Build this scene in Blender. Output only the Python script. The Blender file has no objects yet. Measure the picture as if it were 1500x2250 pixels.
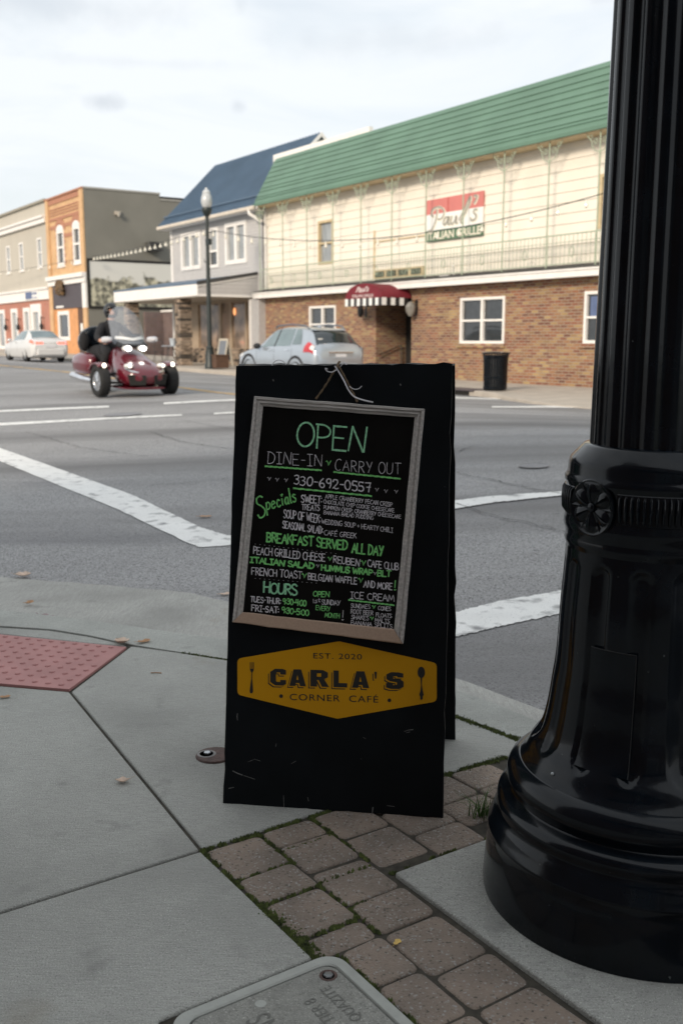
import bpy, bmesh, math, random
from mathutils import Vector, Matrix
random.seed(7)
R = math.radians
scn = bpy.context.scene
COL = scn.collection

# ------------------------------------------------------------------ camera
FPX, EYE, HORIZON = 2187.5, 1.3, 745.0
PITCH = math.atan((1125 - HORIZON) / FPX)
cd = bpy.data.cameras.new("camera"); cam = bpy.data.objects.new("camera", cd); COL.objects.link(cam)
cam.location = (0, 0, EYE); cam.rotation_euler = (math.pi / 2 - PITCH, 0, 0)
cd.sensor_fit = 'VERTICAL'; cd.sensor_height = 36.0; cd.lens = 35.0
cd.clip_start = 0.05; cd.clip_end = 3000
cd.dof.use_dof = True; cd.dof.focus_distance = 2.62; cd.dof.aperture_fstop = 5.0
scn.camera = cam

# ------------------------------------------------------------------ sky + sun
SUN_EL, SUN_AZ = 24.0, math.degrees(math.atan2(-0.50, -0.866))     # azimuth: compass from +Y towards +X
w = bpy.data.worlds.new("World"); scn.world = w; w.use_nodes = True
nt = w.node_tree; nt.nodes.clear()
def N(t, typ, **k):
    n = t.nodes.new(typ)
    for a, v in k.items(): setattr(n, a, v)
    return n
wo = N(nt, 'ShaderNodeOutputWorld'); bg = N(nt, 'ShaderNodeBackground'); bg.inputs[1].default_value = 0.1
sky = N(nt, 'ShaderNodeTexSky', sky_type='NISHITA', sun_disc=False, sun_elevation=R(SUN_EL), sun_rotation=R(SUN_AZ))
sky.air_density = 1.2; sky.dust_density = 2.0
tc = N(nt, 'ShaderNodeTexCoord'); mp = N(nt, 'ShaderNodeMapping'); mp.inputs['Scale'].default_value = (2.2, 2.2, 7.0)
nz = N(nt, 'ShaderNodeTexNoise'); nz.inputs['Scale'].default_value = 1.6; nz.inputs['Detail'].default_value = 7; nz.inputs['Roughness'].default_value = 0.55
nz.inputs['Distortion'].default_value = 0.6
cr = N(nt, 'ShaderNodeValToRGB'); cr.color_ramp.elements[0].position = 0.30; cr.color_ramp.elements[0].color = (0.70,)*3 + (1,)
cr.color_ramp.elements[1].position = 0.55; cr.color_ramp.elements[1].color = (0.97,)*3 + (1,)
mix = N(nt, 'ShaderNodeMix', data_type='RGBA'); mix.inputs[7].default_value = (7.1, 7.4, 7.65, 1)
L = nt.links.new
L(tc.outputs['Generated'], mp.inputs[0]); L(mp.outputs[0], nz.inputs['Vector']); L(nz.outputs[0], cr.inputs[0])
L(cr.outputs[0], mix.inputs[0]); L(sky.outputs[0], mix.inputs[6])
last = mix.outputs[2]
nz3 = N(nt, 'ShaderNodeTexNoise'); nz3.inputs['Scale'].default_value = 26; nz3.inputs['Detail'].default_value = 5; L(tc.outputs['Generated'], nz3.inputs['Vector'])
for az, el, sx, sz, st_ in ((-12.8, 12.2, 0.020, 0.008, .40), (-5.6, 12.3, 0.008, 0.006, .28), (-5.4, 17.0, 0.008, 0.010, .2), (14.5, 17.3, 0.045, 0.012, .4), (-15, 16.6, 0.14, 0.016, .22), (3, 15.4, 0.12, .016, .16), (-11, 14.2, .10, .006, .14), (-30, 20, .15, .03, .4), (35, 24, .2, .04, .4)):
    d = (math.sin(math.radians(az))*math.cos(math.radians(el)), math.cos(math.radians(az))*math.cos(math.radians(el)), math.sin(math.radians(el)))
    a_ = N(nt, 'ShaderNodeVectorMath', operation='SUBTRACT'); L(tc.outputs['Generated'], a_.inputs[0]); a_.inputs[1].default_value = d
    b__ = N(nt, 'ShaderNodeVectorMath', operation='MULTIPLY'); L(a_.outputs[0], b__.inputs[0]); b__.inputs[1].default_value = (1/sx, 1/sx, 1/sz)
    c_ = N(nt, 'ShaderNodeVectorMath', operation='LENGTH'); L(b__.outputs[0], c_.inputs[0])
    m_ = N(nt, 'ShaderNodeMath', operation='MULTIPLY_ADD'); L(nz3.outputs[0], m_.inputs[0]); m_.inputs[1].default_value = 2.6; L(c_.outputs['Value'], m_.inputs[2])
    g_ = N(nt, 'ShaderNodeMapRange'); g_.interpolation_type = 'SMOOTHSTEP'; L(m_.outputs[0], g_.inputs[0]); g_.inputs[1].default_value = 1.2; g_.inputs[2].default_value = 2.6; g_.inputs[3].default_value = st_; g_.inputs[4].default_value = 0.0
    x_ = N(nt, 'ShaderNodeMix', data_type='RGBA'); L(g_.outputs[0], x_.inputs[0]); L(last, x_.inputs[6]); x_.inputs[7].default_value = (3.6, 4.0, 4.6, 1); last = x_.outputs[2]
L(last, bg.inputs[0]); L(bg.outputs[0], wo.inputs[0])
sd = bpy.data.lights.new("sun", 'SUN'); sd.energy = 2.5; sd.angle = R(12); sd.color = (1.0, 0.86, 0.70)
so = bpy.data.objects.new("sun", sd); COL.objects.link(so)
_a, _e = R(SUN_AZ), R(SUN_EL)
so.rotation_euler = Vector((math.sin(_a)*math.cos(_e), math.cos(_a)*math.cos(_e), math.sin(_e))).to_track_quat('Z', 'Y').to_euler()
scn.view_settings.view_transform = 'Standard'; scn.view_settings.look = 'None'
scn.view_settings.exposure = 0.45; scn.view_settings.gamma = 1.0
try: scn.view_settings.use_curve_mapping = False
except Exception: pass
scn.cycles.max_bounces = 6; scn.cycles.transparent_max_bounces = 12

# ------------------------------------------------------------------ geometry of the place
CF = Vector((0, math.cos(PITCH), -math.sin(PITCH))); CU = Vector((0, math.sin(PITCH), math.cos(PITCH))); CO = Vector((0, 0, EYE))
def ray(x, y): return CF*FPX + Vector((1, 0, 0))*(x - 750) - CU*(y - 1125)
def on_z(x, y, z=0.0):
    d = ray(x, y); return CO + d*((z - EYE)/d.z)
def on_plane(x, y, p, n):
    d = ray(x, y); return CO + d*((p - CO).dot(n)/d.dot(n))
SU = Vector((0.5572418, -0.8303503, 0)); SI = Vector((0.8303503, 0.5572418, 0))   # along the street / into the buildings
P0 = Vector((6.43, 25.69, 0.07)); YAW = math.atan2(SU.y, SU.x)
def st(p): v = Vector((p[0], p[1], 0)) - Vector((P0.x, P0.y, 0)); return v.dot(SU), v.dot(SI)
def ws(s, t, h=0.0): return P0 + SU*s + SI*t + Vector((0, 0, h))
def rise(s): return 0.0105*max(0.0, -s - 2.0)                       # the street climbs gently towards the left
def road_z(x, y):
    s, t = st((x, y)); z = -0.06 + rise(s)
    k = (t + 10.7)/7.3
    if abs(k) < 1: z += 0.23*math.cos(k*math.pi/2)**2                # crown of the carriageway
    return z
def on_road(x, y):
    d = ray(x, y).normalized(); p = on_z(x, y, -0.06)
    for _ in range(25):
        p = on_z(x, y, road_z(p.x, p.y))
    return p
def walk_z(s): return 0.0 + rise(s) + 0.07

# ------------------------------------------------------------------ helpers
def tag(o, label=None, cat=None, group=None, kind=None):
    if label: o['label'] = label
    if cat: o['category'] = cat
    if group: o['group'] = group
    if kind: o['kind'] = kind
    return o
def empty(name, loc=(0, 0, 0), rz=0.0, label=None, cat=None, group=None):
    o = bpy.data.objects.new(name, None); COL.objects.link(o); o.location = loc; o.rotation_euler = (0, 0, rz)
    o.empty_display_size = 0.1
    return tag(o, label, cat, group)
class MB:
    def __init__(s): s.bm = bmesh.new(); s.m = Matrix.Identity(4)
    def v(s, p): return s.bm.verts.new(s.m @ Vector(p))
    def face(s, pts, mi=0):
        try:
            f = s.bm.faces.new([s.v(p) for p in pts]); f.material_index = mi; return f
        except ValueError: return None
    def box(s, x0, x1, y0, y1, z0, z1, mi=0):
        v = [s.v((x, y, z)) for z in (z0, z1) for y in (y0, y1) for x in (x0, x1)]
        for q in ((0, 2, 3, 1), (4, 5, 7, 6), (0, 1, 5, 4), (1, 3, 7, 5), (3, 2, 6, 7), (2, 0, 4, 6)):
            f = s.bm.faces.new([v[i] for i in q]); f.material_index = mi
        return s
    def loft(s, rings, closed=True, cap=True, mi=0):
        vs = [[s.v(p) for p in r] for r in rings]; n = len(vs[0])
        for a, b in zip(vs, vs[1:]):
            for i in range(n if closed else n - 1):
                j = (i + 1) % n
                try:
                    f = s.bm.faces.new((a[i], a[j], b[j], b[i])); f.material_index = mi
                except ValueError: pass
        if cap and closed:
            for r, rev in ((vs[0], True), (vs[-1], False)):
                try:
                    f = s.bm.faces.new(list(reversed(r)) if rev else r); f.material_index = mi
                except ValueError: pass
        return s
    def prism(s, poly, d, mi=0):
        """poly: 3d points; d: extrusion vector"""
        d = Vector(d); return s.loft([[Vector(p) for p in poly], [Vector(p) + d for p in poly]], mi=mi)
    def tube(s, pts, r, n=8, cap=True, mi=0):
        pts = [Vector(p) for p in pts]; rings = []
        rr = r if isinstance(r, (list, tuple)) else [r]*len(pts)
        up = None
        for i, p in enumerate(pts):
            t = (pts[min(i+1, len(pts)-1)] - pts[max(i-1, 0)]).normalized()
            if up is None: up = t.orthogonal().normalized()
            up = (up - t*up.dot(t))
            up = up.normalized() if up.length > 1e-6 else t.orthogonal().normalized()
            b = t.cross(up)
            rings.append([p + (up*math.cos(2*math.pi*k/n) + b*math.sin(2*math.pi*k/n))*rr[i] for k in range(n)])
        return s.loft(rings, cap=cap, mi=mi)
    def lathe(s, prof, n=32, c=(0, 0, 0), axis='z', mi=0, a0=0.0):
        rings = []
        for r, h in prof:
            ring = []
            for k in range(n):
                a = a0 + 2*math.pi*k/n; x, y = r*math.cos(a), r*math.sin(a)
                p = (x, y, h) if axis == 'z' else ((h, x, y) if axis == 'x' else (y, h, x))
                ring.append(Vector(p) + Vector(c))
            rings.append(ring)
        return s.loft(rings, mi=mi)
    def ball(s, c, r, n=12, m=8, mi=0):
        r = r if isinstance(r, (list, tuple)) else (r, r, r)
        rings = []
        for i in range(m + 1):
            t = math.pi*(i + 0.02)/(m + 0.04)
            rings.append([Vector(c) + Vector((r[0]*math.sin(t)*math.cos(2*math.pi*k/n), r[1]*math.sin(t)*math.sin(2*math.pi*k/n), -r[2]*math.cos(t))) for k in range(n)])
        return s.loft(rings, mi=mi)
    def build(s, name, mats, parent=None, smooth=False, bevel=0.0, seg=2, angle=35, recalc=True):
        if recalc: bmesh.ops.recalc_face_normals(s.bm, faces=s.bm.faces)
        me = bpy.data.meshes.new(name); s.bm.to_mesh(me); s.bm.free()
        o = bpy.data.objects.new(name, me); COL.objects.link(o)
        for m in (mats if isinstance(mats, (list, tuple)) else [mats]): me.materials.append(m)
        if parent is not None: o.parent = parent
        if smooth:
            me.polygons.foreach_set('use_smooth', [True]*len(me.polygons))
            try: me.set_sharp_from_angle(angle=R(angle))
            except Exception: pass
        if bevel:
            b = o.modifiers.new('bevel', 'BEVEL'); b.width = bevel; b.segments = seg; b.limit_method = 'ANGLE'; b.angle_limit = R(40)
        return o
def bake(o):
    dg = bpy.context.evaluated_depsgraph_get(); dg.update()
    me = bpy.data.meshes.new_from_object(o.evaluated_get(dg)); o.modifiers.clear(); o.data = me
    return o
def copy_tree(o, parent=None):
    c = o.copy(); COL.objects.link(c)
    if parent is not None: c.parent = parent
    for ch in list(o.children): copy_tree(ch, c)
    return c
def lerp(a, b, k): return a + (b - a)*k
def catmull(keys, n):
    out = []; K = len(keys)
    for i in range(K - 1):
        p = [keys[max(i-1, 0)], keys[i], keys[i+1], keys[min(i+2, K-1)]]
        for j in range(n):
            t = j/n
            out.append(tuple(0.5*(2*b + (c - a)*t + (2*a - 5*b + 4*c - d)*t*t + (3*b - a - 3*c + d)*t**3) for a, b, c, d in zip(*p)))
    out.append(tuple(keys[-1])); return out

# ------------------------------------------------------------------ materials
MATS = {}
def mat(name, col, rough=0.6, metal=0.0, var=0.12, scale=6.0, bump=0.0, bscale=None, spec=0.5, detail=5, stretch=(1, 1, 1), col2=None, coat=0.0, emit=None, estr=0.0, alpha=1.0, trans=0.0):
    m = bpy.data.materials.new(name); m.use_nodes = True; t = m.node_tree; p = t.nodes['Principled BSDF']; l = t.links.new
    p.inputs['Roughness'].default_value = rough; p.inputs['Metallic'].default_value = metal
    p.inputs['Specular IOR Level'].default_value = spec; p.inputs['Coat Weight'].default_value = coat
    p.inputs['Coat Roughness'].default_value = 0.05
    p.inputs['Alpha'].default_value = alpha; p.inputs['Transmission Weight'].default_value = trans
    c = N(t, 'ShaderNodeTexCoord'); mpn = N(t, 'ShaderNodeMapping'); mpn.inputs['Scale'].default_value = stretch
    nzn = N(t, 'ShaderNodeTexNoise'); nzn.inputs['Scale'].default_value = scale; nzn.inputs['Detail'].default_value = detail
    rmp = N(t, 'ShaderNodeValToRGB')
    lo = tuple(max(0, x*(1 - var)) for x in col); hi = tuple(min(1, x*(1 + var)) for x in (col2 or col))
    rmp.color_ramp.elements[0].color = lo + (1,); rmp.color_ramp.elements[1].color = hi + (1,)
    rmp.color_ramp.elements[0].position = 0.3; rmp.color_ramp.elements[1].position = 0.7
    l(c.outputs['Object'], mpn.inputs[0]); l(mpn.outputs[0], nzn.inputs['Vector']); l(nzn.outputs[0], rmp.inputs[0]); l(rmp.outputs[0], p.inputs['Base Color'])
    if bump:
        b = N(t, 'ShaderNodeBump'); b.inputs['Strength'].default_value = bump; b.inputs['Distance'].default_value = 0.01
        n2 = N(t, 'ShaderNodeTexNoise'); n2.inputs['Scale'].default_value = bscale or scale*4; n2.inputs['Detail'].default_value = 4
        l(mpn.outputs[0], n2.inputs['Vector']); l(n2.outputs[0], b.inputs['Height']); l(b.outputs[0], p.inputs['Normal'])
    if emit:
        p.inputs['Emission Color'].default_value = emit + (1,); p.inputs['Emission Strength'].default_value = estr
    MATS[name] = m; return m
def mix_in(m, fac_socket, col, before=None):
    """blend a second colour over the base colour with the given factor socket"""
    t = m.node_tree; p = t.nodes['Principled BSDF']; src = p.inputs['Base Color'].links[0].from_socket
    x = N(t, 'ShaderNodeMix', data_type='RGBA'); t.links.new(fac_socket, x.inputs[0]); t.links.new(src, x.inputs[6])
    x.inputs[7].default_value = tuple(col) + (1,); t.links.new(x.outputs[2], p.inputs['Base Color']); return x
def speckle(m, col, scale, lo, hi, coord='Object', voronoi=False, detail=2, stretch=None, rot=0.0):
    t = m.node_tree; c = N(t, 'ShaderNodeTexCoord'); src = c.outputs[coord]
    if stretch:
        q = N(t, 'ShaderNodeMapping'); q.inputs['Scale'].default_value = stretch; q.inputs['Rotation'].default_value = (0, 0, rot); t.links.new(src, q.inputs[0]); src = q.outputs[0]
    if voronoi:
        n = N(t, 'ShaderNodeTexVoronoi'); n.inputs['Scale'].default_value = scale; out = n.outputs['Color']
        sp = N(t, 'ShaderNodeSeparateColor'); t.links.new(out, sp.inputs[0]); out = sp.outputs[0]
    else:
        n = N(t, 'ShaderNodeTexNoise'); n.inputs['Scale'].default_value = scale; n.inputs['Detail'].default_value = detail; out = n.outputs[0]
    t.links.new(src, n.inputs['Vector'])
    mr = N(t, 'ShaderNodeMapRange'); mr.inputs[1].default_value = lo; mr.inputs[2].default_value = hi; t.links.new(out, mr.inputs[0])
    mix_in(m, mr.outputs[0], col); return m
def brick_mat(name, cols, mortar, bw=0.21, bh=0.075, rough=0.85, msize=0.012, extra=None):
    m = bpy.data.materials.new(name); m.use_nodes = True; t = m.node_tree; p = t.nodes['Principled BSDF']; l = t.links.new
    c = N(t, 'ShaderNodeTexCoord'); s = N(t, 'ShaderNodeSeparateXYZ'); a = N(t, 'ShaderNodeMath', operation='ADD'); cb = N(t, 'ShaderNodeCombineXYZ')
    l(c.outputs['Object'], s.inputs[0]); l(s.outputs[0], a.inputs[0]); l(s.outputs[1], a.inputs[1]); l(a.outputs[0], cb.inputs[0]); l(s.outputs[2], cb.inputs[1])
    def cell(seed):
        fl = N(t, 'ShaderNodeVectorMath', operation='ADD'); fl.inputs[1].default_value = (seed, seed*0.7, 0); return fl
    b = N(t, 'ShaderNodeTexBrick'); b.inputs['Scale'].default_value = 1.0; b.inputs['Mortar Size'].default_value = msize
    b.inputs['Brick Width'].default_value = bw; b.inputs['Row Height'].default_value = bh; b.inputs['Bias'].default_value = 0.0
    b.inputs['Color1'].default_value = (0, 0, 0, 1); b.inputs['Color2'].default_value = (1, 1, 1, 1); b.inputs['Mortar'].default_value = (0.5, 0.5, 0.5, 1)
    l(cb.outputs[0], b.inputs['Vector'])
    r = N(t, 'ShaderNodeValToRGB'); r.color_ramp.interpolation = 'LINEAR'
    e = r.color_ramp.elements; e[0].color = cols[0] + (1,); e[1].color = cols[-1] + (1,); e[0].position = 0.0; e[1].position = 1.0
    for i, cc in enumerate(cols[1:-1]):
        q = e.new((i + 1)/(len(cols) - 1)); q.color = cc + (1,)
    l(b.outputs['Color'], r.inputs[0])
    nzn = N(t, 'ShaderNodeTexNoise'); nzn.inputs['Scale'].default_value = 1.3; nzn.inputs['Detail'].default_value = 6; l(c.outputs['Object'], nzn.inputs['Vector'])
    mr = N(t, 'ShaderNodeMapRange'); mr.inputs[1].default_value = 0.3; mr.inputs[2].default_value = 0.7; mr.inputs[3].default_value = 0.8; mr.inputs[4].default_value = 1.15; l(nzn.outputs[0], mr.inputs[0])
    hs = N(t, 'ShaderNodeHueSaturation'); l(mr.outputs[0], hs.inputs['Value']); l(r.outputs[0], hs.inputs['Color'])
    x = N(t, 'ShaderNodeMix', data_type='RGBA'); l(b.outputs['Fac'], x.inputs[0]); l(hs.outputs[0], x.inputs[6]); x.inputs[7].default_value = mortar + (1,)
    l(x.outputs[2], p.inputs['Base Color']); p.inputs['Roughness'].default_value = rough
    bp = N(t, 'ShaderNodeBump'); bp.invert = True; bp.inputs['Strength'].default_value = 0.6; bp.inputs['Distance'].default_value = 0.01
    l(b.outputs['Fac'], bp.inputs['Height']); l(bp.outputs[0], p.inputs['Normal'])
    return m

M = dict(
    white=mat('white_paint', (0.78, 0.76, 0.73), 0.5, var=0.05),
    cream=mat('cream_siding', (0.78, 0.725, 0.63), 0.55, var=0.05, scale=1.2),
    green_metal=mat('green_roof_metal', (0.11, 0.20, 0.145), 0.55, var=0.12, scale=0.7),
    green_iron=mat('green_iron', (0.33, 0.39, 0.29), 0.5),
    grey_siding=mat('grey_siding', (0.47, 0.46, 0.455), 0.55, var=0.05),
    blue_metal=mat('blue_roof_metal', (0.085, 0.135, 0.20), 0.5, var=0.1, scale=0.8),
    dark_roof=mat('dark_roofing', (0.05, 0.05, 0.05), 0.8),
    porch_soffit=mat('soffit_board', (0.42, 0.38, 0.32), 0.7),  # plain tan board for the porch ceiling
    glass=mat('window_glass', (0.035, 0.04, 0.045), 0.04, var=0.2, spec=0.8),
    curtain=mat('curtained_glass', (0.26, 0.28, 0.29), 0.15, var=0.35, scale=3, stretch=(6, 1, 0.6), coat=0.6),
    dark=mat('dark_interior', (0.012, 0.011, 0.010), 0.9),
    black_metal=mat('black_painted_metal', (0.0038, 0.0060, 0.0090), 0.17, var=0.35, bump=0.035, bscale=45, coat=0.12, spec=0.22, scale=14),
    black_matte=mat('black_satin', (0.015, 0.015, 0.016), 0.5),
    awning=mat('burgundy_canvas', (0.16, 0.012, 0.022), 0.75, var=0.15),
    orange_trim=mat('rust_band', (0.40, 0.19, 0.12), 0.8),
    grey_wall=mat('painted_grey_wall', (0.185, 0.18, 0.155), 0.8, var=0.12, scale=0.5, bump=0.2, bscale=9),
    beige_wall=mat('beige_stucco', (0.47, 0.44, 0.38), 0.8, var=0.04, scale=0.6),
    orange_store=mat('orange_storefront', (0.60, 0.29, 0.12), 0.6, var=0.15, scale=3),
    purple_panel=mat('dark_sign_panel', (0.075, 0.065, 0.075), 0.6),
    stone=mat('stacked_stone', (0.11, 0.085, 0.065), 0.9, var=0.6, scale=5, bump=0.9, bscale=9, stretch=(1, 1, 2.6), col2=(0.26, 0.2, 0.15)),
    wood_brown=mat('brown_timber', (0.10, 0.055, 0.035), 0.7, var=0.3, stretch=(1, 1, 8)),
    store_interior=mat('store_interior', (0.24, 0.17, 0.12), 0.6, var=0.7, scale=1.6, detail=2, coat=0.7),
    tyre=mat('tyre_rubber', (0.012, 0.012, 0.012), 0.8),
    chrome=mat('chrome', (0.75, 0.75, 0.76), 0.12, metal=1.0),
    alloy=mat('alloy_wheel', (0.40, 0.41, 0.42), 0.3, metal=0.9),
    silver=mat('silver_car_paint', (0.40, 0.45, 0.505), 0.28, metal=0.5, var=0.02, coat=0.8),
    white_car=mat('white_car_paint', (0.62, 0.62, 0.61), 0.3, var=0.02, coat=0.8),
    car_glass=mat('car_glass', (0.02, 0.028, 0.032), 0.03, spec=1.0, var=0.1),
    car_glass_clear=mat('car_side_glass', (0.13, 0.18, 0.195), 0.05, spec=1.0, var=0.25, scale=1.5),
    red_lens=mat('red_lamp_lens', (0.45, 0.01, 0.015), 0.12, coat=0.8),
    red_lit=mat('lit_tail_lamp', (0.6, 0.02, 0.02), 0.2, emit=(1.0, 0.10, 0.06), estr=2.2),
    clear_lens=mat('clear_lamp_lens', (0.7, 0.7, 0.68), 0.1, coat=0.8),
    headlamp=mat('lit_headlamp', (0.9, 0.9, 0.9), 0.2, emit=(1.0, 0.97, 0.90), estr=7.0),
    marker=mat('lit_marker', (0.9, 0.85, 0.8), 0.2, emit=(1.0, 0.86, 0.72), estr=2.6),
    red_paint=mat('dark_red_paint', (0.105, 0.006, 0.014), 0.25, var=0.05, coat=0.8),
    plate=mat('licence_plate', (0.66, 0.66, 0.68), 0.4, var=0.1, scale=30),
    plastic=mat('black_plastic', (0.022, 0.022, 0.024), 0.55),
    cloth_black=mat('black_cloth', (0.010, 0.010, 0.012), 0.85, bump=0.2, bscale=60),
    helmet=mat('black_helmet', (0.010, 0.011, 0.013), 0.35, coat=0.15),
    skin=mat('skin', (0.50, 0.27, 0.19), 0.5, var=0.08),
    concrete_far=mat('far_concrete', (0.40, 0.36, 0.31), 0.85, var=0.12, scale=2.0),
    sign_red=mat('sign_red', (0.58, 0.19, 0.17), 0.5, var=0.06, scale=2),
    sign_white=mat('sign_white', (0.80, 0.79, 0.76), 0.5, var=0.03),
    sign_green=mat('sign_green', (0.085, 0.16, 0.095), 0.5, var=0.08),
    sign_grey=mat('sign_letter_grey', (0.30, 0.29, 0.25), 0.5),
    sign_cream=mat('sign_letter_cream', (0.72, 0.67, 0.55), 0.5),
    sign_blue=mat('sign_blue', (0.10, 0.14, 0.26), 0.5),
    lamp_glass=mat('lantern_glass', (0.46, 0.48, 0.49), 0.25, var=0.15, scale=9, coat=0.5),
    bulb=mat('clear_bulb', (0.75, 0.72, 0.62), 0.15, coat=0.5),
    leaf_tan=mat('dry_leaf', (0.36, 0.20, 0.10), 0.7, var=0.35, scale=60),
    leaf_pale=mat('pale_leaf', (0.55, 0.42, 0.33), 0.7, var=0.25, scale=60),
    leaf_purple=mat('purplish_leaf', (0.28, 0.19, 0.20), 0.7, var=0.25, scale=60),
    leaf_yellow=mat('yellow_leaf', (0.62, 0.42, 0.12), 0.6, var=0.15, scale=80),
    moss=mat('moss_green', (0.030, 0.042, 0.012), 0.95, var=0.5, scale=60, col2=(0.07, 0.09, 0.02)),
    grass=mat('grass_blade', (0.06, 0.13, 0.02), 0.7, var=0.3),
    soil=mat('joint_soil', (0.045, 0.040, 0.031), 1.0, var=0.4, scale=40),
    twine=mat('jute_twine', (0.17, 0.115, 0.065), 0.9, bump=0.8, bscale=300),
    ribbon=mat('white_ribbon', (0.62, 0.61, 0.64), 0.5),
    chalk_white=mat('white_chalk', (0.60, 0.575, 0.61), 0.9, var=0.35, scale=160),
    chalk_green=mat('green_chalk', (0.20, 0.58, 0.18), 0.9, var=0.3, scale=160),
    chalk_mint=mat('mint_chalk', (0.28, 0.60, 0.36), 0.9, var=0.3, scale=160),
    slate=mat('chalkboard_slate', (0.0045, 0.004, 0.0035), 0.55, spec=.1, var=0.4, scale=9),
    tape=mat('brown_tape', (0.44, 0.31, 0.23), 0.4, var=0.08, scale=18, stretch=(12, 12, 1)),
    steel=mat('bolt_steel', (0.42, 0.44, 0.46), 0.3, metal=0.8),
    rust=mat('rusty_iron', (0.085, 0.050, 0.042), 0.75, var=0.35, scale=50, bump=0.4, bscale=120),
    tread=mat('paver_dark', (0.1, 0.09, 0.08), 0.9),
)
# weathered grey wood of the chalkboard frame
M['frame_wood'] = mat('weathered_wood', (0.46, 0.43, 0.405), 0.7, var=0.25, scale=10, stretch=(14, 14, 1.2), bump=0.25, bscale=30)
M['frame_wood_across'] = mat('weathered_wood_rail', (0.46, 0.43, 0.405), 0.7, var=0.25, scale=10, stretch=(1.2, 14, 14), bump=0.25, bscale=30)
# painted plywood of the sandwich board
M['board'] = mat('black_painted_plywood', (0.0055, 0.0072, 0.0088), 0.42, spec=0.12, var=0.3, scale=5, stretch=(1, 1, 1), bump=0.06, bscale=40)
speckle(M['board'], (0.11, 0.12, 0.12), 14, 0.755, 0.80, stretch=(3, 3, 1), detail=3)
M['raw_ply'] = mat('bare_plywood_edge', (0.09, 0.075, 0.055), 0.85, var=0.7, scale=50, col2=(0.14, 0.11, 0.08))
M['emblem'] = mat('mustard_vinyl', (0.56, 0.27, 0.008), 0.42, spec=0.15, var=0.05, scale=5)
M['stencil'] = mat('black_stencil', (0.012, 0.010, 0.008), 0.6)
# concrete paving, broom finished
def concrete(name, col, broom=(5, 70, 1)):
    m = mat(name, col, 0.88, var=0.10, scale=2.2, detail=8, bump=0.0)
    t = m.node_tree; p = t.nodes['Principled BSDF']; l = t.links.new
    c = N(t, 'ShaderNodeTexCoord'); q = N(t, 'ShaderNodeMapping'); q.inputs['Rotation'].default_value = (0, 0, -YAW + 0.1); q.inputs['Scale'].default_value = broom
    n = N(t, 'ShaderNodeTexNoise'); n.inputs['Scale'].default_value = 4; n.inputs['Detail'].default_value = 5
    f = N(t, 'ShaderNodeTexNoise'); f.inputs['Scale'].default_value = 260; f.inputs['Detail'].default_value = 3
    ad = N(t, 'ShaderNodeMath', operation='ADD'); l(c.outputs['Object'], q.inputs[0]); l(q.outputs[0], n.inputs['Vector']); l(c.outputs['Object'], f.inputs['Vector'])
    l(n.outputs[0], ad.inputs[0]); l(f.outputs[0], ad.inputs[1])
    b = N(t, 'ShaderNodeBump'); b.inputs['Strength'].default_value = 0.8; b.inputs['Distance'].default_value = 0.005; l(ad.outputs[0], b.inputs['Height']); l(b.outputs[0], p.inputs['Normal'])
    mr = N(t, 'ShaderNodeMapRange'); mr.inputs[1].default_value = 0.35; mr.inputs[2].default_value = 0.75; mr.inputs[4].default_value = 0.7; l(n.outputs[0], mr.inputs[0])
    mix_in(m, mr.outputs[0], tuple(x*0.62 for x in col))
    speckle(m, tuple(min(1, x*1.6) for x in col), 300, 0.58, 0.72, detail=2)
    speckle(m, tuple(x*.5 for x in col), 240, 0.56, 0.70, detail=3)
    speckle(m, tuple(x*0.45 for x in col), 7, 0.62, 0.82, detail=9)
    speckle(m, tuple(x*0.60 for x in col), 1.7, 0.45, 0.78, detail=10)
    speckle(m, tuple(x*c for x, c in zip(col, (.62, .55, .45))), 2.6, 0.64, 0.78, detail=8, stretch=(1, .8, 1))
    speckle(m, tuple(x*0.35 for x in col), 150, 0.70, 0.76, detail=2)
    return m
M['concrete'] = concrete('broomed_concrete', (0.385, 0.388, 0.362))
M['concrete_gutter'] = concrete('gutter_concrete', (0.405, 0.402, 0.375), broom=(30, 3, 1))
M['kerb_concrete'] = concrete('kerb_concrete', (0.42, 0.43, 0.40))
M['polymer'] = concrete('polymer_concrete', (0.29, 0.29, 0.265), broom=(8, 8, 1))
M['polymer_rim'] = mat('polymer_rim', (0.34, 0.35, 0.325), 0.7, var=0.08, scale=30, bump=0.2, bscale=200)
# asphalt
M['asphalt'] = mat('worn_asphalt', (0.29, 0.288, 0.288), 0.85, var=0.13, scale=0.35, detail=9, bump=0.8, bscale=150)
speckle(M['asphalt'], (0.44, 0.44, 0.44), 150, 0.62, 1.0, voronoi=True)
speckle(M['asphalt'], (0.07, 0.07, 0.073), 120, 0.72, 1.0, voronoi=True, stretch=(1.1, 0.9, 1))
speckle(M['asphalt'], (0.15, 0.15, 0.16), 1.0, 0.58, 0.8, detail=7, stretch=(0.25, 1.0, 1))
speckle(M['asphalt'], (0.15, 0.148, 0.148), 1.0, 0.46, 0.70, detail=5, stretch=(.05, .75, 1), rot=-YAW)
speckle(M['asphalt'], (0.11, 0.108, 0.105), 1.0, 0.66, 0.80, detail=7, stretch=(.55, .8, 1))
M['crack'] = mat('road_crack', (0.055, 0.055, 0.055), 0.95)
M['road_paint'] = mat('road_paint', (0.74, 0.74, 0.72), 0.7, var=0.06, scale=4, bump=0.3, bscale=200)
speckle(M['road_paint'], (0.26, 0.26, 0.26), 9, 0.56, 0.70, detail=11)
speckle(M['road_paint'], (0.20, 0.20, 0.20), 120, 0.63, 0.72, detail=3)
M['road_yellow'] = mat('yellow_road_paint', (0.55, 0.34, 0.10), 0.7, var=0.1, scale=4)
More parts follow.
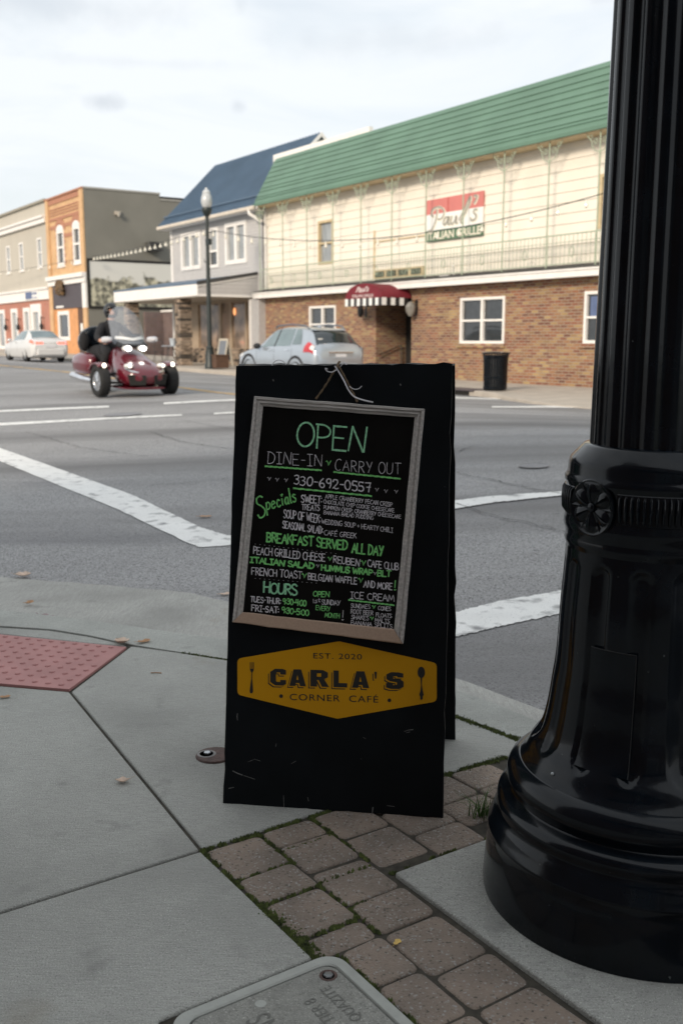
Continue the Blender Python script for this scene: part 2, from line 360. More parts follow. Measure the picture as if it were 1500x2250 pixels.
speckle(M['road_yellow'], (0.2, 0.19, 0.18), 5, 0.48, 0.62, detail=10)
M['tactile'] = mat('brick_red_polymer', (0.37, 0.175, 0.165), 0.7, var=0.12, scale=7, detail=8)
# concrete pavers, brown with aggregate
M['paver'] = mat('brown_paver', (0.205, 0.170, 0.142), 0.85, var=0.24, scale=5, detail=8, bump=0.8, bscale=160, col2=(0.24, 0.188, 0.15))
speckle(M['paver'], (0.31, 0.30, 0.285), 230, 0.90, 0.97, voronoi=True)
speckle(M['paver'], (0.10, 0.085, 0.07), 210, 0.92, 0.98, voronoi=True, stretch=(0.9, 1.1, 1))
M['brick'] = brick_mat('restaurant_brick', [(0.13, 0.055, 0.038), (0.25, 0.092, 0.05), (0.30, 0.155, 0.075), (0.17, 0.075, 0.05), (0.38, 0.26, 0.115), (0.22, 0.085, 0.052)], (0.30, 0.24, 0.18), 0.24, 0.08)
M['orange_brick'] = brick_mat('orange_brick', [(0.60, 0.37, 0.19), (0.66, 0.43, 0.24), (0.63, 0.40, 0.21)], (0.55, 0.36, 0.2))
M['red_brick'] = brick_mat('red_brick', [(0.38, 0.11, 0.07), (0.45, 0.16, 0.10), (0.42, 0.13, 0.08)], (0.45, 0.3, 0.25))
M['lot_brick'] = brick_mat('lot_brick', [(0.12, 0.085, 0.08), (0.17, 0.12, 0.11), (0.14, 0.10, 0.10)], (0.13, 0.12, 0.11), 0.4, 0.19)
M['cafe_brick'] = brick_mat('cafe_brick', [(0.10, 0.045, 0.03), (0.14, 0.06, 0.04), (0.12, 0.05, 0.035)], (0.12, 0.10, 0.09))
speckle(M['black_metal'], (0.10, 0.11, 0.11), 70, 0.74, 0.78, detail=3)
M['rust_light'] = mat('worn_rusty_rim', (.2, .19, .185), .5, metal=.3)
# clear windscreen
M['screen'] = mat('windscreen_plastic', (0.58, 0.63, 0.70), 0.06, spec=0.8, alpha=0.28)

# ================================================================== ground, roads, pavements
gm = MB(); gm.face([(-1500, -1500, -0.6), (1500, -1500, -0.6), (1500, 1500, -0.6), (-1500, 1500, -0.6)])
g = gm.build('ground', mat('dry_grass_ground', (0.09, 0.10, 0.05), 0.95, var=0.3, scale=0.2)); tag(g, kind='structure')
rm = MB(); X0, X1, Y0, Y1, CS = -75.0, 30.0, -8.0, 95.0, 0.5
nx, ny = int((X1 - X0)/CS), int((Y1 - Y0)/CS)
gv = [[rm.bm.verts.new((X0 + i*CS, Y0 + j*CS, road_z(X0 + i*CS, Y0 + j*CS))) for i in range(nx + 1)] for j in range(ny + 1)]
for j in range(ny):
    for i in range(nx): rm.bm.faces.new((gv[j][i], gv[j][i+1], gv[j+1][i+1], gv[j+1][i]))
tag(rm.build('road', M['asphalt'], smooth=True), kind='structure')

def ribbon_on_road(mb, pts, wid, off=0.006, step=0.22, jag=0.0):
    """strip of given width along ground points, following the road surface"""
    P = [Vector((p[0], p[1], 0)) for p in pts]; q = []
    for a, b in zip(P, P[1:]):
        n = max(1, int((b - a).length/step))
        for k in range(n): q.append(a.lerp(b, k/n))
    q.append(P[-1]); rows = []
    for i, p in enumerate(q):
        t = (q[min(i+1, len(q)-1)] - q[max(i-1, 0)]).normalized(); nrm = Vector((-t.y, t.x, 0))
        wv = wid(i/len(q)) if callable(wid) else wid
        sh = random.uniform(-jag, jag)
        m = max(1, int(wv/step)); row = []
        for k in range(m + 1):
            e = p + nrm*(wv*(k/m - 0.5) + sh); row.append((e.x, e.y, road_z(e.x, e.y) + off))
        rows.append(row)
    for r0, r1 in zip(rows, rows[1:]):
        for k in range(min(len(r0), len(r1)) - 1): mb.face([r0[k], r0[k+1], r1[k+1], r1[k]])
def quad_on_road(mb, px, off=0.006, n=14):
    """painted patch bounded by two pixel polylines (far edge, near edge)"""
    A = [on_road(*p) for p in px[0]]; B = [on_road(*p) for p in px[1]]
    def at(P, k):
        k *= len(P) - 1; i = min(int(k), len(P) - 2); return P[i].lerp(P[i+1], k - i)
    NN = n*7; ja = [(random.gauss(0, .006), random.gauss(0, .006)) for _ in range(NN + 1)]
    for i in range(NN):
        for j in range(3):
            c = []
            for (di, dj) in ((0, 0), (1, 0), (1, 1), (0, 1)):
                pa, pb = at(A, (i+di)/NN), at(B, (i+di)/NN); e_ = (pb - pa).normalized(); f_ = (j+dj)/3
                p = (pa + e_*ja[i+di][0]).lerp(pb + e_*ja[i+di][1], f_); c.append((p.x, p.y, road_z(p.x, p.y) + off))
            mb.face(c)
mk = MB()
quad_on_road(mk, ([(-160, 905), (0, 985), (290, 1088), (440, 1160), (500, 1178), (640, 1165), (760, 1150)], [(-160, 935), (0, 1014), (260, 1121), (415, 1195), (440, 1204), (640, 1190), (760, 1174)]))
quad_on_road(mk, ([(760, 1134), (1000, 1102), (1080, 1092), (1240, 1081), (1400, 1070)], [(760, 1150), (1000, 1120), (1080, 1107), (1240, 1090), (1400, 1078)]), off=0.010)
quad_on_road(mk, ([(900, 1372), (1000, 1347), (1100, 1322), (1228, 1300), (1500, 1255)], [(900, 1432), (1000, 1402), (1100, 1378), (1224, 1351), (1500, 1296)]))
quad_on_road(mk, ([(-200, 914), (0, 902), (240, 892)], [(-200, 918), (0, 906), (240, 896)]))
quad_on_road(mk, ([(360, 885), (520, 878), (800, 868)], [(360, 889), (520, 881), (800, 871)]))
quad_on_road(mk, ([(-200, 942), (0, 930), (240, 918), (400, 911)], [(-200, 948), (0, 936), (240, 922), (400, 914)]))
quad_on_road(mk, ([(470, 908), (640, 900)], [(470, 911), (640, 903)]))
quad_on_road(mk, ([(1080, 893), (1200, 892), (1420, 893)], [(1080, 896), (1200, 896), (1420, 896)]))
quad_on_road(mk, ([(980, 872), (1150, 877)], [(980, 875), (1150, 879)]))
tag(mk.build('crosswalk_marking', M['road_paint']), kind='structure')
yk = MB()
quad_on_road(yk, ([(-100, 796), (0, 802), (150, 817), (400, 851), (520, 866), (640, 880)], [(-100, 797), (0, 803.5), (150, 819), (400, 853.5), (520, 868.5), (640, 883)]))
tag(yk.build('centre_line_marking', M['road_yellow']), kind='structure')
ck = MB()
for pts in ([(1000, 1040), (1060, 1052), (1140, 1069), (1190, 1080), (1240, 1088), (1300, 1110)], [(1000, 1109), (1060, 1128), (1110, 1142), (1160, 1152), (1210, 1162), (1260, 1180)],
            [(330, 950), (400, 972), (520, 990), (640, 1010)], [(400, 925), (520, 945), (640, 958)], [(60, 950), (180, 985), (330, 1005)], [(330, 1068), (420, 1062), (520, 1050)],
            [(1000, 995), (1030, 985), (1060, 977)], [(1080, 942), (1150, 946), (1220, 948)], [(1100, 903), (1190, 905), (1320, 915)], [(1170, 1214), (1192, 1218)], [(1210, 1134), (1250, 1132)]):
    W = [on_road(*p) for p in pts]; q = []
    for a, b in zip(W, W[1:]):
        n = max(2, int((b - a).length/0.07))
        for k in range(n): q.append(a.lerp(b, k/n))
    ribbon_on_road(ck, q, lambda k: random.uniform(0.004, 0.015), off=0.012, jag=0.022)
tag(ck.build('road_crack', M['crack']), kind='structure')

# --- near corner: gutter, kerb, slabs, pavers
EDGE = [(-500, 1235), (-200, 1256), (0, 1268), (130, 1278), (270, 1288), (400, 1302), (500, 1312), (620, 1330), (780, 1362), (900, 1390), (1000, 1420), (1100, 1448), (1220, 1484), (1400, 1545), (1650, 1640)]
GUT = [(-500, 1335), (-200, 1350), (0, 1357), (160, 1376), (280, 1393), (411, 1412), (497, 1423), (620, 1443), (780, 1475), (900, 1506), (1002, 1537), (1090, 1568), (1171, 1603), (1350, 1684), (1600, 1815)]
JNT = [(-500, 1356), (-200, 1368), (0, 1375), (112, 1382), (205, 1397), (261, 1410), (295, 1417), (373, 1429), (497, 1447), (700, 1485), (860, 1527), (1002, 1573), (1070, 1596), (1141, 1626), (1300, 1704)]
def resample(pts, n=60):
    P = [Vector(p) for p in pts]; d = [0]
    for a, b in zip(P, P[1:]): d.append(d[-1] + (b - a).length)
    out = []
    for i in range(n + 1):
        t = d[-1]*i/n; k = max(j for j in range(len(d)) if d[j] <= t + 1e-9); k = min(k, len(P) - 2)
        out.append(P[k].lerp(P[k+1], (t - d[k])/(d[k+1] - d[k])))
    return out
E_ = [on_z(*p, z=-0.055) for p in EDGE]; G_ = [on_z(*p, z=-0.042) for p in GUT]; J_ = [on_z(*p, z=0.0) for p in JNT]
eR = resample(E_); gR = resample(G_); jR = resample(J_)
gt = MB()
jag = [Vector((random.uniform(-.012, .012), random.uniform(-.012, .012), 0)) for _ in eR]
gt.loft([[e + jj for e, jj in zip(eR, jag)], [a.lerp(b, .5) + Vector((0, 0, -.006)) for a, b in zip(eR, gR)], gR], closed=False)
tag(gt.build('gutter', M['concrete_gutter'], smooth=True), kind='structure')
kb = MB(); gi = [a.lerp(b, 0.10) for a, b in zip(gR, jR)]
for p in gi: p.z = 0.006
kb.loft([[p + Vector((0, 0, -.03)) for p in gR], gR, [a.lerp(b, .5) + Vector((0, 0, .004)) for a, b in zip(gR, gi)], gi, [p + Vector((0, 0, -.0)) for p in jR], [p + Vector((0, 0, -.05)) for p in jR]], closed=False)
tag(kb.build('kerb', M['kerb_concrete'], smooth=True, angle=50), kind='structure')
OC = Vector((-0.361, 2.385, 0))
def ab(a, b, z=0.0): return OC + SU*a + SI*b + Vector((0, 0, z))
def to_ab(p): v = Vector((p[0], p[1], 0)) - OC; return v.dot(SU), v.dot(SI)
so_ = MB(); so_.face([tuple(ab(6, -9, -.0075)), tuple(ab(6, 4, -.0075)), tuple(jR[-1] + Vector((0, 0, -.0075)))] + [tuple(p + Vector((0.0, -0.01, -.0075))) for p in reversed(jR)] + [tuple(ab(-2, -9, -.0075))])
tag(so_.build('joint_bed', M['soil']), kind='structure')
def shrink(poly, d):
    n = len(poly); out = []
    for i in range(n):
        a, b, c = poly[i-1], poly[i], poly[(i+1) % n]
        e0, e1 = (b - a).normalized(), (c - b).normalized()
        n0, n1 = Vector((-e0.y, e0.x, 0)), Vector((-e1.y, e1.x, 0)); m = n0 + n1
        k = d/max(0.3, (1 + n0.dot(n1))); out.append(b + m*k)
    return out
def area(poly): return sum(a.x*b.y - b.x*a.y for a, b in zip(poly, poly[1:] + poly[:1]))
def slab(mb, poly, gap=0.005, z=0.0, th=0.05):
    poly = [Vector((p.x, p.y, 0)) for p in poly]
    if area(poly) < 0: poly.reverse()
    q = shrink(poly, gap); mb.prism([p + Vector((0, 0, z - th)) for p in q], (0, 0, th))
sl = MB()
Jt = on_z(155, 1519); tR = on_z(284, 1421)
jz = [on_z(*p) for p in [(290, 1419), (373, 1430), (497, 1449), (700, 1487), (860, 1529), (1002, 1575), (1070, 1598), (1130, 1624)]]
slab(sl, [Vector(ab(0, 0)), Jt, tR] + jz + [ab(0.012, 1.18), ab(0.0, 0.9), ab(-0.006, 0.45)])
slab(sl, [Vector(ab(0, 0)), Jt, on_z(0, 1506), on_z(-300, 1480), ab(-2.2, -4.5), ab(0, -4.5)])
slab(sl, [ab(0, 0), ab(0.55, 0), ab(0.55, -0.356), ab(1.16, -0.356), ab(1.16, 0.0), ab(2.4, 0.0), ab(2.4, -4.5), ab(0, -4.5)])
slab(sl, [ab(2.4, -4.5), ab(2.4, 0), ab(6, 0), ab(6, -4.5)])
slab(sl, [on_z(-310, 1480), on_z(-310, 1371), on_z(-700, 1355), ab(-4.5, -4.5), ab(-2.3, -4.5)])
slab(sl, [ab(0.367, 0.335), ab(0.367, 1.20), ab(1.13, 1.20), ab(1.13, 0.335)], gap=0.007, z=0.006)
# kerb-side strip above the tactile plate
slab(sl, [on_z(-300, 1371), on_z(0, 1378), on_z(112, 1385), on_z(205, 1400), on_z(258, 1412), on_z(282, 1420), on_z(187, 1412), on_z(0, 1392), on_z(-300, 1365 + 14)], gap=0.002)
tag(sl.build('pavement', M['concrete'], bevel=0.006, seg=3), kind='structure')

# pavers: courses run along the street, joints staggered
pv = MB()
def inside_kerb(p):
    best = min(range(len(jR) - 1), key=lambda i: (Vector((jR[i].x, jR[i].y, 0)) - Vector((p.x, p.y, 0))).length)
    e = jR[best+1] - jR[best]; d = Vector((p.x, p.y, 0)) - Vector((jR[best].x, jR[best].y, 0))
    return e.x*d.y - e.y*d.x < -0.004
def paver(mb, a0, a1, b0, b1):
    g_ = 0.0026; a0 += g_; a1 -= g_; b0 += g_; b1 -= g_
    if a1 - a0 < 0.03 or b1 - b0 < 0.03: return
    j = lambda: random.uniform(-.0028, .0028); z = random.uniform(-.005, .001); tz = [random.uniform(-.002, .002) for _ in range(4)]
    cor = [(a0+j(), b0+j()), (a1+j(), b0+j()), (a1+j(), b1+j()), (a0+j(), b1+j())]
    if not all(inside_kerb(ab(*c)) for c in cor): return
    def ring(ins, rad, zz):
        out = []; cx = sum(c[0] for c in cor)/4; cy = sum(c[1] for c in cor)/4
        for i in range(4):
            p0, p1, p2 = Vector(cor[i-1]), Vector(cor[i]), Vector(cor[(i+1) % 4])
            u0 = (p0 - p1).normalized(); u1 = (p2 - p1).normalized(); base = p1 + (u0 + u1)*ins
            for k in range(4):
                f = k/3; q = base + u0*rad*(1-f)**1.8 + u1*rad*f**1.8
                out.append(tuple(ab(q.x, q.y, zz + z + tz[i])))
        return out
    mb.loft([ring(0, .017, -.05), ring(0, .017, -.0060), ring(.0018, .017, -.0026), ring(.0045, .017, -.0008), ring(.008, .017, 0)])
lens = [.175, .131, .167, .145, .152, .170, .135]
b = 0.003; row = 0
while b < 2.6:
    bw = 0.163
    if row == 0: cuts = [0.003, .178, .308, .474, .557, .70, .86, 1.0, 1.15, 1.3, 1.45, 1.6]
    else:
        a = [0.0, -0.045, 0.02, -0.07, -0.02][row % 5]; cuts = [0.003]; k = row*3
        while a < 2.4:
            a += lens[k % 7]; k += 1
            if a > 0.06: cuts.append(a)
    for c0, c1 in zip(cuts, cuts[1:]):
        bb1 = min(b + bw, 0.335) if (c0 > 0.367 - .02 and b < 0.335) else b + bw
        if 0.335 - .01 < b + bw*.5 < 1.20 and 0.367 < (c0 + c1)/2 < 1.13 and b >= 0.32: continue
        c1_ = c1
        if b >= 0.32 and b < 1.2 and c0 < 0.367 < c1: c1_ = 0.362
        b0_ = b
        if row == 0 and c0 > 0.55: b0_ = 0.05
        if b0_ < 0.9 and c0 > -1: paver(pv, c0, c1_, b0_, bb1)
        elif c0 < 2.4: paver(pv, c0, c1_, b0_, bb1)
    b += bw + 0.001; row += 1
tag(pv.build('brick_paving', M['paver'], smooth=True, angle=50), kind='structure')

# moss in the joints: many tiny tufts
ms = MB()
def moss_line(p, q, wid, dens, amp=0.006, cover=1.0):
    n = int((q - p).length/dens); t = (q - p).normalized(); nn = Vector((-t.y, t.x, 0))
    for i in range(n):
        k = i/n
        if math.sin(k*23 + p.x*40) + math.sin(k*61 + p.y*30)*.8 + random.uniform(-.8, .8) > 1.9*cover - 1.5: continue
        c = p.lerp(q, k) + nn*random.gauss(0, wid*.4) + Vector((0, 0, -.006)); r = random.uniform(.002, .0055)
        h = random.uniform(.5, 1.0)*amp + .004; a0 = random.uniform(0, 6)
        ms.bm.verts.ensure_lookup_table()
        base = [c + Vector((math.cos(a0 + x*1.256)*r, math.sin(a0 + x*1.256)*r, 0)) for x in range(5)]; top = ms.v(c + Vector((random.gauss(0, .001), random.gauss(0, .001), h)))
        bv = [ms.v(x) for x in base]
        for x in range(5): ms.bm.faces.new((bv[x], bv[(x+1) % 5], top))
moss_line(ab(0, 0), ab(0, .44), .010, .0009); moss_line(ab(0, .44), ab(0, 1.15), .016, .0004, cover=1.2)
moss_line(ab(0, 0.0), ab(.56, 0.0), .009, .0007); moss_line(ab(.30, 0.004), ab(.55, 0.006), .020, .0004, cover=1.2)
moss_line(on_z(400, 1433), on_z(497, 1449), .010, .0006); moss_line(on_z(497, 1449), on_z(860, 1529), .010, .001); moss_line(on_z(960, 1560), on_z(1141, 1626), .018, .00025, amp=.009, cover=1.5)
moss_line(ab(.0, .166), ab(.2, .166), .006, .001); moss_line(ab(.30, .166), ab(.56, .166), .006, .0012, cover=.8); moss_line(ab(.178, 0), ab(.178, .16), .005, .0015, cover=.7)
moss_line(ab(.308, 0), ab(.308, .16), .006, .0013, cover=.8); moss_line(ab(.474, 0), ab(.474, .16), .007, .001); moss_line(ab(.12, .17), ab(.12, .32), .006, .0013, cover=.7)
moss_line(ab(.43, .17), ab(.43, .22), .008, .0009); moss_line(ab(.0, .33), ab(.28, .33), .006, .001, cover=.8); moss_line(ab(.56, 0.05), ab(1.1, .05), .007, .001, cover=.7)
moss_line(ab(.3, .17), ab(.3, .33), .005, .002, cover=.6); moss_line(ab(.36, .34), ab(.36, 1.0), .006, .002, cover=.5)
tag(ms.build('moss', M['moss'], recalc=False), 'green moss growing in the joints between slabs and pavers', 'moss', kind='stuff')

# tactile plate with truncated domes
tp = empty('tactile_paving', tuple(Jt), 0, 'brick red tactile paving plate with raised domes beside the kerb', 'tactile paving')
pl = MB(); pl.m = Matrix.Translation(-Jt)
tq = [on_z(278, 1423), on_z(152, 1516), on_z(0, 1503), on_z(-280, 1478), on_z(-280, 1382), on_z(0, 1395), on_z(187, 1414)]
pl.prism([p + Vector((0, 0, -.04)) for p in tq], (0, 0, .043)); pl.build('plate', M['tactile'], tp)
dm = MB(); dm.m = Matrix.Translation(-Jt)
def in_poly(p, poly):
    c = False
    for a, b_ in zip(poly, poly[1:] + poly[:1]):
        if (a.y > p.y) != (b_.y > p.y) and p.x < (b_.x - a.x)*(p.y - a.y)/(b_.y - a.y) + a.x: c = not c
    return c
tdir = (on_z(187, 1414) - on_z(0, 1395)).normalized(); tnor = Vector((tdir.y, -tdir.x, 0)); tin = shrink([Vector((p.x, p.y, 0)) for p in (tq if area(tq) > 0 else tq[::-1])], .022)
for i in range(-40, 40):
    for j in range(-2, 24):
        p = on_z(278, 1423) + tdir*(i + 0.0)*.0585 + tnor*(j + .45)*.0585
        if in_poly(p, tin): dm.lathe([(.0122, .001), (.0112, .0055), (.0085, .0075), (.002, .008)], 10, (p.x, p.y, 0))
tag(dm.build('raised_domes', M['tactile'], tp, smooth=True), kind='stuff')

# ================================================================== foreground lamp post
PX, PY = 0.705, 2.195
post = empty('street_lamp', (PX, PY, 0), 0, 'large glossy black fluted lamp post on a concrete pad beside the sandwich board', 'street lamp')
FACE = math.atan2(-PY, -PX)                                          # direction from the post to the camera
b_ = MB(); b_.lathe([(.362, .002), (.364, .02), (.362, .05), (.359, .09), (.357, .13), (.352, .150), (.3555, .155), (.355, .162), (.349, .170), (.346, .185), (.3405, .196), (.333, .206), (.334, .214), (.336, .224), (.333, .238), (.322, .246), (.305, .249), (.301, .2535), (.304, .262), (.312, .275), (.3145, .288), (.312, .302), (.305, .316), (.296, .324), (.288, .329), (.283, .331)], 128)
base = b_.build('base', M['black_metal'], post, smooth=True, angle=60)
def flute(a, n, depth, wid=.55):
    x = (a*n/(2*math.pi)) % 1.0; x = abs(x - .5)*2
    return 0.0 if x < 1 - wid else -depth*math.sin((x - (1 - wid))/wid*math.pi/2)**1.0
bd = MB(); rings = []
prof = catmull([(.283, .331), (.272, .345), (.260, .368), (.238, .401), (.225, .453), (.216, .522), (.209, .583), (.204, .705), (.200, .766), (.196, .843)], 14)
for r, h in prof:
    ring = []
    for k in range(240):
        a = 2*math.pi*k/240; xx = ((a + .2)*14/(2*math.pi)) % 1.0; xx = (abs(xx - .5)*2 - 1)/.5            # 0 at the flute's middle, -1 at its edge
        xx = min(1.0, abs(xx)); lo_, hi_ = .368 + .030*xx*xx, .822 - .016*xx*xx
        f = max(0.0, min(1.0, (h - lo_)/.010))*max(0.0, min(1.0, (hi_ - h)/.008))
        rr = r - (.0085*f*math.sqrt(max(0.0, 1 - xx*xx)) if xx < 1 else 0); ring.append((rr*math.cos(a), rr*math.sin(a), h))
    rings.append(ring)
bd.loft(rings); bd.build('fluted_body', M['black_metal'], post, smooth=True, angle=60)
# access door on the body: a thin raised panel with screws
dr = MB(); rows = []
for h in [i/24*.26 + .385 for i in range(25)]:
    rr = next(lerp(a[0], c[0], (h - a[1])/(c[1] - a[1])) for a, c in zip(prof, prof[1:]) if a[1] <= h <= c[1] + 1e-6) + .0003
    rows.append([((rr)*math.cos(FACE - .62 + .5*k/10), (rr)*math.sin(FACE - .62 + .5*k/10), h) for k in range(11)])
dr.loft(rows, closed=False); d_ = dr.build('access_door', M['black_metal'], post, smooth=True)
sm_ = MB(); q_ = [Vector(x) for x in rows[-1]] + [Vector(rr_[-1]) for rr_ in reversed(rows[:-1])]; sm_.tube(q_, .0011, 5); sm_.build('door_seam', M['black_matte'], d_)
for a, h, r in ((FACE - .78, .352, .269),):
    sc_ = MB(); sc_.ball((r*math.cos(a), r*math.sin(a), h), .0045, 8, 6); sc_.build('screw', M['steel'], post, smooth=True)
cl = MB(); cl.lathe([(.196, .843), (.1985, .852), (.2005, .858), (.1985, .866), (.198, .872), (.2005, .884), (.2035, .892), (.2035, .905), (.2015, .912), (.2015, .985), (.2045, .992), (.2045, 1.000), (.200, 1.006), (.198, 1.012), (.1975, 1.028), (.1955, 1.036), (.192, 1.043), (.168, 1.068), (.164, 1.072), (.150, 1.074)], 128)
cl.build('collar', M['black_metal'], post, smooth=True, angle=40)
ros = [FACE - .72 + k*math.pi/2 for k in range(4)]
for q in ros:
    rb = MB()
    for k in range(-7, 8):
        a = q + math.pi/4 + k*.062; c, s_ = math.cos(a), math.sin(a)
        rb.tube([(.2005*c, .2005*s_, .918), (.2055*c, .2055*s_, .928), (.2065*c, .2065*s_, .95), (.2055*c, .2055*s_, .972), (.2005*c, .2005*s_, .981)], [.0012, .0032, .0036, .0032, .0012], 8)
    a_s = [q + math.pi/4 + (k/20 - .5)*.94 for k in range(21)]
    rb.loft([[(r_*math.cos(a), r_*math.sin(a), h) for r_, h in ((.2005, .915), (.2030, .918), (.2030, .981), (.2005, .984))] for a in a_s], closed=False, cap=False)
    rb.build('ribbed_band', M['black_metal'], post, smooth=True)
for q in ros:                                                        # cast rosettes
    rz_ = MB(); rz_.m = Matrix.Translation((.199*math.cos(q), .199*math.sin(q), .946)) @ Matrix.Rotation(q, 4, 'Z') @ Matrix.Rotation(math.pi/2, 4, 'Y') @ Matrix.Diagonal((1, 1, .62, 1))
    rz_.lathe([(.060, -.006), (.062, .004), (.059, .0085), (.054, .006), (.050, .003), (.010, .004), (.0, .004)], 40)
    for k in range(6):
        a = k*math.pi/3
        rz_.loft([[(math.cos(a + da*wf)*rr, math.sin(a + da*wf)*rr, hh) for da, wf, hh in ((-.5, wf_, .002), (-.3, wf_, h_*.8), (-.08, wf_, h_), (0, wf_, h_*.55), (.08, wf_, h_), (.3, wf_, h_*.8), (.5, wf_, .002))] for rr, wf_, h_ in ((.010, .8, .006), (.024, 1.05, .013), (.040, 1.0, .015), (.050, .7, .011), (.055, .25, .006))], closed=False, cap=False)
        rz_.loft([[(math.cos(a + .52 + da)*rr, math.sin(a + .52 + da)*rr, hh) for da, hh in ((-.12, .002), (0, .008), (.12, .002))] for rr in (.034, .046, .057)], closed=False, cap=False)
    rz_.ball((0, 0, .008), (.011, .011, .008), 12, 8)
    rz_.build('rosette', M['black_metal'], post, smooth=True, angle=50)
sh_ = MB(); rings = []
for h in [1.066, 1.075] + [1.09 + i*.09 for i in range(40)]:
    r = .153 - (h - 1.07)*.012; ring = []
    for k in range(240):
        a = 2*math.pi*k/240; rr = r + flute(a, 20, .0075, .62); ring.append((rr*math.cos(a), rr*math.sin(a), h))
    rings.append(ring)
sh_.loft(rings); sh_.build('fluted_shaft', M['black_metal'], post, smooth=True, angle=50)
ln = MB(); ln.lathe([(.115, 4.6), (.15, 4.64), (.15, 4.68), (.1, 4.74), (.12, 4.8)], 32); ln.build('lantern_cup', M['black_metal'], post, smooth=True)
ln = MB(); ln.lathe([(.12, 4.8), (.2, 4.9), (.22, 5.02), (.19, 5.18), (.1, 5.3)], 32); ln.build('lantern_globe', M['lamp_glass'], post, smooth=True)
ln = MB(); ln.lathe([(.14, 5.27), (.13, 5.32), (.05, 5.4), (.02, 5.5), (.0, 5.56)], 32); ln.build('lantern_cap', M['black_metal'], post, smooth=True)

# ================================================================== sandwich board
BL, BR = on_z(490, 1765), on_z(973, 1797)
WU = (BR - BL).normalized(); NB = Vector((-WU.y, WU.x, 0)); TH = R(11)
VU = Vector((NB.x*math.sin(TH), NB.y*math.sin(TH), math.cos(TH))); NO = WU.cross(VU)     # outward normal (to the viewer)
PM = Matrix((WU, VU, NO)).transposed().to_4x4(); PM.translation = BL; PMI = PM.inverted()
def onp(px, py, off=0.0): return PMI @ on_plane(px, py, BL + NO*off, NO)
sb = empty('sandwich_board', (0, 0, 0), 0, 'black plywood A-frame sandwich board standing on the pavement corner', 'sandwich board'); sb.matrix_world = PM
tl, tr_ = onp(519, 804), onp(993, 799)
fp = MB(); quad = [Vector((0, 0, 0)), Vector((.6222, 0, 0)), tr_, tl]
# slightly chipped outline
def chip(poly, n=26, amp=.0016):
    out = []
    for a, c in zip(poly, poly[1:] + poly[:1]):
        for k in range(n):
            p = a.lerp(c, k/n)
            if k: p = p + Vector((random.gauss(0, amp), random.gauss(0, amp), 0))*(1 if random.random() < .5 else .2)
            out.append(p)
    return out
TBD = .018
fpo = chip(quad)
fp.loft([[p + Vector((0, 0, -TBD)) for p in fpo], fpo]); 
for f in fp.bm.faces:
    if abs(f.normal.z) < .5 and len(f.verts) == 4: f.material_index = 1
M['board_edge'] = mat('chipped_board_edge', (0.014, 0.014, 0.014), 0.7, var=0.2)
speckle(M['board_edge'], (0.12, 0.10, 0.075), 26, .52, .64, detail=6)
fp.bm.normal_update()
for f in fp.bm.faces: f.material_index = 1 if len(f.verts) == 4 else 0
fp.build('front_panel', [M['board'], M['board_edge']], sb)
# scuffs, drips and chips on the paint
M['scuff'] = mat('paint_scuff', (0.14, 0.14, 0.135), .8, var=.5, scale=90); zc = [0.0006]
def stroke(mb, pts, wid, z, tang_jit=0.0, mi=0):
    pts = [Vector((p[0], p[1], 0)) for p in pts]
    clean = [pts[0]]
    for p in pts[1:]:
        if (p - clean[-1]).length > 1e-5: clean.append(p)
    pts = clean
    if len(pts) < 2: return
    closed = (pts[0] - pts[-1]).length < 1e-4 and len(pts) > 3
    t0 = (pts[1] - pts[0]).normalized(); t1 = (pts[-1] - pts[-2]).normalized()
    if not closed: pts[0] = pts[0] - t0*wid*.3; pts[-1] = pts[-1] + t1*wid*.3
    L_, R_ = [], []
    for i, p in enumerate(pts):
        a = (pts[i] - pts[i-1]).normalized() if i else (t1 if closed else t0)
        c = (pts[i+1] - pts[i]).normalized() if i < len(pts) - 1 else (t0 if closed else t1)
        n0, n1 = Vector((-a.y, a.x, 0)), Vector((-c.y, c.x, 0)); mm = n0 + n1; k = 1/max(.55, 1 + n0.dot(n1))
        o = mm*k*wid*.5*(1 + random.uniform(-.14, .14)); L_.append(p + o); R_.append(p - o)
    for i in range(len(pts) - 1):
        mb.face([(R_[i].x, R_[i].y, z), (R_[i+1].x, R_[i+1].y, z), (L_[i+1].x, L_[i+1].y, z), (L_[i].x, L_[i].y, z)], mi)
def px_stroke(mb, pts, wid, off=.0006):
    zc[0] += .00001; stroke(mb, [onp(*p) for p in pts], wid, off + zc[0] - .0006)
for pts, wd in (([(522, 1568), (521, 1574), (522, 1582)], .0022), ([(512, 1694), (522, 1699), (533, 1703)], .0025), ([(536, 1704), (560, 1712)], .0012), ([(888, 1607), (897, 1604), (907, 1603)], .0018), ([(892, 1610), (900, 1608)], .0012),
                ([(623, 1748), (624, 1774)], .0016), ([(819, 1774), (817, 1790)], .003), ([(676, 1752), (678, 1760)], .0014), ([(503, 1732), (514, 1730)], .0018), ([(600, 834), (601, 837)], .003), ([(879, 844), (880, 847)], .003),
                ([(607, 1634), (606, 1640)], .0012), ([(798, 1620), (803, 1623)], .0012), ([(640, 1678), (650, 1672)], .0009), ([(850, 1770), (866, 1772)], .0015), ([(545, 1674), (560, 1668), (572, 1672)], .0009)):
    sf = MB(); px_stroke(sf, pts, wd); sf.build('scuff_mark', M['scuff'], sb, recalc=False)
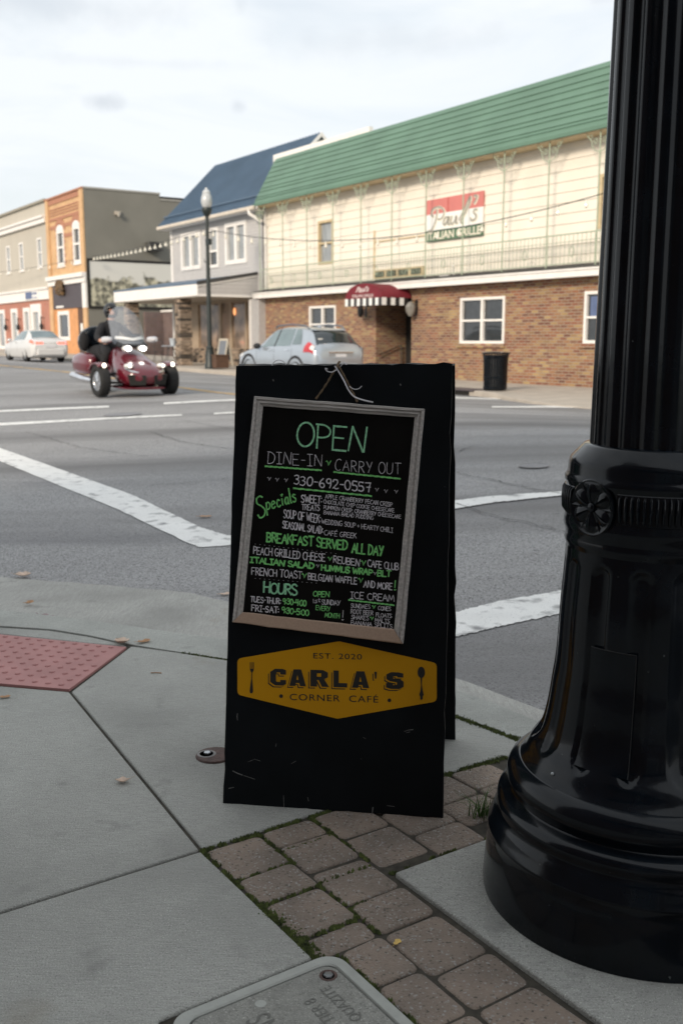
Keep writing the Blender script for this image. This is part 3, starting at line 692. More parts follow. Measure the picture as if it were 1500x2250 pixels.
# rear panel of the A
bk = MB(); hb = (.6222*.5)
zb_top = (PM @ tr_).z - .004
def wl(x, y, z): return PMI @ (BL + WU*x + NB*y + Vector((0, 0, z)))
yt = zb_top*math.tan(TH) + .012
b0, b1 = wl(.018, .575, 0), wl(.640, .5675, 0); t0_, t1_ = wl(.006, yt + .008, zb_top), wl(.6235, yt + .008, zb_top + .004)
nb2 = ((b1 - b0).cross(t0_ - b0)).normalized()
bo = chip([b0, b1, t1_, t0_]); bk.loft([bo, [p + nb2*.018 for p in bo]])
for f in bk.bm.faces: f.material_index = 1 if len(f.verts) == 4 else 0
bk.build('rear_panel', [M['board'], M['board_edge']], sb)
for fx in (.12, .50):                                                # strap hinges across the ridge
    hg = MB(); y_ = yt - .008; hg.m = PMI @ Matrix.Translation(BL + WU*fx + NB*(y_ + .006) + Vector((0, 0, zb_top - .03))) @ Matrix.Rotation(math.atan2(WU.y, WU.x), 4, 'Z')
    hg.tube([(-.03, 0, .002), (.03, 0, .002)], .004, 8); hg.build('hinge', M['black_matte'], sb, smooth=True)

# emblem
EP = [(522, 1447), (745, 1409), (959, 1457), (959, 1541), (741, 1579), (522, 1526)]
ep = [onp(*p) for p in EP]
def rounded(poly, rad, n=5):
    out = []
    for i in range(len(poly)):
        a, c, d = poly[i-1], poly[i], poly[(i+1) % len(poly)]; r = rad[i] if isinstance(rad, (list, tuple)) else rad
        if r <= 0: out.append(c); continue
        u0, u1 = (a - c).normalized(), (d - c).normalized()
        for k in range(n + 1):
            f = k/n; out.append(c + u0*r*(1-f)**2 + u1*r*f**2)
    return out
em = MB(); pr_ = rounded(ep, [.012, .004, .012, .012, .004, .012]); em.prism([Vector((p.x, p.y, .0004)) for p in pr_], (0, 0, .0012))
emb = em.build('emblem', M['emblem'], sb)
def tri(bm, faces):
    bm.normal_update(); bmesh.ops.triangulate(bm, faces=faces[:], ngon_method='EAR_CLIP')
def text_mesh(txt, offset=0.0, shear=0.0, space=1.0):
    cu = bpy.data.curves.new('t', 'FONT'); cu.body = txt; cu.offset = offset; cu.shear = shear; cu.space_character = space; cu.resolution_u = 6
    o = bpy.data.objects.new('t', cu); COL.objects.link(o); dg = bpy.context.evaluated_depsgraph_get(); dg.update()
    me = bpy.data.meshes.new_from_object(o.evaluated_get(dg)); bpy.data.objects.remove(o); bpy.data.curves.remove(cu); return me
def put_text(name, txt, mt, parent, p0, p1, up, fn, offset=0.0, space=1.0, shear=0.0, grow=0.0):
    """letters between baseline points p0-p1 with cap height vector up; fn maps (x, y) of that plane to local 3d"""
    me = text_mesh(txt, offset, shear, space); xs = [v.co.x for v in me.vertices]; x0, x1 = min(xs), max(xs); ys = [v.co.y for v in me.vertices]
    cap = 0.70
    bx = [v.co.x for v in me.vertices]
    for v in me.vertices:
        k = (v.co.x - x0)/(x1 - x0); q = v.co.y/cap; b = p0 + (p1 - p0)*k + up*q; v.co = fn(b)
    o = bpy.data.objects.new(name, me); COL.objects.link(o); o.parent = parent; me.materials.clear(); me.materials.append(mt); return o
def eloc(z): return lambda b: Vector((b.x, b.y, z))
def c6(x, y): p = onp(470 + x/2.727, 1380 + y/2.727); return Vector((p.x, p.y, 0))
def em_text(txt, x0, y0, x1, y1, h, off, z=.0021, mt='stencil', **k):
    a, c, u = c6(x0, y0), c6(x1, y1), c6(x0, y0 - h) - c6(x0, y0); return put_text('lettering', txt, M[mt], emb, a, c, u, eloc(z), offset=off, **k)
em_text("EST. 2020", 596, 181, 886, 188, 33, .004, space=1.12)
em_text("CORNER  CAFÉ", 455, 430, 984, 446, 38, .004, space=1.12)
# heavy shop name: slab letters drawn as polygons with a dropped shadow line
HV = {'C': [[(.98, .66), (.98, .92), (.78, 1), (.30, 1), (.0, .80), (.0, .2), (.30, 0), (.78, 0), (.98, .10), (.98, .34), (.62, .34), (.62, .22), (.40, .22), (.36, .30), (.36, .70), (.42, .78), (.62, .78), (.62, .66)]],
      'A': [[(.0, 0), (.26, 1), (.72, 1), (1.0, 0), (.64, 0), (.60, .18), (.40, .18), (.36, 0)]],
      'R': [[(.0, 0), (.0, 1), (.68, 1), (.94, .86), (.94, .58), (.74, .46), (1.0, 0), (.62, 0), (.44, .40), (.36, .40), (.36, 0)]],
      'L': [[(.0, 0), (.0, 1), (.38, 1), (.38, .26), (.98, .26), (.98, 0)]],
      "'": [[(.05, 1), (.33, 1), (.27, .58), (.11, .58)]],
      'S': [[(.96, .70), (.96, .94), (.70, 1), (.28, 1), (.02, .86), (.02, .58), (.22, .46), (.60, .40), (.60, .26), (.40, .22), (.36, .34), (.0, .34), (.0, .08), (.26, 0), (.72, 0), (.98, .14), (.98, .46), (.78, .58), (.40, .62), (.40, .74), (.60, .78), (.62, .70)]]}
holes = {'A': [(.44, .38), (.49, .68), (.55, .38)], 'R': [(.36, .60), (.36, .80), (.58, .80), (.58, .60)]}
def shop(name, z, mtl, dx=0.0, dy=0.0, grow=0.0):
    mb = MB(); lay = [('C', 338, 435), ('A', 452, 552), ('R', 578, 690), ('L', 716, 800), ('A', 826, 930), ("'", 958, 1012), ('S', 1030, 1138)]
    base = lambda x: 342 + (x - 338)*.030
    def P(ch, x0, x1, q):
        x = x0 + (x1 - x0)*q[0] + dx; return c6(x, base(x0 + (x1 - x0)*q[0]) - q[1]*100 + dy)
    k = 0
    for ch, x0, x1 in lay:
        for poly in HV[ch]:
            pp = [P(ch, x0, x1, q) for q in poly]
            if grow:
                if area(pp) < 0: pp.reverse()
                pp = shrink(pp, -grow)
            f = mb.face([(p.x, p.y, z + k*.00001) for p in pp]); k += 1
    tri(mb.bm, faces=mb.bm.faces); o = mb.build(name, mtl, emb, recalc=False)
    return lay, P
shop('letter_shadow', .0017, M['stencil'], -13, 12)
shop('letter_gap', .0020, M['emblem'], -7, 6)
lay, PF = shop('lettering', .0023, M['stencil'])
hm = MB()
for ch, x0, x1 in lay:
    if ch in holes: hm.face([(p.x, p.y, .0026) for p in [PF(ch, x0, x1, q) for q in holes[ch]]])
hm.build('letter_counter', M['emblem'], emb, recalc=False)
fk = MB()
def epoly(pts, z): fk.face([(p.x, p.y, z) for p in [c6(*q) for q in pts]])
for tx in (217, 224, 231, 238): epoly([(tx, 203), (tx + 3, 203), (tx + 3, 244), (tx, 244)], .0022)
epoly([(217, 243), (241, 243), (237, 258), (231, 265), (230, 300), (234, 345), (236, 380), (230, 390), (220, 390), (215, 380), (219, 345), (225, 300), (226, 265), (220, 258)], .0023)
tri(fk.bm, faces=fk.bm.faces); fk.build('fork_mark', M['stencil'], emb, recalc=False)
fk = MB(); epoly([(1241 + 22*math.sin(a), 265 - 34*math.cos(a)) for a in [k*math.pi/12 for k in range(24)]], .0022)
epoly([(1236, 290), (1246, 290), (1245, 340), (1250, 375), (1256, 400), (1249, 410), (1249, 424), (1242, 431), (1235, 424), (1235, 410), (1229, 398), (1236, 375), (1239, 340)], .0023)
tri(fk.bm, faces=fk.bm.faces); fk.build('spoon_mark', M['stencil'], emb, recalc=False)
fk = MB()
for cx, cy in ((403, 407), (1050, 432)): epoly([(cx + 11*math.sin(a), cy - 11*math.cos(a)) for a in [k*math.pi/8 for k in range(16)]], .0022)
fk.build('dot_mark', M['stencil'], emb, recalc=False)

# ================================================================== chalkboard hung on the board
cb = empty('framed_chalkboard', (0, 0, 0), 0, 'small framed chalkboard menu hanging crooked from twine on the black sandwich board', 'chalkboard'); cb.matrix_world = PM
FO = .022                                                            # front of the frame above the plywood
oq = [onp(x, y, FO) for x, y in ((558, 870), (932, 898), (885, 1415), (510, 1367))]
iq = [onp(500 + x/2.885, 780 + y/2.885, FO) for x, y in ((220, 322), (1183, 392), (1052, 1740), (92, 1632))]
ml = MB(); mo = [a.lerp(c, .5) for a, c in zip(oq, iq)]; ml.prism([Vector((p.x, p.y, .004)) for p in mo], (0, 0, .006)); slate = ml.build('slate', M['slate'], cb)
for i, (nm, mt) in enumerate((('frame_rail', 'frame_wood_across'), ('frame_stile', 'frame_wood'), ('taped_rail', 'tape'), ('frame_stile', 'frame_wood'))):
    a, c, d, e = oq[i], oq[(i+1) % 4], iq[(i+1) % 4], iq[i]
    rl = MB(); g0 = .0006
    def cs(o, q, z0=.002):
        v = q - o; P_ = lambda k, z: (o.x + v.x*k, o.y + v.y*k, z)
        if nm == 'taped_rail': return [P_(0, z0), P_(-.02, FO - .003), P_(.06, FO), P_(.94, FO - .001), P_(1, FO - .004), P_(1, z0)]
        return [P_(0, z0), P_(0, FO - .003), P_(.05, FO), P_(.30, FO), P_(.36, FO - .0045), P_(.44, FO - .0045), P_(.50, FO - .001), P_(.66, FO - .001), P_(.74, FO - .006), P_(.95, FO - .007), P_(1, FO - .009), P_(1, z0)]
    t = (c - a).normalized()*g0
    nseg = 14; rings = []
    for k in range(nseg + 1):
        f = k/nseg; o = a.lerp(c, f); q = e.lerp(d, f)
        if k == 0: o, q = o + t, q + t
        if k == nseg: o, q = o - t, q - t
        wv = Vector((random.gauss(0, .0005), random.gauss(0, .0005), 0)) if 0 < k < nseg else Vector()
        rings.append(cs(o + wv, q + wv))
    rl.loft(rings); ob = rl.build(nm, M[mt], cb, smooth=True, angle=25)
    if nm == 'taped_rail': ob['label'] = 'bottom rail wrapped in brown tape'
# twine
tk = MB(); tz = .012
def tw(pts, r=.0028, n=8):
    P_ = [onp(*p) for p in pts]; out = []
    for a, c in zip(P_, P_[1:]):
        k = max(3, int((c - a).length/.004))
        out += [a.lerp(c, i/k) for i in range(k)]
    out.append(P_[-1]); tk.tube([(p.x + random.gauss(0, .0003), p.y, tz) for p in out], [r*(1 + .22*math.sin(i*1.3)) for i in range(len(out))], n)
tw([(695, 878), (707, 862), (722, 840), (736, 815), (743, 808)]); tw([(745, 806), (752, 818), (766, 845), (780, 872), (786, 884)])
tk.tube([(onp(740, 812).x, onp(740, 812).y, tz), (onp(744, 800).x, onp(744, 800).y + .003, .004), (onp(745, 799).x, onp(745, 799).y + .006, -.006)], .0035, 8)
tk.build('hanging_twine', M['twine'], cb, smooth=True)
# white curling ribbon tied at the ridge
rbn = empty('curling_ribbon', (0, 0, 0), 0, 'thin white curling ribbon tied around the twine at the top of the board', 'ribbon'); rbn.matrix_world = PM
def strip(name, pts, wid, z):
    P_ = [onp(*p) for p in pts]; cm = catmull([(p.x, p.y, z[i] if isinstance(z, list) else z) for i, p in enumerate(P_)], 8); mb = MB(); rows = []
    for i, p in enumerate(cm):
        a = Vector(cm[max(0, i-1)]); c = Vector(cm[min(len(cm)-1, i+1)]); t = (c - a).normalized(); n = Vector((-t.y, t.x, .25*math.sin(i*.3))).normalized()*wid*.5
        rows.append([Vector(p) + n, Vector(p) + Vector((0, 0, .0008)), Vector(p) - n, Vector(p) - Vector((0, 0, .0008))])
    mb.loft(rows); return mb.build(name, M['ribbon'], rbn, smooth=True)
strip('ribbon_tail', [(737, 806), (745, 818), (757, 838), (767, 858), (780, 874), (800, 882), (822, 887)], .0042, [.017, .018, .02, .024, .028, .030, .031])
strip('ribbon_curl', [(744, 813), (732, 820), (721, 818), (717, 812), (722, 814)], .0032, .02)
strip('ribbon_end', [(770, 852), (780, 858), (790, 857), (797, 851)], .002, .026)
strip('ribbon_loop', [(597, 803), (602, 795), (612, 791), (622, 794), (628, 801)], .0022, [-.004, -.002, 0, -.002, -.004])
strip('ribbon_tuft', [(748, 806), (753, 800), (755, 797), (762, 802)], .0026, .004)

# ------------------------------------------------------------------ hand lettering: one stroke per polyline
def arc(cx, cy, rx, ry, a0, a1, n=10): return [(cx + rx*math.cos(R(a0 + (a1-a0)*k/n)), cy + ry*math.sin(R(a0 + (a1-a0)*k/n))) for k in range(n + 1)]
G = {
 'A': (.66, [[(0, 0), (.33, 1), (.66, 0)], [(.12, .38), (.55, .38)]]),
 'B': (.6, [[(0, 0), (0, 1)], [(0, 1), (.3, 1), (.48, .9), (.48, .65), (.3, .53), (0, .52)], [(.3, .53), (.52, .42), (.56, .2), (.38, .02), (0, 0)]]),
 'C': (.6, [arc(.36, .5, .36, .5, 55, 305, 12)]),
 'D': (.64, [[(.04, 0), (.04, 1)], [(0, 1), (.3, .97), (.56, .75), (.6, .45), (.45, .12), (.2, 0), (0, 0)]]),
 'E': (.54, [[(.5, 1), (0, 1), (0, 0), (.52, 0)], [(0, .52), (.4, .52)]]),
 'F': (.52, [[(.52, 1), (0, 1), (0, 0)], [(0, .53), (.4, .53)]]),
 'G': (.66, [arc(.34, .5, .34, .5, 60, 340, 12) + [(.64, .45), (.38, .45)]]),
 'H': (.6, [[(0, 0), (0, 1)], [(.58, 0), (.58, 1)], [(0, .5), (.58, .52)]]),
 'I': (.42, [[(0, 1), (.42, 1)], [(.21, 1), (.21, 0)], [(0, 0), (.42, 0)]]),
 'J': (.5, [[(.1, 1), (.5, 1)], [(.35, 1), (.35, .2), (.2, 0), (0, .15)]]),
 'K': (.56, [[(0, 0), (0, 1)], [(.52, 1), (0, .42)], [(.18, .6), (.56, 0)]]),
 'L': (.5, [[(0, 1), (0, 0), (.5, 0)]]),
 'M': (.78, [[(0, 0), (.1, 1), (.39, .25), (.68, 1), (.78, 0)]]),
 'N': (.64, [[(0, 0), (.06, 1)], [(.06, 1), (.56, 0)], [(.56, 0), (.64, 1.02)]]),
 'O': (.66, [arc(.33, .5, .33, .5, 100, 460, 18)]),
 'P': (.54, [[(.04, 0), (.04, 1)], [(0, 1), (.34, .98), (.54, .8), (.48, .56), (.25, .46), (.04, .46)]]),
 'Q': (.68, [arc(.33, .5, .33, .5, 100, 460, 16), [(.4, .25), (.68, -.05)]]),
 'R': (.58, [[(.04, 0), (.04, 1)], [(0, 1), (.34, .98), (.5, .8), (.44, .58), (.04, .48)], [(.22, .5), (.58, 0)]]),
 'S': (.54, [[(.5, .86), (.36, 1), (.14, .98), (.03, .8), (.12, .6), (.4, .45), (.52, .25), (.4, .04), (.16, 0), (0, .14)]]),
 'T': (.6, [[(0, 1), (.62, 1)], [(.31, 1), (.31, 0)]]),
 'U': (.58, [[(0, 1), (0, .3), (.12, .04), (.34, 0), (.52, .14), (.58, .4), (.58, 1)]]),
 'V': (.6, [[(0, 1), (.3, 0), (.6, 1)]]),
 'W': (.84, [[(0, 1), (.2, 0), (.42, .75), (.64, 0), (.84, 1)]]),
 'X': (.56, [[(0, 1), (.56, 0)], [(.56, 1), (0, 0)]]),
 'Y': (.56, [[(0, 1), (.28, .5)], [(.58, 1), (.2, 0)]]),
 'Z': (.56, [[(0, 1), (.56, 1), (0, 0), (.56, 0)]]),
 '0': (.54, [arc(.27, .5, .27, .5, 100, 460, 16)]), '1': (.16, [[(.08, 0), (.08, 1)]]),
 '2': (.54, [[(.02, .75), (.1, .95), (.3, 1), (.46, .88), (.44, .62), (.2, .3), (.0, .06), (.12, .12), (.3, .02), (.54, .1)]]),
 '3': (.5, [[(.04, .9), (.24, 1), (.44, .88), (.4, .65), (.2, .55)], [(.2, .55), (.46, .45), (.48, .2), (.28, 0), (.0, .08)]]),
 '4': (.54, [[(.08, 1), (.04, .45), (.52, .45)], [(.42, 1), (.4, 0)]]),
 '5': (.5, [[(.48, 1), (.08, 1), (.05, .58), (.3, .6), (.48, .42), (.46, .15), (.25, 0), (0, .08)]]),
 '6': (.52, [[(.42, 1), (.12, .65), (.02, .3), (.15, .03), (.38, .02), (.5, .22), (.4, .46), (.18, .46), (.04, .3)]]),
 '7': (.52, [[(0, .96), (.52, 1), (.38, .5), (.34, 0)], [(.14, .5), (.5, .54)]]),
 '8': (.5, [arc(.25, .74, .2, .25, 270, 630, 12), arc(.25, .25, .25, .25, 90, 450, 12)]),
 '9': (.5, [[(.46, .75), (.3, .5), (.08, .55), (.02, .8), (.16, 1), (.38, .98), (.46, .75), (.44, .3), (.36, 0)]]),
 '-': (.36, [[(.02, .48), (.34, .48)]]), '+': (.4, [[(.2, .25), (.2, .75)], [(.0, .5), (.4, .5)]]),
 ':': (.1, [[(.05, .2), (.06, .27)], [(.05, .66), (.06, .73)]]), ',': (.1, [[(.07, .06), (.02, -.12)]]), '.': (.1, [[(.03, .0), (.07, .06)]]), "'": (.1, [[(.05, 1), (.04, .8)]]),
 '!': (.16, [[(.1, 1), (.08, .28)], [(.02, .1), (.07, .02), (.14, .1)]]),
 'É': (.54, [[(.5, 1), (0, 1), (0, 0), (.52, 0)], [(0, .52), (.4, .52)], [(.2, 1.12), (.38, 1.28)]]),
 'p': (.44, [[(.04, .66), (.02, -.42)], [(.04, .5), (.22, .68), (.42, .5), (.38, .16), (.18, .06), (.04, .16)]]),
 'e': (.42, [[(.03, .36), (.38, .44), (.34, .62), (.16, .66), (.03, .4), (.1, .08), (.28, .02), (.42, .14)]]),
 'c': (.4, [[(.38, .56), (.2, .66), (.04, .4), (.1, .08), (.28, .02), (.4, .12)]]),
 'i': (.16, [[(.06, .62), (.08, .02)], [(.0, 1.0), (.06, .86), (.16, 1.02)]]),
 'a': (.44, [[(.4, .58), (.18, .64), (.03, .36), (.1, .06), (.26, .06), (.38, .3), (.4, .6), (.4, .1), (.46, .02)]]),
 'l': (.16, [[(.06, 1.35), (.06, .1), (.12, 0)]]),
 's': (.36, [[(.34, .6), (.16, .68), (.06, .5), (.3, .3), (.3, .08), (.1, 0), (0, .1)]]),
 't': (.34, [[(.15, .9), (.15, .1), (.3, .02)], [(0, .6), (.32, .6)]]),
 ' ': (.30, []),
}
def smooth_line(pts):
    if len(pts) < 5: 
        out = []
        for a, c in zip(pts, pts[1:]): out += [(lerp(a[0], c[0], k/3), lerp(a[1], c[1], k/3)) for k in range(3)]
        return out + [pts[-1]]
    return [tuple(p) for p in catmull([tuple(p) for p in pts], 3)]
ZS = [0.0108]
def chalk(mb, txt, a, c, up, wid, fn=None, gap=.15, jit=.026, passes=1):
    """write txt from point a to c with cap height vector up (plane coordinates)"""
    W = sum(G[ch][0] + gap for ch in txt) - gap; ex = (c - a)/W; x = 0.0
    for ch in txt:
        gw, st_ = G[ch]; dx, dy, sc = random.uniform(-jit, jit), random.uniform(-jit, jit)*1.6, 1 + random.uniform(-.04, .04)
        for line in st_:
            for ps in range(passes):
                pts = []; sl_ = random.uniform(-.07, .07)
                oj = random.uniform(-.03, .03) if ps else 0
                for q in smooth_line(line):
                    p = a + ex*(x + dx + oj + q[0] + (q[1] - .5)*sl_) + up*((q[1]*sc) + dy + oj); pts.append(p)
                ZS[0] += .0000016
                stroke(mb, pts, wid*random.uniform(.88, 1.12), ZS[0])
        x += gw + gap
CPL = .010
def cA(x, y): p = onp(520 + x/3.75, 900 + y/3.75, CPL); return Vector((p.x, p.y, 0))
def cB(x, y): p = onp(520 + x/3.75, 1060 + y/3.75, CPL); return Vector((p.x, p.y, 0))
PXM = (onp(800, 1100, CPL) - onp(700, 1100, CPL)).length/100/3.75       # metres per crop pixel
def line_(fn, txt, x0, y0, x1, y1, h, colr, w_, **k):
    mb = MB(); a, c = fn(x0, y0), fn(x1, y1); chalk(mb, txt, a, c, fn(x0 + h*.045, y0 - h) - a, w_*(1.12 if h > 40 else .88)*PXM, **k)
    return mb.build('chalk_writing', M['chalk_' + colr], slate, recalc=False)
def heart(mb, fn, cx, cy, s, w_):
    ZS[0] += .000002; stroke(mb, [fn(cx - s*.5, cy - s*.35), fn(cx - s*.32, cy - s*.5), fn(cx - s*.12, cy - s*.2), fn(cx - s*.02, cy + s*.45), fn(cx + s*.25, cy - s*.1), fn(cx + s*.5, cy - s*.5)], w_*PXM, ZS[0])
def wavy(mb, fn, x0, y0, x1, y1, w_):
    for o in (-.28, .25):
        ZS[0] += .000002; stroke(mb, [fn(lerp(x0, x1, k/40), lerp(y0, y1, k/40) + (math.sin(k*1.7 + o*9)*1.6 + o*w_*.6)) for k in range(41)], w_*.72*PXM, ZS[0])
line_(cA, "OPEN", 500, 298, 1062, 350, 196, 'mint', 13, gap=.09)
line_(cA, "DINE-IN", 252, 441, 700, 468, 92, 'white', 4.2); line_(cA, "CARRY OUT", 808, 502, 1345, 535, 90, 'white', 4.2, gap=.2)
line_(cA, "330-692-0557", 472, 615, 1100, 682, 74, 'white', 8, gap=.16)
um = MB(); wavy(um, cA, 235, 467, 697, 500, 13); wavy(um, cA, 800, 514, 1346, 570, 13); wavy(um, cA, 468, 648, 1110, 712, 13); wavy(um, cB, 922, 968, 1295, 1012, 12)
um.build('chalk_underline', M['chalk_green'], slate, recalc=False)
hw = MB(); hg_ = MB()
for x, y in ((268, 572), (333, 580), (407, 584), (1153, 662), (1228, 674), (1312, 678)): heart(hw, cA, x, y, 28, 4)
heart(hg_, cA, 756, 442, 40, 7)
for x, y, s in ((767, 632, 34), (1043, 665, 40), (557, 770, 40), (1020, 808, 38), (1128, 1028, 26), (1112, 1122, 26)): heart(hg_, cB, x, y, s, 7)
for x, y in ((668, 690), (1138, 752)): heart(hw, cB, x, y, 24, 4)
# little dotted rules
for x0, y0, x1, y1, n in ((150, 507, 850, 590, 18), (150, 790, 690, 832, 14)):
    for k in range(n):
        x, y = lerp(x0, x1, k/n), lerp(y0, y1, k/n); ZS[0] += .000002
        stroke(hw, [cB(x, y), cB(x + 8, y + 1)], 2.2*PXM, ZS[0])
hw.build('chalk_heart', M['chalk_white'], slate, recalc=False); hg_.build('chalk_heart', M['chalk_green'], slate, recalc=False)
sp = MB(); ZS[0] += .00001
stroke(sp, [cA(*p) for p in catmull([(212, 722), (190, 714), (165, 735), (170, 775), (205, 795), (235, 830), (225, 875), (195, 892), (176, 868)], 5)], 13*PXM, ZS[0])
chalk(sp, "pecials", cA(248, 832), cA(492, 757), cA(236, 742) - cA(248, 832), 11*PXM, gap=.17); sp.build('chalk_writing', M['chalk_green'], slate, recalc=False)
for a_ in (("SWEET:", 532, 763, 700, 772, 60, 'white', 7), ("TREATS", 535, 826, 682, 834, 46, 'white', 5.5), ("APPLE CRANBERRY PECAN CRISP", 730, 731, 1280, 800, 33, 'white', 5),
           ("CHOCOLATE CHIP COOKIE CHEESECAKE", 716, 772, 1297, 848, 30, 'white', 4.6), ("PUMPKIN CRISP, CRANBERRY CHEESECAKE", 717, 818, 1352, 900, 30, 'white', 4.6), ("BANANA BREAD PUDDING", 718, 861, 1125, 908, 30, 'white', 4.6)): line_(cA, *a_, gap=.12)
for a_ in (("SOUP OF WEEK:", 388, 290, 690, 334, 66, 'white', 6.5), ("WEDDING SOUP + HEARTY CHILI", 700, 338, 1285, 414, 38, 'white', 5), ("SEASONAL SALAD:", 380, 374, 708, 424, 58, 'white', 6.5), ("CAFÉ GREEK", 720, 433, 985, 460, 40, 'white', 5),
           ("PEACH GRILLED CHEESE", 138, 588, 728, 652, 60, 'white', 6.5), ("REUBEN", 796, 660, 1012, 690, 54, 'white', 6.5), ("CAFE CLUB", 1078, 692, 1330, 724, 54, 'white', 6.5),
           ("FRENCH TOAST", 125, 760, 535, 795, 58, 'white', 6.5), ("BELGIAN WAFFLE", 588, 800, 990, 838, 52, 'white', 6.5), ("AND MORE", 1047, 862, 1280, 885, 52, 'white', 6.5),
           ("TUES-THUR:", 115, 982, 362, 1004, 46, 'white', 6.5), ("FRI-SAT:", 125, 1056, 348, 1076, 48, 'white', 7), ("SUNDAY", 700, 1003, 850, 1012, 40, 'white', 6), ("1st", 628, 995, 690, 985, 34, 'white', 5),
           ("ICE CREAM", 937, 955, 1295, 982, 54, 'white', 5.5), ("SUNDAES", 940, 1030, 1098, 1042, 33, 'white', 5), ("CONES", 1165, 1050, 1268, 1058, 32, 'white', 5), ("ROOT BEER", 940, 1079, 1122, 1094, 35, 'white', 5),
           ("FLOATS", 1147, 1106, 1275, 1116, 33, 'white', 5), ("SHAKES", 945, 1124, 1086, 1136, 33, 'white', 5), ("MALTS", 1138, 1149, 1258, 1160, 33, 'white', 5), ("BANANA SPLITS", 942, 1170, 1280, 1202, 33, 'white', 5)): line_(cB, *a_, gap=.12)
for a_ in (("BREAKFAST SERVED", 247, 488, 910, 556, 74, 'green', 10), ("ALL DAY", 948, 578, 1202, 606, 78, 'green', 10), ("ITALIAN SALAD", 115, 660, 636, 712, 44, 'green', 10), ("HUMMUS WRAP", 697, 722, 1115, 764, 46, 'green', 10), ("BLT", 1160, 772, 1268, 778, 48, 'green', 9),
           ("9:30-4:00", 382, 1000, 572, 1020, 46, 'green', 8), ("9:30-5:00", 372, 1074, 594, 1100, 46, 'green', 8), ("OPEN", 632, 938, 764, 944, 42, 'green', 7), ("EVERY", 653, 1050, 768, 1060, 38, 'green', 6), ("MONTH", 728, 1110, 846, 1120, 38, 'green', 6), ("!", 1290, 892, 1310, 892, 82, 'green', 7)): line_(cB, *a_, gap=.10, passes=2 if a_[7] >= 9 else 1)
line_(cB, "HOURS", 226, 905, 500, 932, 86, 'mint', 11, gap=.1, passes=2)
line_(cB, "!", 862, 1136, 880, 1137, 85, 'white', 4)

# ================================================================== ground fittings
ub = empty('utility_box', tuple(ab(.85, -.152)), YAW, 'grey concrete utility box with bolted lid set flush in the pavement', 'utility box')
def rrect(x0, x1, y0, y1, r, n=6):
    out = []
    for cx, cy, a in ((x1 - r, y1 - r, 0), (x0 + r, y1 - r, 90), (x0 + r, y0 + r, 180), (x1 - r, y0 + r, 270)):
        out += [Vector((cx + r*math.cos(R(a + 90*k/n)), cy + r*math.sin(R(a + 90*k/n)), 0)) for k in range(n + 1)]
    return out
hx, hy = .295, .196
rim = MB(); A_ = rrect(-hx, hx, -hy, hy, .045); B_ = rrect(-hx + .026, hx - .026, -hy + .026, hy - .026, .030)
rim.loft([[p + Vector((0, 0, -.05)) for p in A_], [p + Vector((0, 0, .002)) for p in A_], [p*0.985 + Vector((0, 0, .004)) for p in A_], [p*1.012 + Vector((0, 0, .004)) for p in B_], [p + Vector((0, 0, .001)) for p in B_], [p + Vector((0, 0, -.03)) for p in B_]], cap=False)
rim.build('rim', M['polymer_rim'], ub, smooth=True, angle=40)
lid = MB(); C_ = rrect(-hx + .0295, hx - .0295, -hy + .0295, hy - .0295, .028); lid.loft([[p + Vector((0, 0, -.04)) for p in C_], [p + Vector((0, 0, .000)) for p in C_], [p*.994 + Vector((0, 0, .002)) for p in C_]])
lidb = lid.build('lid', M['polymer'], ub, smooth=True, angle=40)
bx_, by_ = -hx + .062, hy - .056
bt = MB(); bt.lathe([(.019, .0026), (.0155, .0034), (.013, .0026)], 24, (bx_, by_, 0)); bt.build('bolt_socket', M['rust'], lidb, smooth=True)
bt = MB(); bt.lathe([(.0105, .003), (.0098, .0055), (.0, .006)], 6, (bx_, by_, 0)); bt.build('bolt', M['steel'], lidb)
bt = MB(); bt.lathe([(.012, .0023), (.011, .0031), (.0, .0031)], 16, (-hx + .062, -.02, 0)); bt.build('lift_plug', M['polymer_rim'], lidb, smooth=True)
M['relief'] = mat('lid_lettering', (0.13, 0.13, 0.118), .8)
def lid_text(txt, a0, a1, b_, h):                                     # reads from the far side: runs along -a, tops towards -b
    p0, p1 = Vector((a0, b_, 0)), Vector((a1, b_, 0)); me = put_text('lettering', txt, M['relief'], lidb, p0, p1, Vector((0, -h, 0)), lambda b: Vector((b.x, b.y, .0030)))
lid_text("TIER 8", -.110, -.190, .078, .026); lid_text("QUAZITE", -.085, -.205, .124, .024); lid_text("COMMUNICATIONS", .235, -.205, -.02, .052)
ph = MB(); ph.box(-.095, -.055, .03, .055, .0022, .0028); ph.build('pull_slot', M['dark'], lidb)

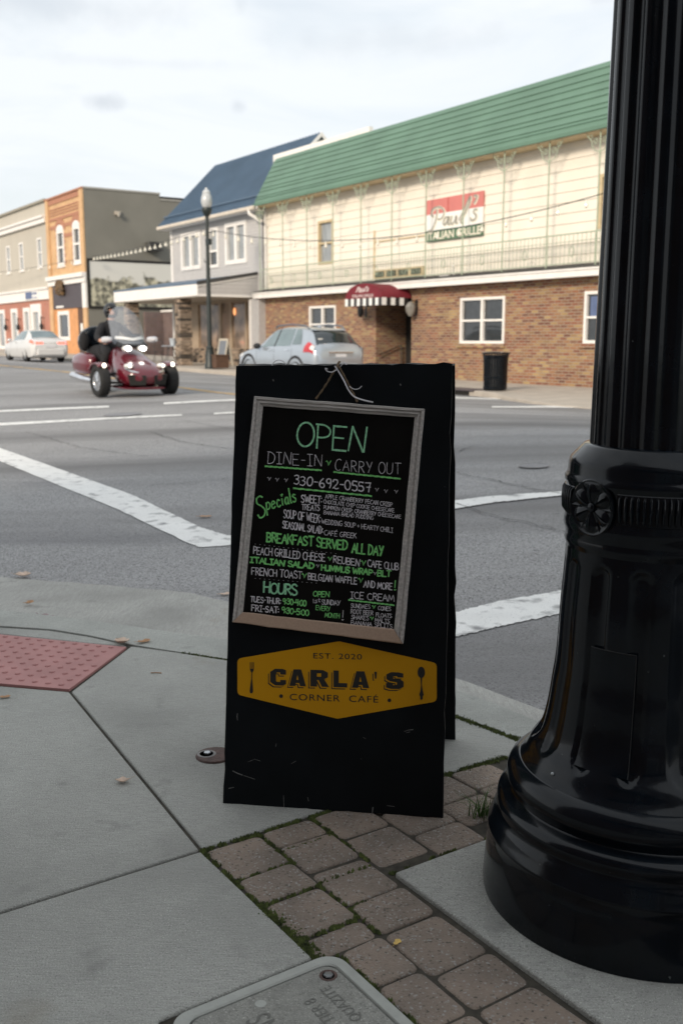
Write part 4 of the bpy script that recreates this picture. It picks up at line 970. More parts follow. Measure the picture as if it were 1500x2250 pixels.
vc = empty('valve_cover', tuple(on_z(472, 1661)), 0, 'small rusty round valve cover with a bolt, beside the left edge of the sandwich board', 'valve cover')
vm = MB(); vm.lathe([(.060, -.03), (.060, .002), (.057, .006), (.050, .0065), (.0, .0065)], 40); vm.build('cover', M['rust'], vc, smooth=True, angle=35)
vm = MB(); vm.lathe([(.021, .0068), (.0255, .0085), (.030, .0068)], 24, (-.026, .002, 0)); vm.build('ring', M['rust_light'], vc, smooth=True)
vm = MB(); vm.lathe([(.0215, .0066), (.0, .0066)], 24, (-.026, .002, .0006)); vm.build('socket', M['dark'], vc)
vm = MB(); vm.lathe([(.0115, .0075), (.0115, .0125), (.0, .013)], 5, (-.024, .002, 0)); vm.build('bolt', M['steel'], vc)
M['iron_plate'] = mat('worn_iron_plate', (0.19, 0.19, 0.20), .6, var=.2, scale=12)
for cx, cy, r, lab in ((1172, 1026, .14, 'round iron cover in the asphalt between the sandwich board and the lamp post'), (270, 912, .30, 'round iron cover in the road by the white stop line')):
    c = on_road(cx, cy); mh = empty('manhole_cover', tuple(c), 0, lab, 'manhole cover', 'manhole covers in the road'); rg = MB()
    rg.m = Matrix.Translation((-c.x, -c.y, -c.z)); Q = lambda rr, k, zz: (c.x + rr*math.cos(k), c.y + rr*math.sin(k), road_z(c.x + rr*math.cos(k), c.y + rr*math.sin(k)) + zz)
    rg.loft([[Q(r, math.pi*k/24, .012) for k in range(48)], [Q(r*.975, math.pi*k/24, .015) for k in range(48)], [Q(r*.955, math.pi*k/24, .0125) for k in range(48)]], cap=False); rg.build('rim', M['rust_light'], mh, smooth=True)
    rg = MB(); rg.m = Matrix.Translation((-c.x, -c.y, -c.z)); rg.loft([[Q(r*f_, math.pi*k/24, .0125) for k in range(48)] for f_ in (.955, .6, .3, .02)], cap=False); rg.build('plate', M['iron_plate'], mh)

def leaf(px, size, rot, mt, lab, curl=.35, z=None, shape=0, onroad=False):
    size *= .8; c = on_road(*px) if onroad else on_z(*px, z=(0.003 if z is None else z)); mb = MB()
    rows = []; n = 9
    for i in range(n + 1):
        k = i/n; wv = (math.sin(k*math.pi)**.7)*(.30 + .10*math.sin(k*9 + rot)) if shape == 0 else (math.sin(k*math.pi)**.6)*(.36 + .16*abs(math.sin(k*7)))
        x = (k - .5); lift = curl*((abs(x)*1.5)**2)*.5
        rows.append([((x)*size, -wv*size, (lift + curl*.55*wv + .04)*size), (x*size, -wv*.5*size, (lift + curl*.15*wv + .03)*size), (x*size, 0, lift*size + .02*size), (x*size, wv*.5*size, (lift + .12*curl*wv + .03)*size), (x*size, wv*size, (lift + curl*.7*wv + .04)*size)])
    mb.loft(rows, closed=False, cap=False); mb.tube([(-.5*size, 0, (curl*.28 + .02)*size), (-.62*size, .02*size, curl*.42*size), (-.78*size, .06*size, curl*.5*size)], .016*size, 5)
    o = mb.build('fallen_leaf', M[mt], smooth=True, recalc=False); o.location = (c.x, c.y, c.z + (.008 if onroad else 0)); o.rotation_euler = (0, 0, rot)
    m = o.modifiers.new('solid', 'SOLIDIFY'); m.thickness = .0006
    return tag(o, lab, 'leaf', 'fallen leaves on the ground')
leaf((52, 1266), .11, .3, 'leaf_pale', 'pale tan leaf with a raised stem lying where asphalt meets gutter', .5, shape=1, z=-.05)
leaf((65, 1326), .075, 1.2, 'leaf_tan', 'small brown leaf alone in the middle of the gutter', .5, z=-.04)
leaf((57, 1354), .07, .2, 'leaf_pale', 'flat pinkish leaf against the kerb, just left of a larger curled one', .2, z=-.03)
leaf((103, 1359), .105, -.4, 'leaf_purple', 'purplish curled leaf lying against the kerb', .5, z=-.03)
leaf((268, 1413), .085, 2.6, 'leaf_pale', 'crumpled whitish leaf at the corner of the red tactile plate', .7, shape=1)
leaf((317, 1411), .075, .7, 'leaf_tan', 'tan leaf on the kerb edge right of the tactile plate', .35)
leaf((270, 1718), .058, 3.3, 'leaf_pale', 'lone curled tan leaf in the middle of the concrete slab', .7)
leaf((872, 2071), .030, 1.0, 'leaf_yellow', 'small yellow leaf on the brown pavers', .15, z=-.001)
leaf((12, 1532), .05, .4, 'leaf_tan', 'thin brown leaf on the slab just below the tactile plate', .2)
leaf((495, 1307), .08, .5, 'leaf_pale', 'pale leaf at the asphalt edge beside the sandwich board', .4, z=-.05)
leaf((452, 1138), .12, .1, 'leaf_tan', 'flat brown leaf on the asphalt right of the wide white line', .15, onroad=True)
tw_ = MB(); tw_.tube([(-.02, 0, .003), (.0, .001, .004), (.022, -.001, .003)], .0022, 6); t_ = tw_.build('twig', M['leaf_tan'], smooth=True); t_.location = on_z(343, 1480); tag(t_, 'tiny broken twig on the concrete slab left of the board', 'twig')
# grass tuft by the lamp base
wd = MB()
for k in range(60):
    a = random.uniform(0, 6.28); l = random.uniform(.03, .10); lean = random.uniform(.3, 1.1); c = Vector((random.gauss(0, .018), random.gauss(0, .012), 0)); d = Vector((math.cos(a), math.sin(a), 0)); s_ = Vector((-d.y, d.x, 0))*.0016
    pts = [c + d*l*lean*(t*t) + Vector((0, 0, l*(t - .35*lean*t*t))) for t in (0, .35, .7, 1)]
    wd.loft([[p - s_*(1 - t*.9), p + Vector((0, 0, .0006)), p + s_*(1 - t*.9)] for p, t in zip(pts, (0, .35, .7, 1))], cap=False)
o = wd.build('grass_tuft', M['grass'], recalc=False); o.location = on_z(1062, 1792); tag(o, 'tuft of green grass growing between pavers beside the lamp post base', 'grass tuft')

# ================================================================== far side of the street
def sheet(mb, s0, s1, t0, t1, hf, step=1.0):
    n = max(1, int((s1 - s0)/step)); rows = []
    for i in range(n + 1):
        s = lerp(s0, s1, i/n); rows.append([ws(s, t0, hf(s) - .30), ws(s, t0, hf(s) - .012), ws(s, t0 + .015, hf(s)), ws(s, t0 + .17, hf(s)), ws(s, t1, hf(s))])
    mb.loft(rows, closed=False, cap=False)
fs = MB(); hf = lambda s: rise(s)
sheet(fs, -75, -1.2, -3.45, 3.0, hf)
# the kerb swings outward at the corner
KP = [(-1.2, -3.45), (-.3, -3.55), (.4, -3.75), (1.3, -4.15), (2.4, -4.6), (3.6, -4.85), (5.2, -4.9), (12, -4.9)]
rows = []
for i, (s, t) in enumerate(KP):
    hh = 0.0 if i < 3 else (-.05 if i < 5 else -.08)
    rows.append([ws(s, t, -.30), ws(s, t, hh - .012), ws(s, t + .015, hh), ws(s, t + .6, hh*.6), ws(s, 3.0, 0)])
fs.loft(rows, closed=False, cap=False)
tag(fs.build('far_pavement', M['concrete_far'], smooth=True, angle=30), kind='structure')

class Site:                                                          # a building: an Empty on the street front with local x along the street, y inwards
    def __init__(s, name, label, cat, at=0.0):
        s.o = empty(name, tuple(ws(at, 0)), YAW, label, cat); s.at = at
    def mb(s):
        m = MB(); m.m = Matrix.Translation((-s.at, 0, 0)); return m
def wall_open(mb, x0, x1, z0, z1, ops, y=0.0, depth=.12, mi=0):
    """front skin at y with rectangular openings and their reveals"""
    xs = sorted({x0, x1, *[v for o in ops for v in (o[0], o[1])]}); zs = sorted({z0, z1, *[v for o in ops for v in (o[2], o[3])]})
    xs = [v for v in xs if x0 <= v <= x1]; zs = [v for v in zs if z0 <= v <= z1]
    for xa, xb in zip(xs, xs[1:]):
        for za, zb in zip(zs, zs[1:]):
            cx, cz = (xa + xb)/2, (za + zb)/2
            if any(o[0] < cx < o[1] and o[2] < cz < o[3] for o in ops): continue
            mb.face([(xa, y, za), (xb, y, za), (xb, y, zb), (xa, y, zb)], mi)
    for a, c, d, e in ops:
        for p, q in (((a, d), (a, e)), ((c, e), (c, d)), ((a, e), (c, e)), ((c, d), (a, d))):
            mb.face([(p[0], y, p[1]), (q[0], y, q[1]), (q[0], y + depth, q[1]), (p[0], y + depth, p[1])], mi)
def clapboard(mb, x0, x1, z0, z1, row, ops, y=0.0, lip=.022):
    z = z0
    while z < z1 - 1e-3:
        za, zb = z, min(z + row, z1)
        cuts = [(x0, x1)]
        segz = sorted({za, zb, *[v for o in ops for v in (o[2], o[3]) if za < v < zb]})
        for a, c in zip(segz, segz[1:]):
            cz = (a + c)/2; xs = sorted({x0, x1, *[v for o in ops if o[2] < cz < o[3] for v in (o[0], o[1])]})
            ya, yb = y - lip*(1 - (a - za)/row), y - lip*(1 - (c - za)/row)
            for xa, xb in zip(xs, xs[1:]):
                cx = (xa + xb)/2
                if any(o[0] < cx < o[1] and o[2] < cz < o[3] for o in ops): continue
                mb.face([(xa, ya, a), (xb, ya, a), (xb, yb, c), (xa, yb, c)])
                if a == za: mb.face([(xa, y, a), (xb, y, a), (xb, ya, a), (xa, ya, a)])
        z += row
    for a, c, d, e in ops:
        for p, q in (((a, d), (a, e)), ((c, e), (c, d)), ((a, e), (c, e)), ((c, d), (a, d))):
            mb.face([(p[0], y - .001, p[1]), (q[0], y - .001, q[1]), (q[0], y + .1, q[1]), (p[0], y + .1, p[1])])
def window(site, x0, x1, z0, z1, y=0.0, fw=.08, cols=1, rails=(), mt='white', glass='glass', proud=.03, glass2=None, parent=None, sill=None):
    m = site.mb(); d = .09; yf = y - proud
    m.box(x0, x0 + fw, yf, y + d, z0, z1); m.box(x1 - fw, x1, yf, y + d, z0, z1)
    m.box(x0 + fw, x1 - fw, yf, y + d, z1 - fw, z1); m.box(x0 + fw, x1 - fw, yf, y + d, z0, z0 + fw)
    for c in range(1, cols):
        xc = lerp(x0 + fw, x1 - fw, c/cols); m.box(xc - fw*.6, xc + fw*.6, yf + .004, y + d, z0 + fw, z1 - fw)
    for c in range(cols):
        xa, xb = lerp(x0 + fw, x1 - fw, c/cols) + (fw*.6 if c else 0), lerp(x0 + fw, x1 - fw, (c+1)/cols) - (fw*.6 if c < cols - 1 else 0)
        for r in rails:
            zr = lerp(z0, z1, r); m.box(xa, xb, yf + .02, y + d, zr - fw*.35, zr + fw*.35)
    f = m.build('window', M[mt], parent or site.o)
    ys = y + .055
    if glass2 is not None and rails:
        zr = lerp(z0, z1, rails[0])
        for za, zb, gmt in ((z0 + fw*.8, zr, glass2), (zr, z1 - fw*.8, glass)):
            p = site.mb(); p.box(x0 + fw*.8, x1 - fw*.8, ys, ys + .01, za, zb); p.build('pane', M[gmt], f)
    else:
        p = site.mb(); p.box(x0 + fw*.8, x1 - fw*.8, ys, ys + .01, z0 + fw*.8, z1 - fw*.8); p.build('pane', M[glass], f)
    if sill:
        p = site.mb(); p.box(x0 - .06, x1 + .06, y - .07, y + .02, z0 - .10, z0 - .002); p.build('sill', M[sill], f, bevel=.01)
    return f

# ------------------------------------------------------------------ restaurant with green mansard
P = Site('restaurant_building', 'cream clapboard and brick restaurant with a green metal mansard roof', 'building')
XL, XR = -17.0, 9.0
op_b = [(-13.62, -11.88, 1.10, 2.40), (-9.50, -7.58, -.25, 2.62), (-5.22, -3.32, 1.10, 2.42), (-.38, 1.5, 1.12, 2.43), (4.2, 6.0, 1.12, 2.43)]
m = P.mb(); wall_open(m, XL, XR, -.3, 2.80, op_b, 0, .14); m.build('brick_wall', M['brick'], P.o)
m = P.mb(); m.box(XL, XR, .34, 9, 2.95, 6.35); m.box(XL + .02, XL + .2, .2, 9, -.3, 2.9); m.box(XR - .2, XR - .02, .2, 9, -.3, 2.9); m.build('inner_core', M['cream'], P.o)
m = P.mb(); m.box(XL, -9.55, .22, .3, -.3, 2.9); m.box(-7.5, XR, .22, .3, -.3, 2.9); m.build('room_backing', M['dark'], P.o)
# recessed entrance: brick returns, dark door at the back, handrail
m = P.mb(); m.face([(-9.50, .141, -.25), (-9.50, 1.25, -.25), (-9.50, 1.25, 2.62), (-9.50, .141, 2.62)]); m.face([(-7.58, .141, -.25), (-7.58, 1.25, -.25), (-7.58, 1.25, 2.62), (-7.58, .141, 2.62)])
m.build('entrance_return', M['brick'], P.o)
m = P.mb(); m.box(-9.5, -7.58, 1.25, 1.3, -.25, 2.62); m.box(-9.49, -7.59, .15, 1.24, 2.6, 2.66); m.build('entrance_lining', M['dark'], P.o)
dq = P.mb(); dq.box(-9.2, -7.9, 1.2, 1.247, .1, 2.2); dd_ = dq.build('door', M['black_matte'], P.o); dq = P.mb(); dq.box(-9.0, -8.1, 1.19, 1.199, .9, 2.0); dq.build('pane', M['glass'], dd_)
m = P.mb(); m.tube([(-9.42, .1, .72), (-9.42, 1.0, 1.02), (-9.42, 1.0, .2)], .022, 8); m.build('handrail', M['black_matte'], P.o, smooth=True)
window(P, *op_b[0], cols=2, rails=(.5,)); window(P, *op_b[2], cols=2, rails=(.5,)); window(P, *op_b[3], cols=2, rails=(.5,)); window(P, *op_b[4], cols=2, rails=(.5,))
m = P.mb(); m.box(-.22, .42, .035, .052, 1.80, 2.30); m.build('blue_window_poster', M['sign_blue'], P.o)
for o_ in (op_b[0], op_b[2], op_b[3]):
    m = P.mb(); m.box(o_[0] - .1, o_[1] + .04, -.06, .03, o_[2] - .12, o_[2] - .004); m.build('brick_sill', M['brick'], P.o, bevel=.008)
# white band and the ledge roof above the brick
m = P.mb(); m.box(XL - .15, XR, -.40, -.34, 2.78, 2.99); m.box(XL - .15, XR, -.43, -.402, 2.94, 2.995); m.build('white_fascia', M['white'], P.o, bevel=.006)
m = P.mb(); m.prism([(XL - .15, -.44, 3.0), (XL - .15, .18, 3.0), (XL - .15, .18, 3.16), (XL - .15, -.44, 3.02)], (XR - XL + .15, 0, 0)); m.build('ledge_roof', M['dark_roof'], P.o)
m = P.mb(); m.box(XL - .1, XR, -.34, .0, 2.80, 2.83); m.build('soffit', M['white'], P.o)
op_u = [(-13.24, -12.26, 3.86, 5.36), (-.17, .85, 3.96, 5.28), (4.6, 5.6, 3.9, 5.3)]
m = P.mb(); clapboard(m, XL, XR, 3.12, 6.32, .267, op_u, .16); m.build('clapboard_siding', M['cream'], P.o)
M['cream_trim'] = mat('tan_trim', (0.55, 0.44, 0.27), .6)
for o_ in op_u: window(P, *o_, y=.16, fw=.085, rails=(.48,), mt='cream_trim', glass='curtain', glass2='curtain', proud=.04)
m = P.mb(); m.box(XL - .02, XL + .10, .05, .20, 3.1, 6.3); m.build('corner_board', M['white'], P.o)
# outline of a boarded-over opening and the vent slots beneath
m = P.mb(); m.box(-9.82, -9.76, .115, .14, 3.2, 4.75); m.box(-9.76, -7.1, .115, .14, 4.36, 4.40); m.build('boarded_opening_trim', M['cream_trim'], P.o)
vt = P.mb(); vt.box(-9.72, -7.10, .06, .15, 3.18, 3.46); vtb = vt.build('vent_strip', M['cream_trim'], P.o)
for k in range(4):
    x = -9.64 + k*.64; s_ = P.mb(); s_.box(x, x + .50, .048, .06, 3.23, 3.41); s_.build('slot', M['dark'], vtb)
    s_ = P.mb()
    for j in range(4): s_.box(x + .07 + j*.11, x + .095 + j*.11, .036, .047, 3.24, 3.40)
    s_.build('louvre', M['green_iron'], vtb)
# mansard: stepped metal courses
m = P.mb(); NR = 10; z0_, z1_, y0_, y1_ = 6.30, 8.05, -.45, .55; prof = [(y0_, z0_)]
wts = [.8, .55, 1.1, .75, 1.15, 1.0, 1.15, 1.0, 1.15, .9]; acc = 0; tot = sum(wts)
for k in range(NR):
    a, c = acc/tot, (acc + wts[k])/tot; acc += wts[k]
    prof.append((lerp(y0_, y1_, c) + .0, lerp(z0_, z1_, c))); prof.append((lerp(y0_, y1_, c) - .022 if k < NR - 1 else lerp(y0_, y1_, c) + .3, lerp(z0_, z1_, c) + .012))
prof[0] = (y0_, z0_)
rows = []
XS = [XL + .12 + i*(XR - XL)/12 for i in range(13)]
for x in XS: rows.append([(x, py - (.0), pz) for py, pz in prof])
m.loft(rows, closed=False, cap=False); m.face([(XL + .12, py, pz) for py, pz in prof] + [(XL + .12, 2, prof[-1][1]), (XL + .12, 2, z0_)])
m.box(XL + .12, XR, .9, 4, 7.9, 8.04); m.box(XL + .10, XR, -.465, -.42, 6.22, 6.31); m.build('mansard_roof', M['green_metal'], P.o)
m = P.mb(); m.box(XL + .12, XR, -.42, .2, 6.20, 6.24); m.build('eave_soffit', M['cream_trim'], P.o)
m = P.mb(); m.box(-17.2, -10.8, .62, .78, 7.8, 8.24); m.box(-17.2, -17.04, .78, 3, 7.6, 8.2); m.build('white_parapet', M['white'], P.o)
# iron posts with scroll brackets, and the railing between them
pm = P.mb(); pm.tube([(0, -.33, 3.02), (0, -.33, 6.22)], .020, 8)
for sgn in (-1, 1):
    pm.tube([(sgn*.02, -.33, 5.72)] + [(sgn*(.05 + .22*math.sin(a)), -.33, 5.74 + .24*(1 - math.cos(a))) for a in [k*.2 for k in range(1, 9)]] + [(sgn*.42, -.33, 6.14), (sgn*.44, -.33, 6.20)], .013, 6)
    pm.tube([(sgn*(.15 + .07*math.cos(a)*(1 - k_*.05)), -.33, 5.98 + .07*math.sin(a)) for k_, a in enumerate([k*.6 for k in range(12)])], .011, 5)
    pm.tube([(sgn*(.32 + .055*math.cos(a)), -.33, 6.10 + .05*math.sin(a)) for a in [k*.6 for k in range(11)]], .010, 5)
pm.tube([(-.045, -.33, 5.72), (.045, -.33, 5.72)], .014, 6)
for i, x in enumerate([-16.65, -14.93, -13.25, -11.57, -9.91, -8.22, -6.52, -4.82, -3.15, -1.48, .21, 1.9, 3.6, 5.3]):
    if i == 0: p0_ = pm.build('iron_post', M['green_iron'], P.o, smooth=True); p0_.location.x += x
    else: q = p0_.copy(); COL.objects.link(q); q.parent = P.o; q.location.x = x
rl = P.mb(); rl.box(-16.65, 5.3, -.345, -.315, 3.84, 3.87); rl.box(-16.65, 5.3, -.34, -.32, 3.12, 3.14); rl.box(-16.65, 5.3, -.34, -.32, 3.66, 3.675)
x = -16.5
while x < 5.3: rl.box(x - .005, x + .005, -.335, -.325, 3.10, 3.85); x += .145
x = -15.8
while x < 5: rl.tube([(x + .08*math.cos(a), -.33, 3.42 + .13*math.sin(a)) for a in [k*math.pi/6 for k in range(13)]], .012, 5); x += 1.69
rl.build('iron_railing', M['green_iron'], P.o)
# barrel awning over the entrance
aw = P.mb(); ax, ahw, az, ar, ayf, ayb = -8.60, 1.0, 2.50, .46, -1.15, -.44
arcp = [(ax - ahw*math.cos(a), az + ar*math.sin(a)**.9) for a in [math.pi*k/20 for k in range(21)]]
aw.loft([[(x, y, z) for x, z in arcp] for y in (ayf, (ayf + ayb)/2, ayb, -.0)], closed=False, cap=False); aw.face([(x, ayf, z) for x, z in arcp])
awo = aw.build('awning', M['awning'], P.o, smooth=True, angle=50)
v0 = P.mb(); nst = 12
for k in range(nst): v0.box(ax - ahw + 2*ahw*k/nst, ax - ahw + 2*ahw*(k+1)/nst, ayf - .012, ayf, 2.27, 2.499, k % 2)
for k in range(6):
    for xx in (ax + ahw, ax - ahw - .012): v0.box(xx, xx + .012, ayf + .0 + k*.17, ayf + (k+1)*.17, 2.27, 2.499, k % 2)
bmesh.ops.remove_doubles(v0.bm, verts=v0.bm.verts, dist=.002); v0.build('striped_valance', [M['sign_white'], M['black_matte']], awo)
M['awn_txt'] = mat('awning_lettering', (0.70, 0.62, 0.60), .7)
def frontal(site, y): return lambda b: Vector((b.x - site.at, y, b.y))
put_text('lettering', "Paul's", M['awn_txt'], awo, Vector((-9.0, 2.70, 0)), Vector((-8.30, 2.70, 0)), Vector((.05, .16, 0)), frontal(P, ayf - .006), offset=.02, shear=.3)
put_text('lettering', "ITALIAN GRILLE", M['awn_txt'], awo, Vector((-9.2, 2.54, 0)), Vector((-8.05, 2.54, 0)), Vector((0, .085, 0)), frontal(P, ayf - .006), offset=.01)
# carriage lantern and its dark bracket each side of the door
for x, big in ((-7.32, 1), (-10.05, 0)):
    lm = P.mb(); lm.tube([(x, -.01, 2.35), (x, -.16, 2.42), (x, -.24, 2.36)], .018, 6); lm.box(x - .05, x + .05, -.02, .0, 1.95, 2.45); lo_ = lm.build('wall_lantern', M['black_matte'], P.o)
    if big:
        lm = P.mb(); lm.lathe([(.06, 1.93), (.15, 2.08), (.17, 2.22), (.10, 2.34), (.03, 2.38)], 8, (x, -.24, 0)); lm.build('lamp_glass', mat('smoked_glass', (0.22, 0.21, 0.19), .3), lo_, smooth=True)
    else:
        lm = P.mb(); lm.lathe([(.05, 1.95), (.10, 2.05), (.10, 2.25), (.04, 2.33)], 6, (x, -.24, 0)); lm.build('lamp_glass', M['black_matte'], lo_)
m = P.mb(); m.box(-6.0, -5.6, -.2, .05, 3.02, 3.10); m.tube([(-5.45, -.1, 3.1), (-5.45, -.1, 3.3), (-5.38, -.2, 3.34)], .03, 6); m.build('roof_pipe', M['white'], P.o)
# restaurant sign on the siding
sg = Site('restaurant_sign', 'red, white and green striped restaurant sign on the cream siding', 'sign', -5.63)
for nm, za, zb, mt in (('red_stripe', 4.95, 5.385, 'sign_red'), ('white_stripe', 4.48, 4.95, 'sign_white'), ('green_stripe', 4.165, 4.48, 'sign_green')):
    m = sg.mb(); m.box(-7.0, -4.43, .07, .12, za, zb); m.build(nm, M[mt], sg.o)
m = sg.mb(); m.box(-6.0, -5.94, .064, .069, 4.951, 5.37); m.build('seam', mat('sign_seam', (.5, .12, .10), .5), sg.o)
sc = MB()
SG = lambda x, y: (lerp(-7.0, -4.43, x) + 5.63, lerp(4.165, 5.385, y))
SCRIPT = [[(.13, .60), (.10, .63), (.10, .72), (.17, .80), (.27, .78), (.33, .68), (.31, .55), (.25, .50), (.22, .52)], [(.20, .74), (.19, .55), (.14, .35), (.09, .25), (.05, .27)],
          [(.41, .52), (.36, .52), (.32, .42), (.34, .36), (.38, .40), (.42, .53), (.40, .38), (.43, .35)], [(.47, .53), (.45, .40), (.48, .35), (.53, .42), (.55, .53), (.54, .38), (.57, .35)],
          [(.60, .42), (.68, .62), (.76, .86), (.79, .90), (.78, .80), (.70, .56), (.63, .38), (.66, .34)], [(.85, .92), (.90, .90), (.87, .78), (.85, .76)], [(.90, .60), (.86, .60), (.85, .54), (.89, .46), (.87, .38), (.81, .37), (.80, .42)]]
for dx, mt, wdt, yy in ((.012, 'sign_cream', .085, .066), (0, 'sign_grey', .052, .061)):
    sc = MB(); zz = 0
    for ln_ in SCRIPT:
        zz += .0002; pts = [Vector(SG(x + dx, y - dx)) for x, y in ln_]; pts = [Vector((p[0], p[1], 0)) for p in catmull([tuple(p) for p in pts], 5)]
        t = MB(); stroke(t, pts, wdt, 0)
        for f in t.bm.faces: sc.face([(v.co.x, yy - zz, v.co.y) for v in f.verts])
        t.bm.free()
    sc.build('lettering', M[mt], sg.o, recalc=False)
put_text('lettering', "ITALIAN GRILLE", M['sign_cream'], sg.o, Vector((-6.94, 4.21, 0)), Vector((-4.50, 4.21, 0)), Vector((0, .22, 0)), frontal(sg, .066), offset=.025)

# ------------------------------------------------------------------ grey house with blue roof and porch
Hs = Site('grey_house', 'grey sided house with a blue metal roof and a porch on stone pillars', 'building', -21)
HL, HR = -25.35, -17.0
op_h = [(-24.36, -22.42, 4.24, 5.84), (-21.70, -20.72, 4.2, 5.84), (-20.10, -18.28, 4.24, 5.90)]
m = Hs.mb(); clapboard(m, HL, HR, 2.9, 6.22, .125, op_h, 0, .015); m.build('siding', M['grey_siding'], Hs.o)
m = Hs.mb(); m.box(HL, HR - .05, .2, 6, 2.8, 6.2); m.box(HL, HL + .2, .2, 6, -.2, 2.9); m.build('inner_core', M['grey_siding'], Hs.o)
m = Hs.mb(); m.box(HL - .10, HL + .06, -.04, .1, -.2, 6.2); m.build('corner_trim', M['white'], Hs.o)
window(Hs, *op_h[0], fw=.16, cols=2, glass='curtain', proud=.05); window(Hs, *op_h[1], fw=.13, rails=(.42,), glass='curtain', glass2='glass', proud=.05); window(Hs, *op_h[2], fw=.17, cols=2, glass='curtain', proud=.05)
# roof
ez, ey, rz_, ry = 6.27, -.46, 9.2, 2.5
m = Hs.mb(); th = .06
m.loft([[(x, ey, ez), (x, ry, rz_), (x, 2*ry - ey, ez), (x, 2*ry - ey, ez - th), (x, ry, rz_ - th), (x, ey, ez - th)] for x in (HL - .42, HR + .32)]); ro_ = m.build('roof', M['blue_metal'], Hs.o)
m = Hs.mb(); x = HL - .40; dn = Vector((0, -(rz_ - ez), ry - ey)).normalized()
while x < HR + .32:
    for y_a, z_a, y_b, z_b in ((ey, ez, ry, rz_),):
        m.prism([(x, y_a, z_a), (x + .03, y_a, z_a), (x + .03, y_b, z_b), (x, y_b, z_b)], dn*.035)
    x += .235
m.build('standing_seams', M['blue_metal'], ro_)
m = Hs.mb(); k = .11; m.tube([(HL - .42, lerp(ey, ry, k) - .05, lerp(ez, rz_, k) + .08), (HR + .32, lerp(ey, ry, k) - .05, lerp(ez, rz_, k) + .08)], .03, 6); m.build('snow_guard', M['blue_metal'], ro_)
m = Hs.mb(); m.prism([(HR + .02, ey + .2, ez - .08), (HR + .02, ry, rz_ - .1), (HR + .02, 2*ry - ey, ez - .08)], (.05, 0, 0)); m.build('gable_wall', M['white'], Hs.o)
m = Hs.mb(); m.prism([(HR + .33, ey, ez - .16), (HR + .33, ry, rz_ - .14), (HR + .33, ry, rz_ + .02), (HR + .33, ey, ez + .02)], (.04, 0, 0)); m.prism([(HR + .33, 2*ry - ey, ez - .16), (HR + .33, ry, rz_ - .14), (HR + .33, ry, rz_ + .02), (HR + .33, 2*ry - ey, ez + .02)], (.04, 0, 0)); m.build('rake_board', M['white'], Hs.o)
m = Hs.mb(); m.box(HL - .42, HR + .25, ey - .11, ey - .002, ez - .17, ez - .03); m.build('gutter_trough', mat('tan_gutter', (.58, .52, .44), .5), Hs.o, bevel=.02)
m = Hs.mb(); m.box(HL - .4, HR + .2, ey, -.02, ez - .17, ez - .14); m.build('eave_soffit', M['white'], Hs.o)
m = Hs.mb(); m.tube([(HR - .15, ey - .05, ez - .1), (HR - .12, ey - .05, ez - .3), (HR + .05, -.2, ez - .52), (HR + .1, -.1, ez - .6)], .07, 8); m.build('downpipe_elbow', M['white'], Hs.o, smooth=True)
# porch: shed roof, fascia, sided right end, soffit, pillars
pxl, pxr, pyf, pz0, pz1 = -26.0, -17.48, -2.58, 2.86, 3.30
m = Hs.mb(); m.prism([(pxl, pyf - .05, 3.30), (pxl, -.03, 3.74), (pxl, -.03, 3.80), (pxl, pyf - .05, 3.36)], (pxr - pxl + .02, 0, 0)); m.build('porch_roof', M['blue_metal'], Hs.o)
m = Hs.mb(); m.prism([(pxr + .03, pyf - .06, 3.27), (pxr + .03, -.02, 3.72), (pxr + .03, -.02, 3.84), (pxr + .03, pyf - .06, 3.40)], (.05, 0, 0)); m.build('porch_roof_edge', M['dark_roof'], Hs.o)
m = Hs.mb(); m.box(pxl, pxr + .02, pyf - .04, pyf, pz0, pz1); m.build('porch_fascia', M['white'], Hs.o)
m = Hs.mb()
for k in range(6):
    za = pz0 + .02 + k*.14; zb = za + .14
    yy = lambda z: max(pyf + .01, lerp(pyf, 0, (z - 3.22)/.45))
    if za > 3.62: break
    m.face([(pxr + .022, yy(za), za), (pxr + .022, -.02, za), (pxr + .008, -.02, min(zb, 3.66)), (pxr + .008, yy(min(zb, 3.66)), min(zb, 3.66))])
m.build('porch_end_siding', M['grey_siding'], Hs.o)
m = Hs.mb(); m.prism([(pxr + .024, pyf, 3.20), (pxr + .024, -.02, 3.64), (pxr + .024, -.02, 3.72), (pxr + .024, pyf, 3.27)], (.02, 0, 0)); m.box(pxr + .024, pxr + .05, pyf, -.02, pz0 - .02, pz0 + .05); m.build('porch_end_trim', M['white'], Hs.o)
m = Hs.mb(); m.box(pxl, pxr, pyf, -.01, pz0 - .04, pz0 - .004); m.build('porch_ceiling', M['porch_soffit'], Hs.o)
def stone_pillar(x, y, w_, z0=0.0):
    m = Hs.mb(); z = z0
    while z < 2.82:
        h = random.uniform(.07, .15); z1 = min(z + h, 2.82); n = random.choice((2, 3)); cut = sorted([0, 1] + [random.uniform(.25, .75) for _ in range(n - 1)])
        for a, c in zip(cut, cut[1:]):
            j = random.uniform(-.02, .02); m.box(x - w_/2 + a*w_ + .004, x - w_/2 + c*w_ - .004, y - w_/2 + j, y + w_/2 - j, z + .004, z1 - .004, random.choice((0, 0, 1, 2)))
        z = z1
    m.build('stone_pillar', [M['stone'], M['stone_light'], M['stone_dark']], Hs.o, bevel=.012, seg=1)
M['stone_light'] = mat('stone_light', (0.24, 0.19, 0.145), .9, var=.3, scale=6, bump=.5, bscale=20)
M['stone_dark'] = mat('stone_dark', (0.06, 0.05, 0.042), .9, var=.3, scale=6, bump=.5, bscale=20)
stone_pillar(-19.55, -2.25, .50); stone_pillar(-24.9, -2.25, .50)
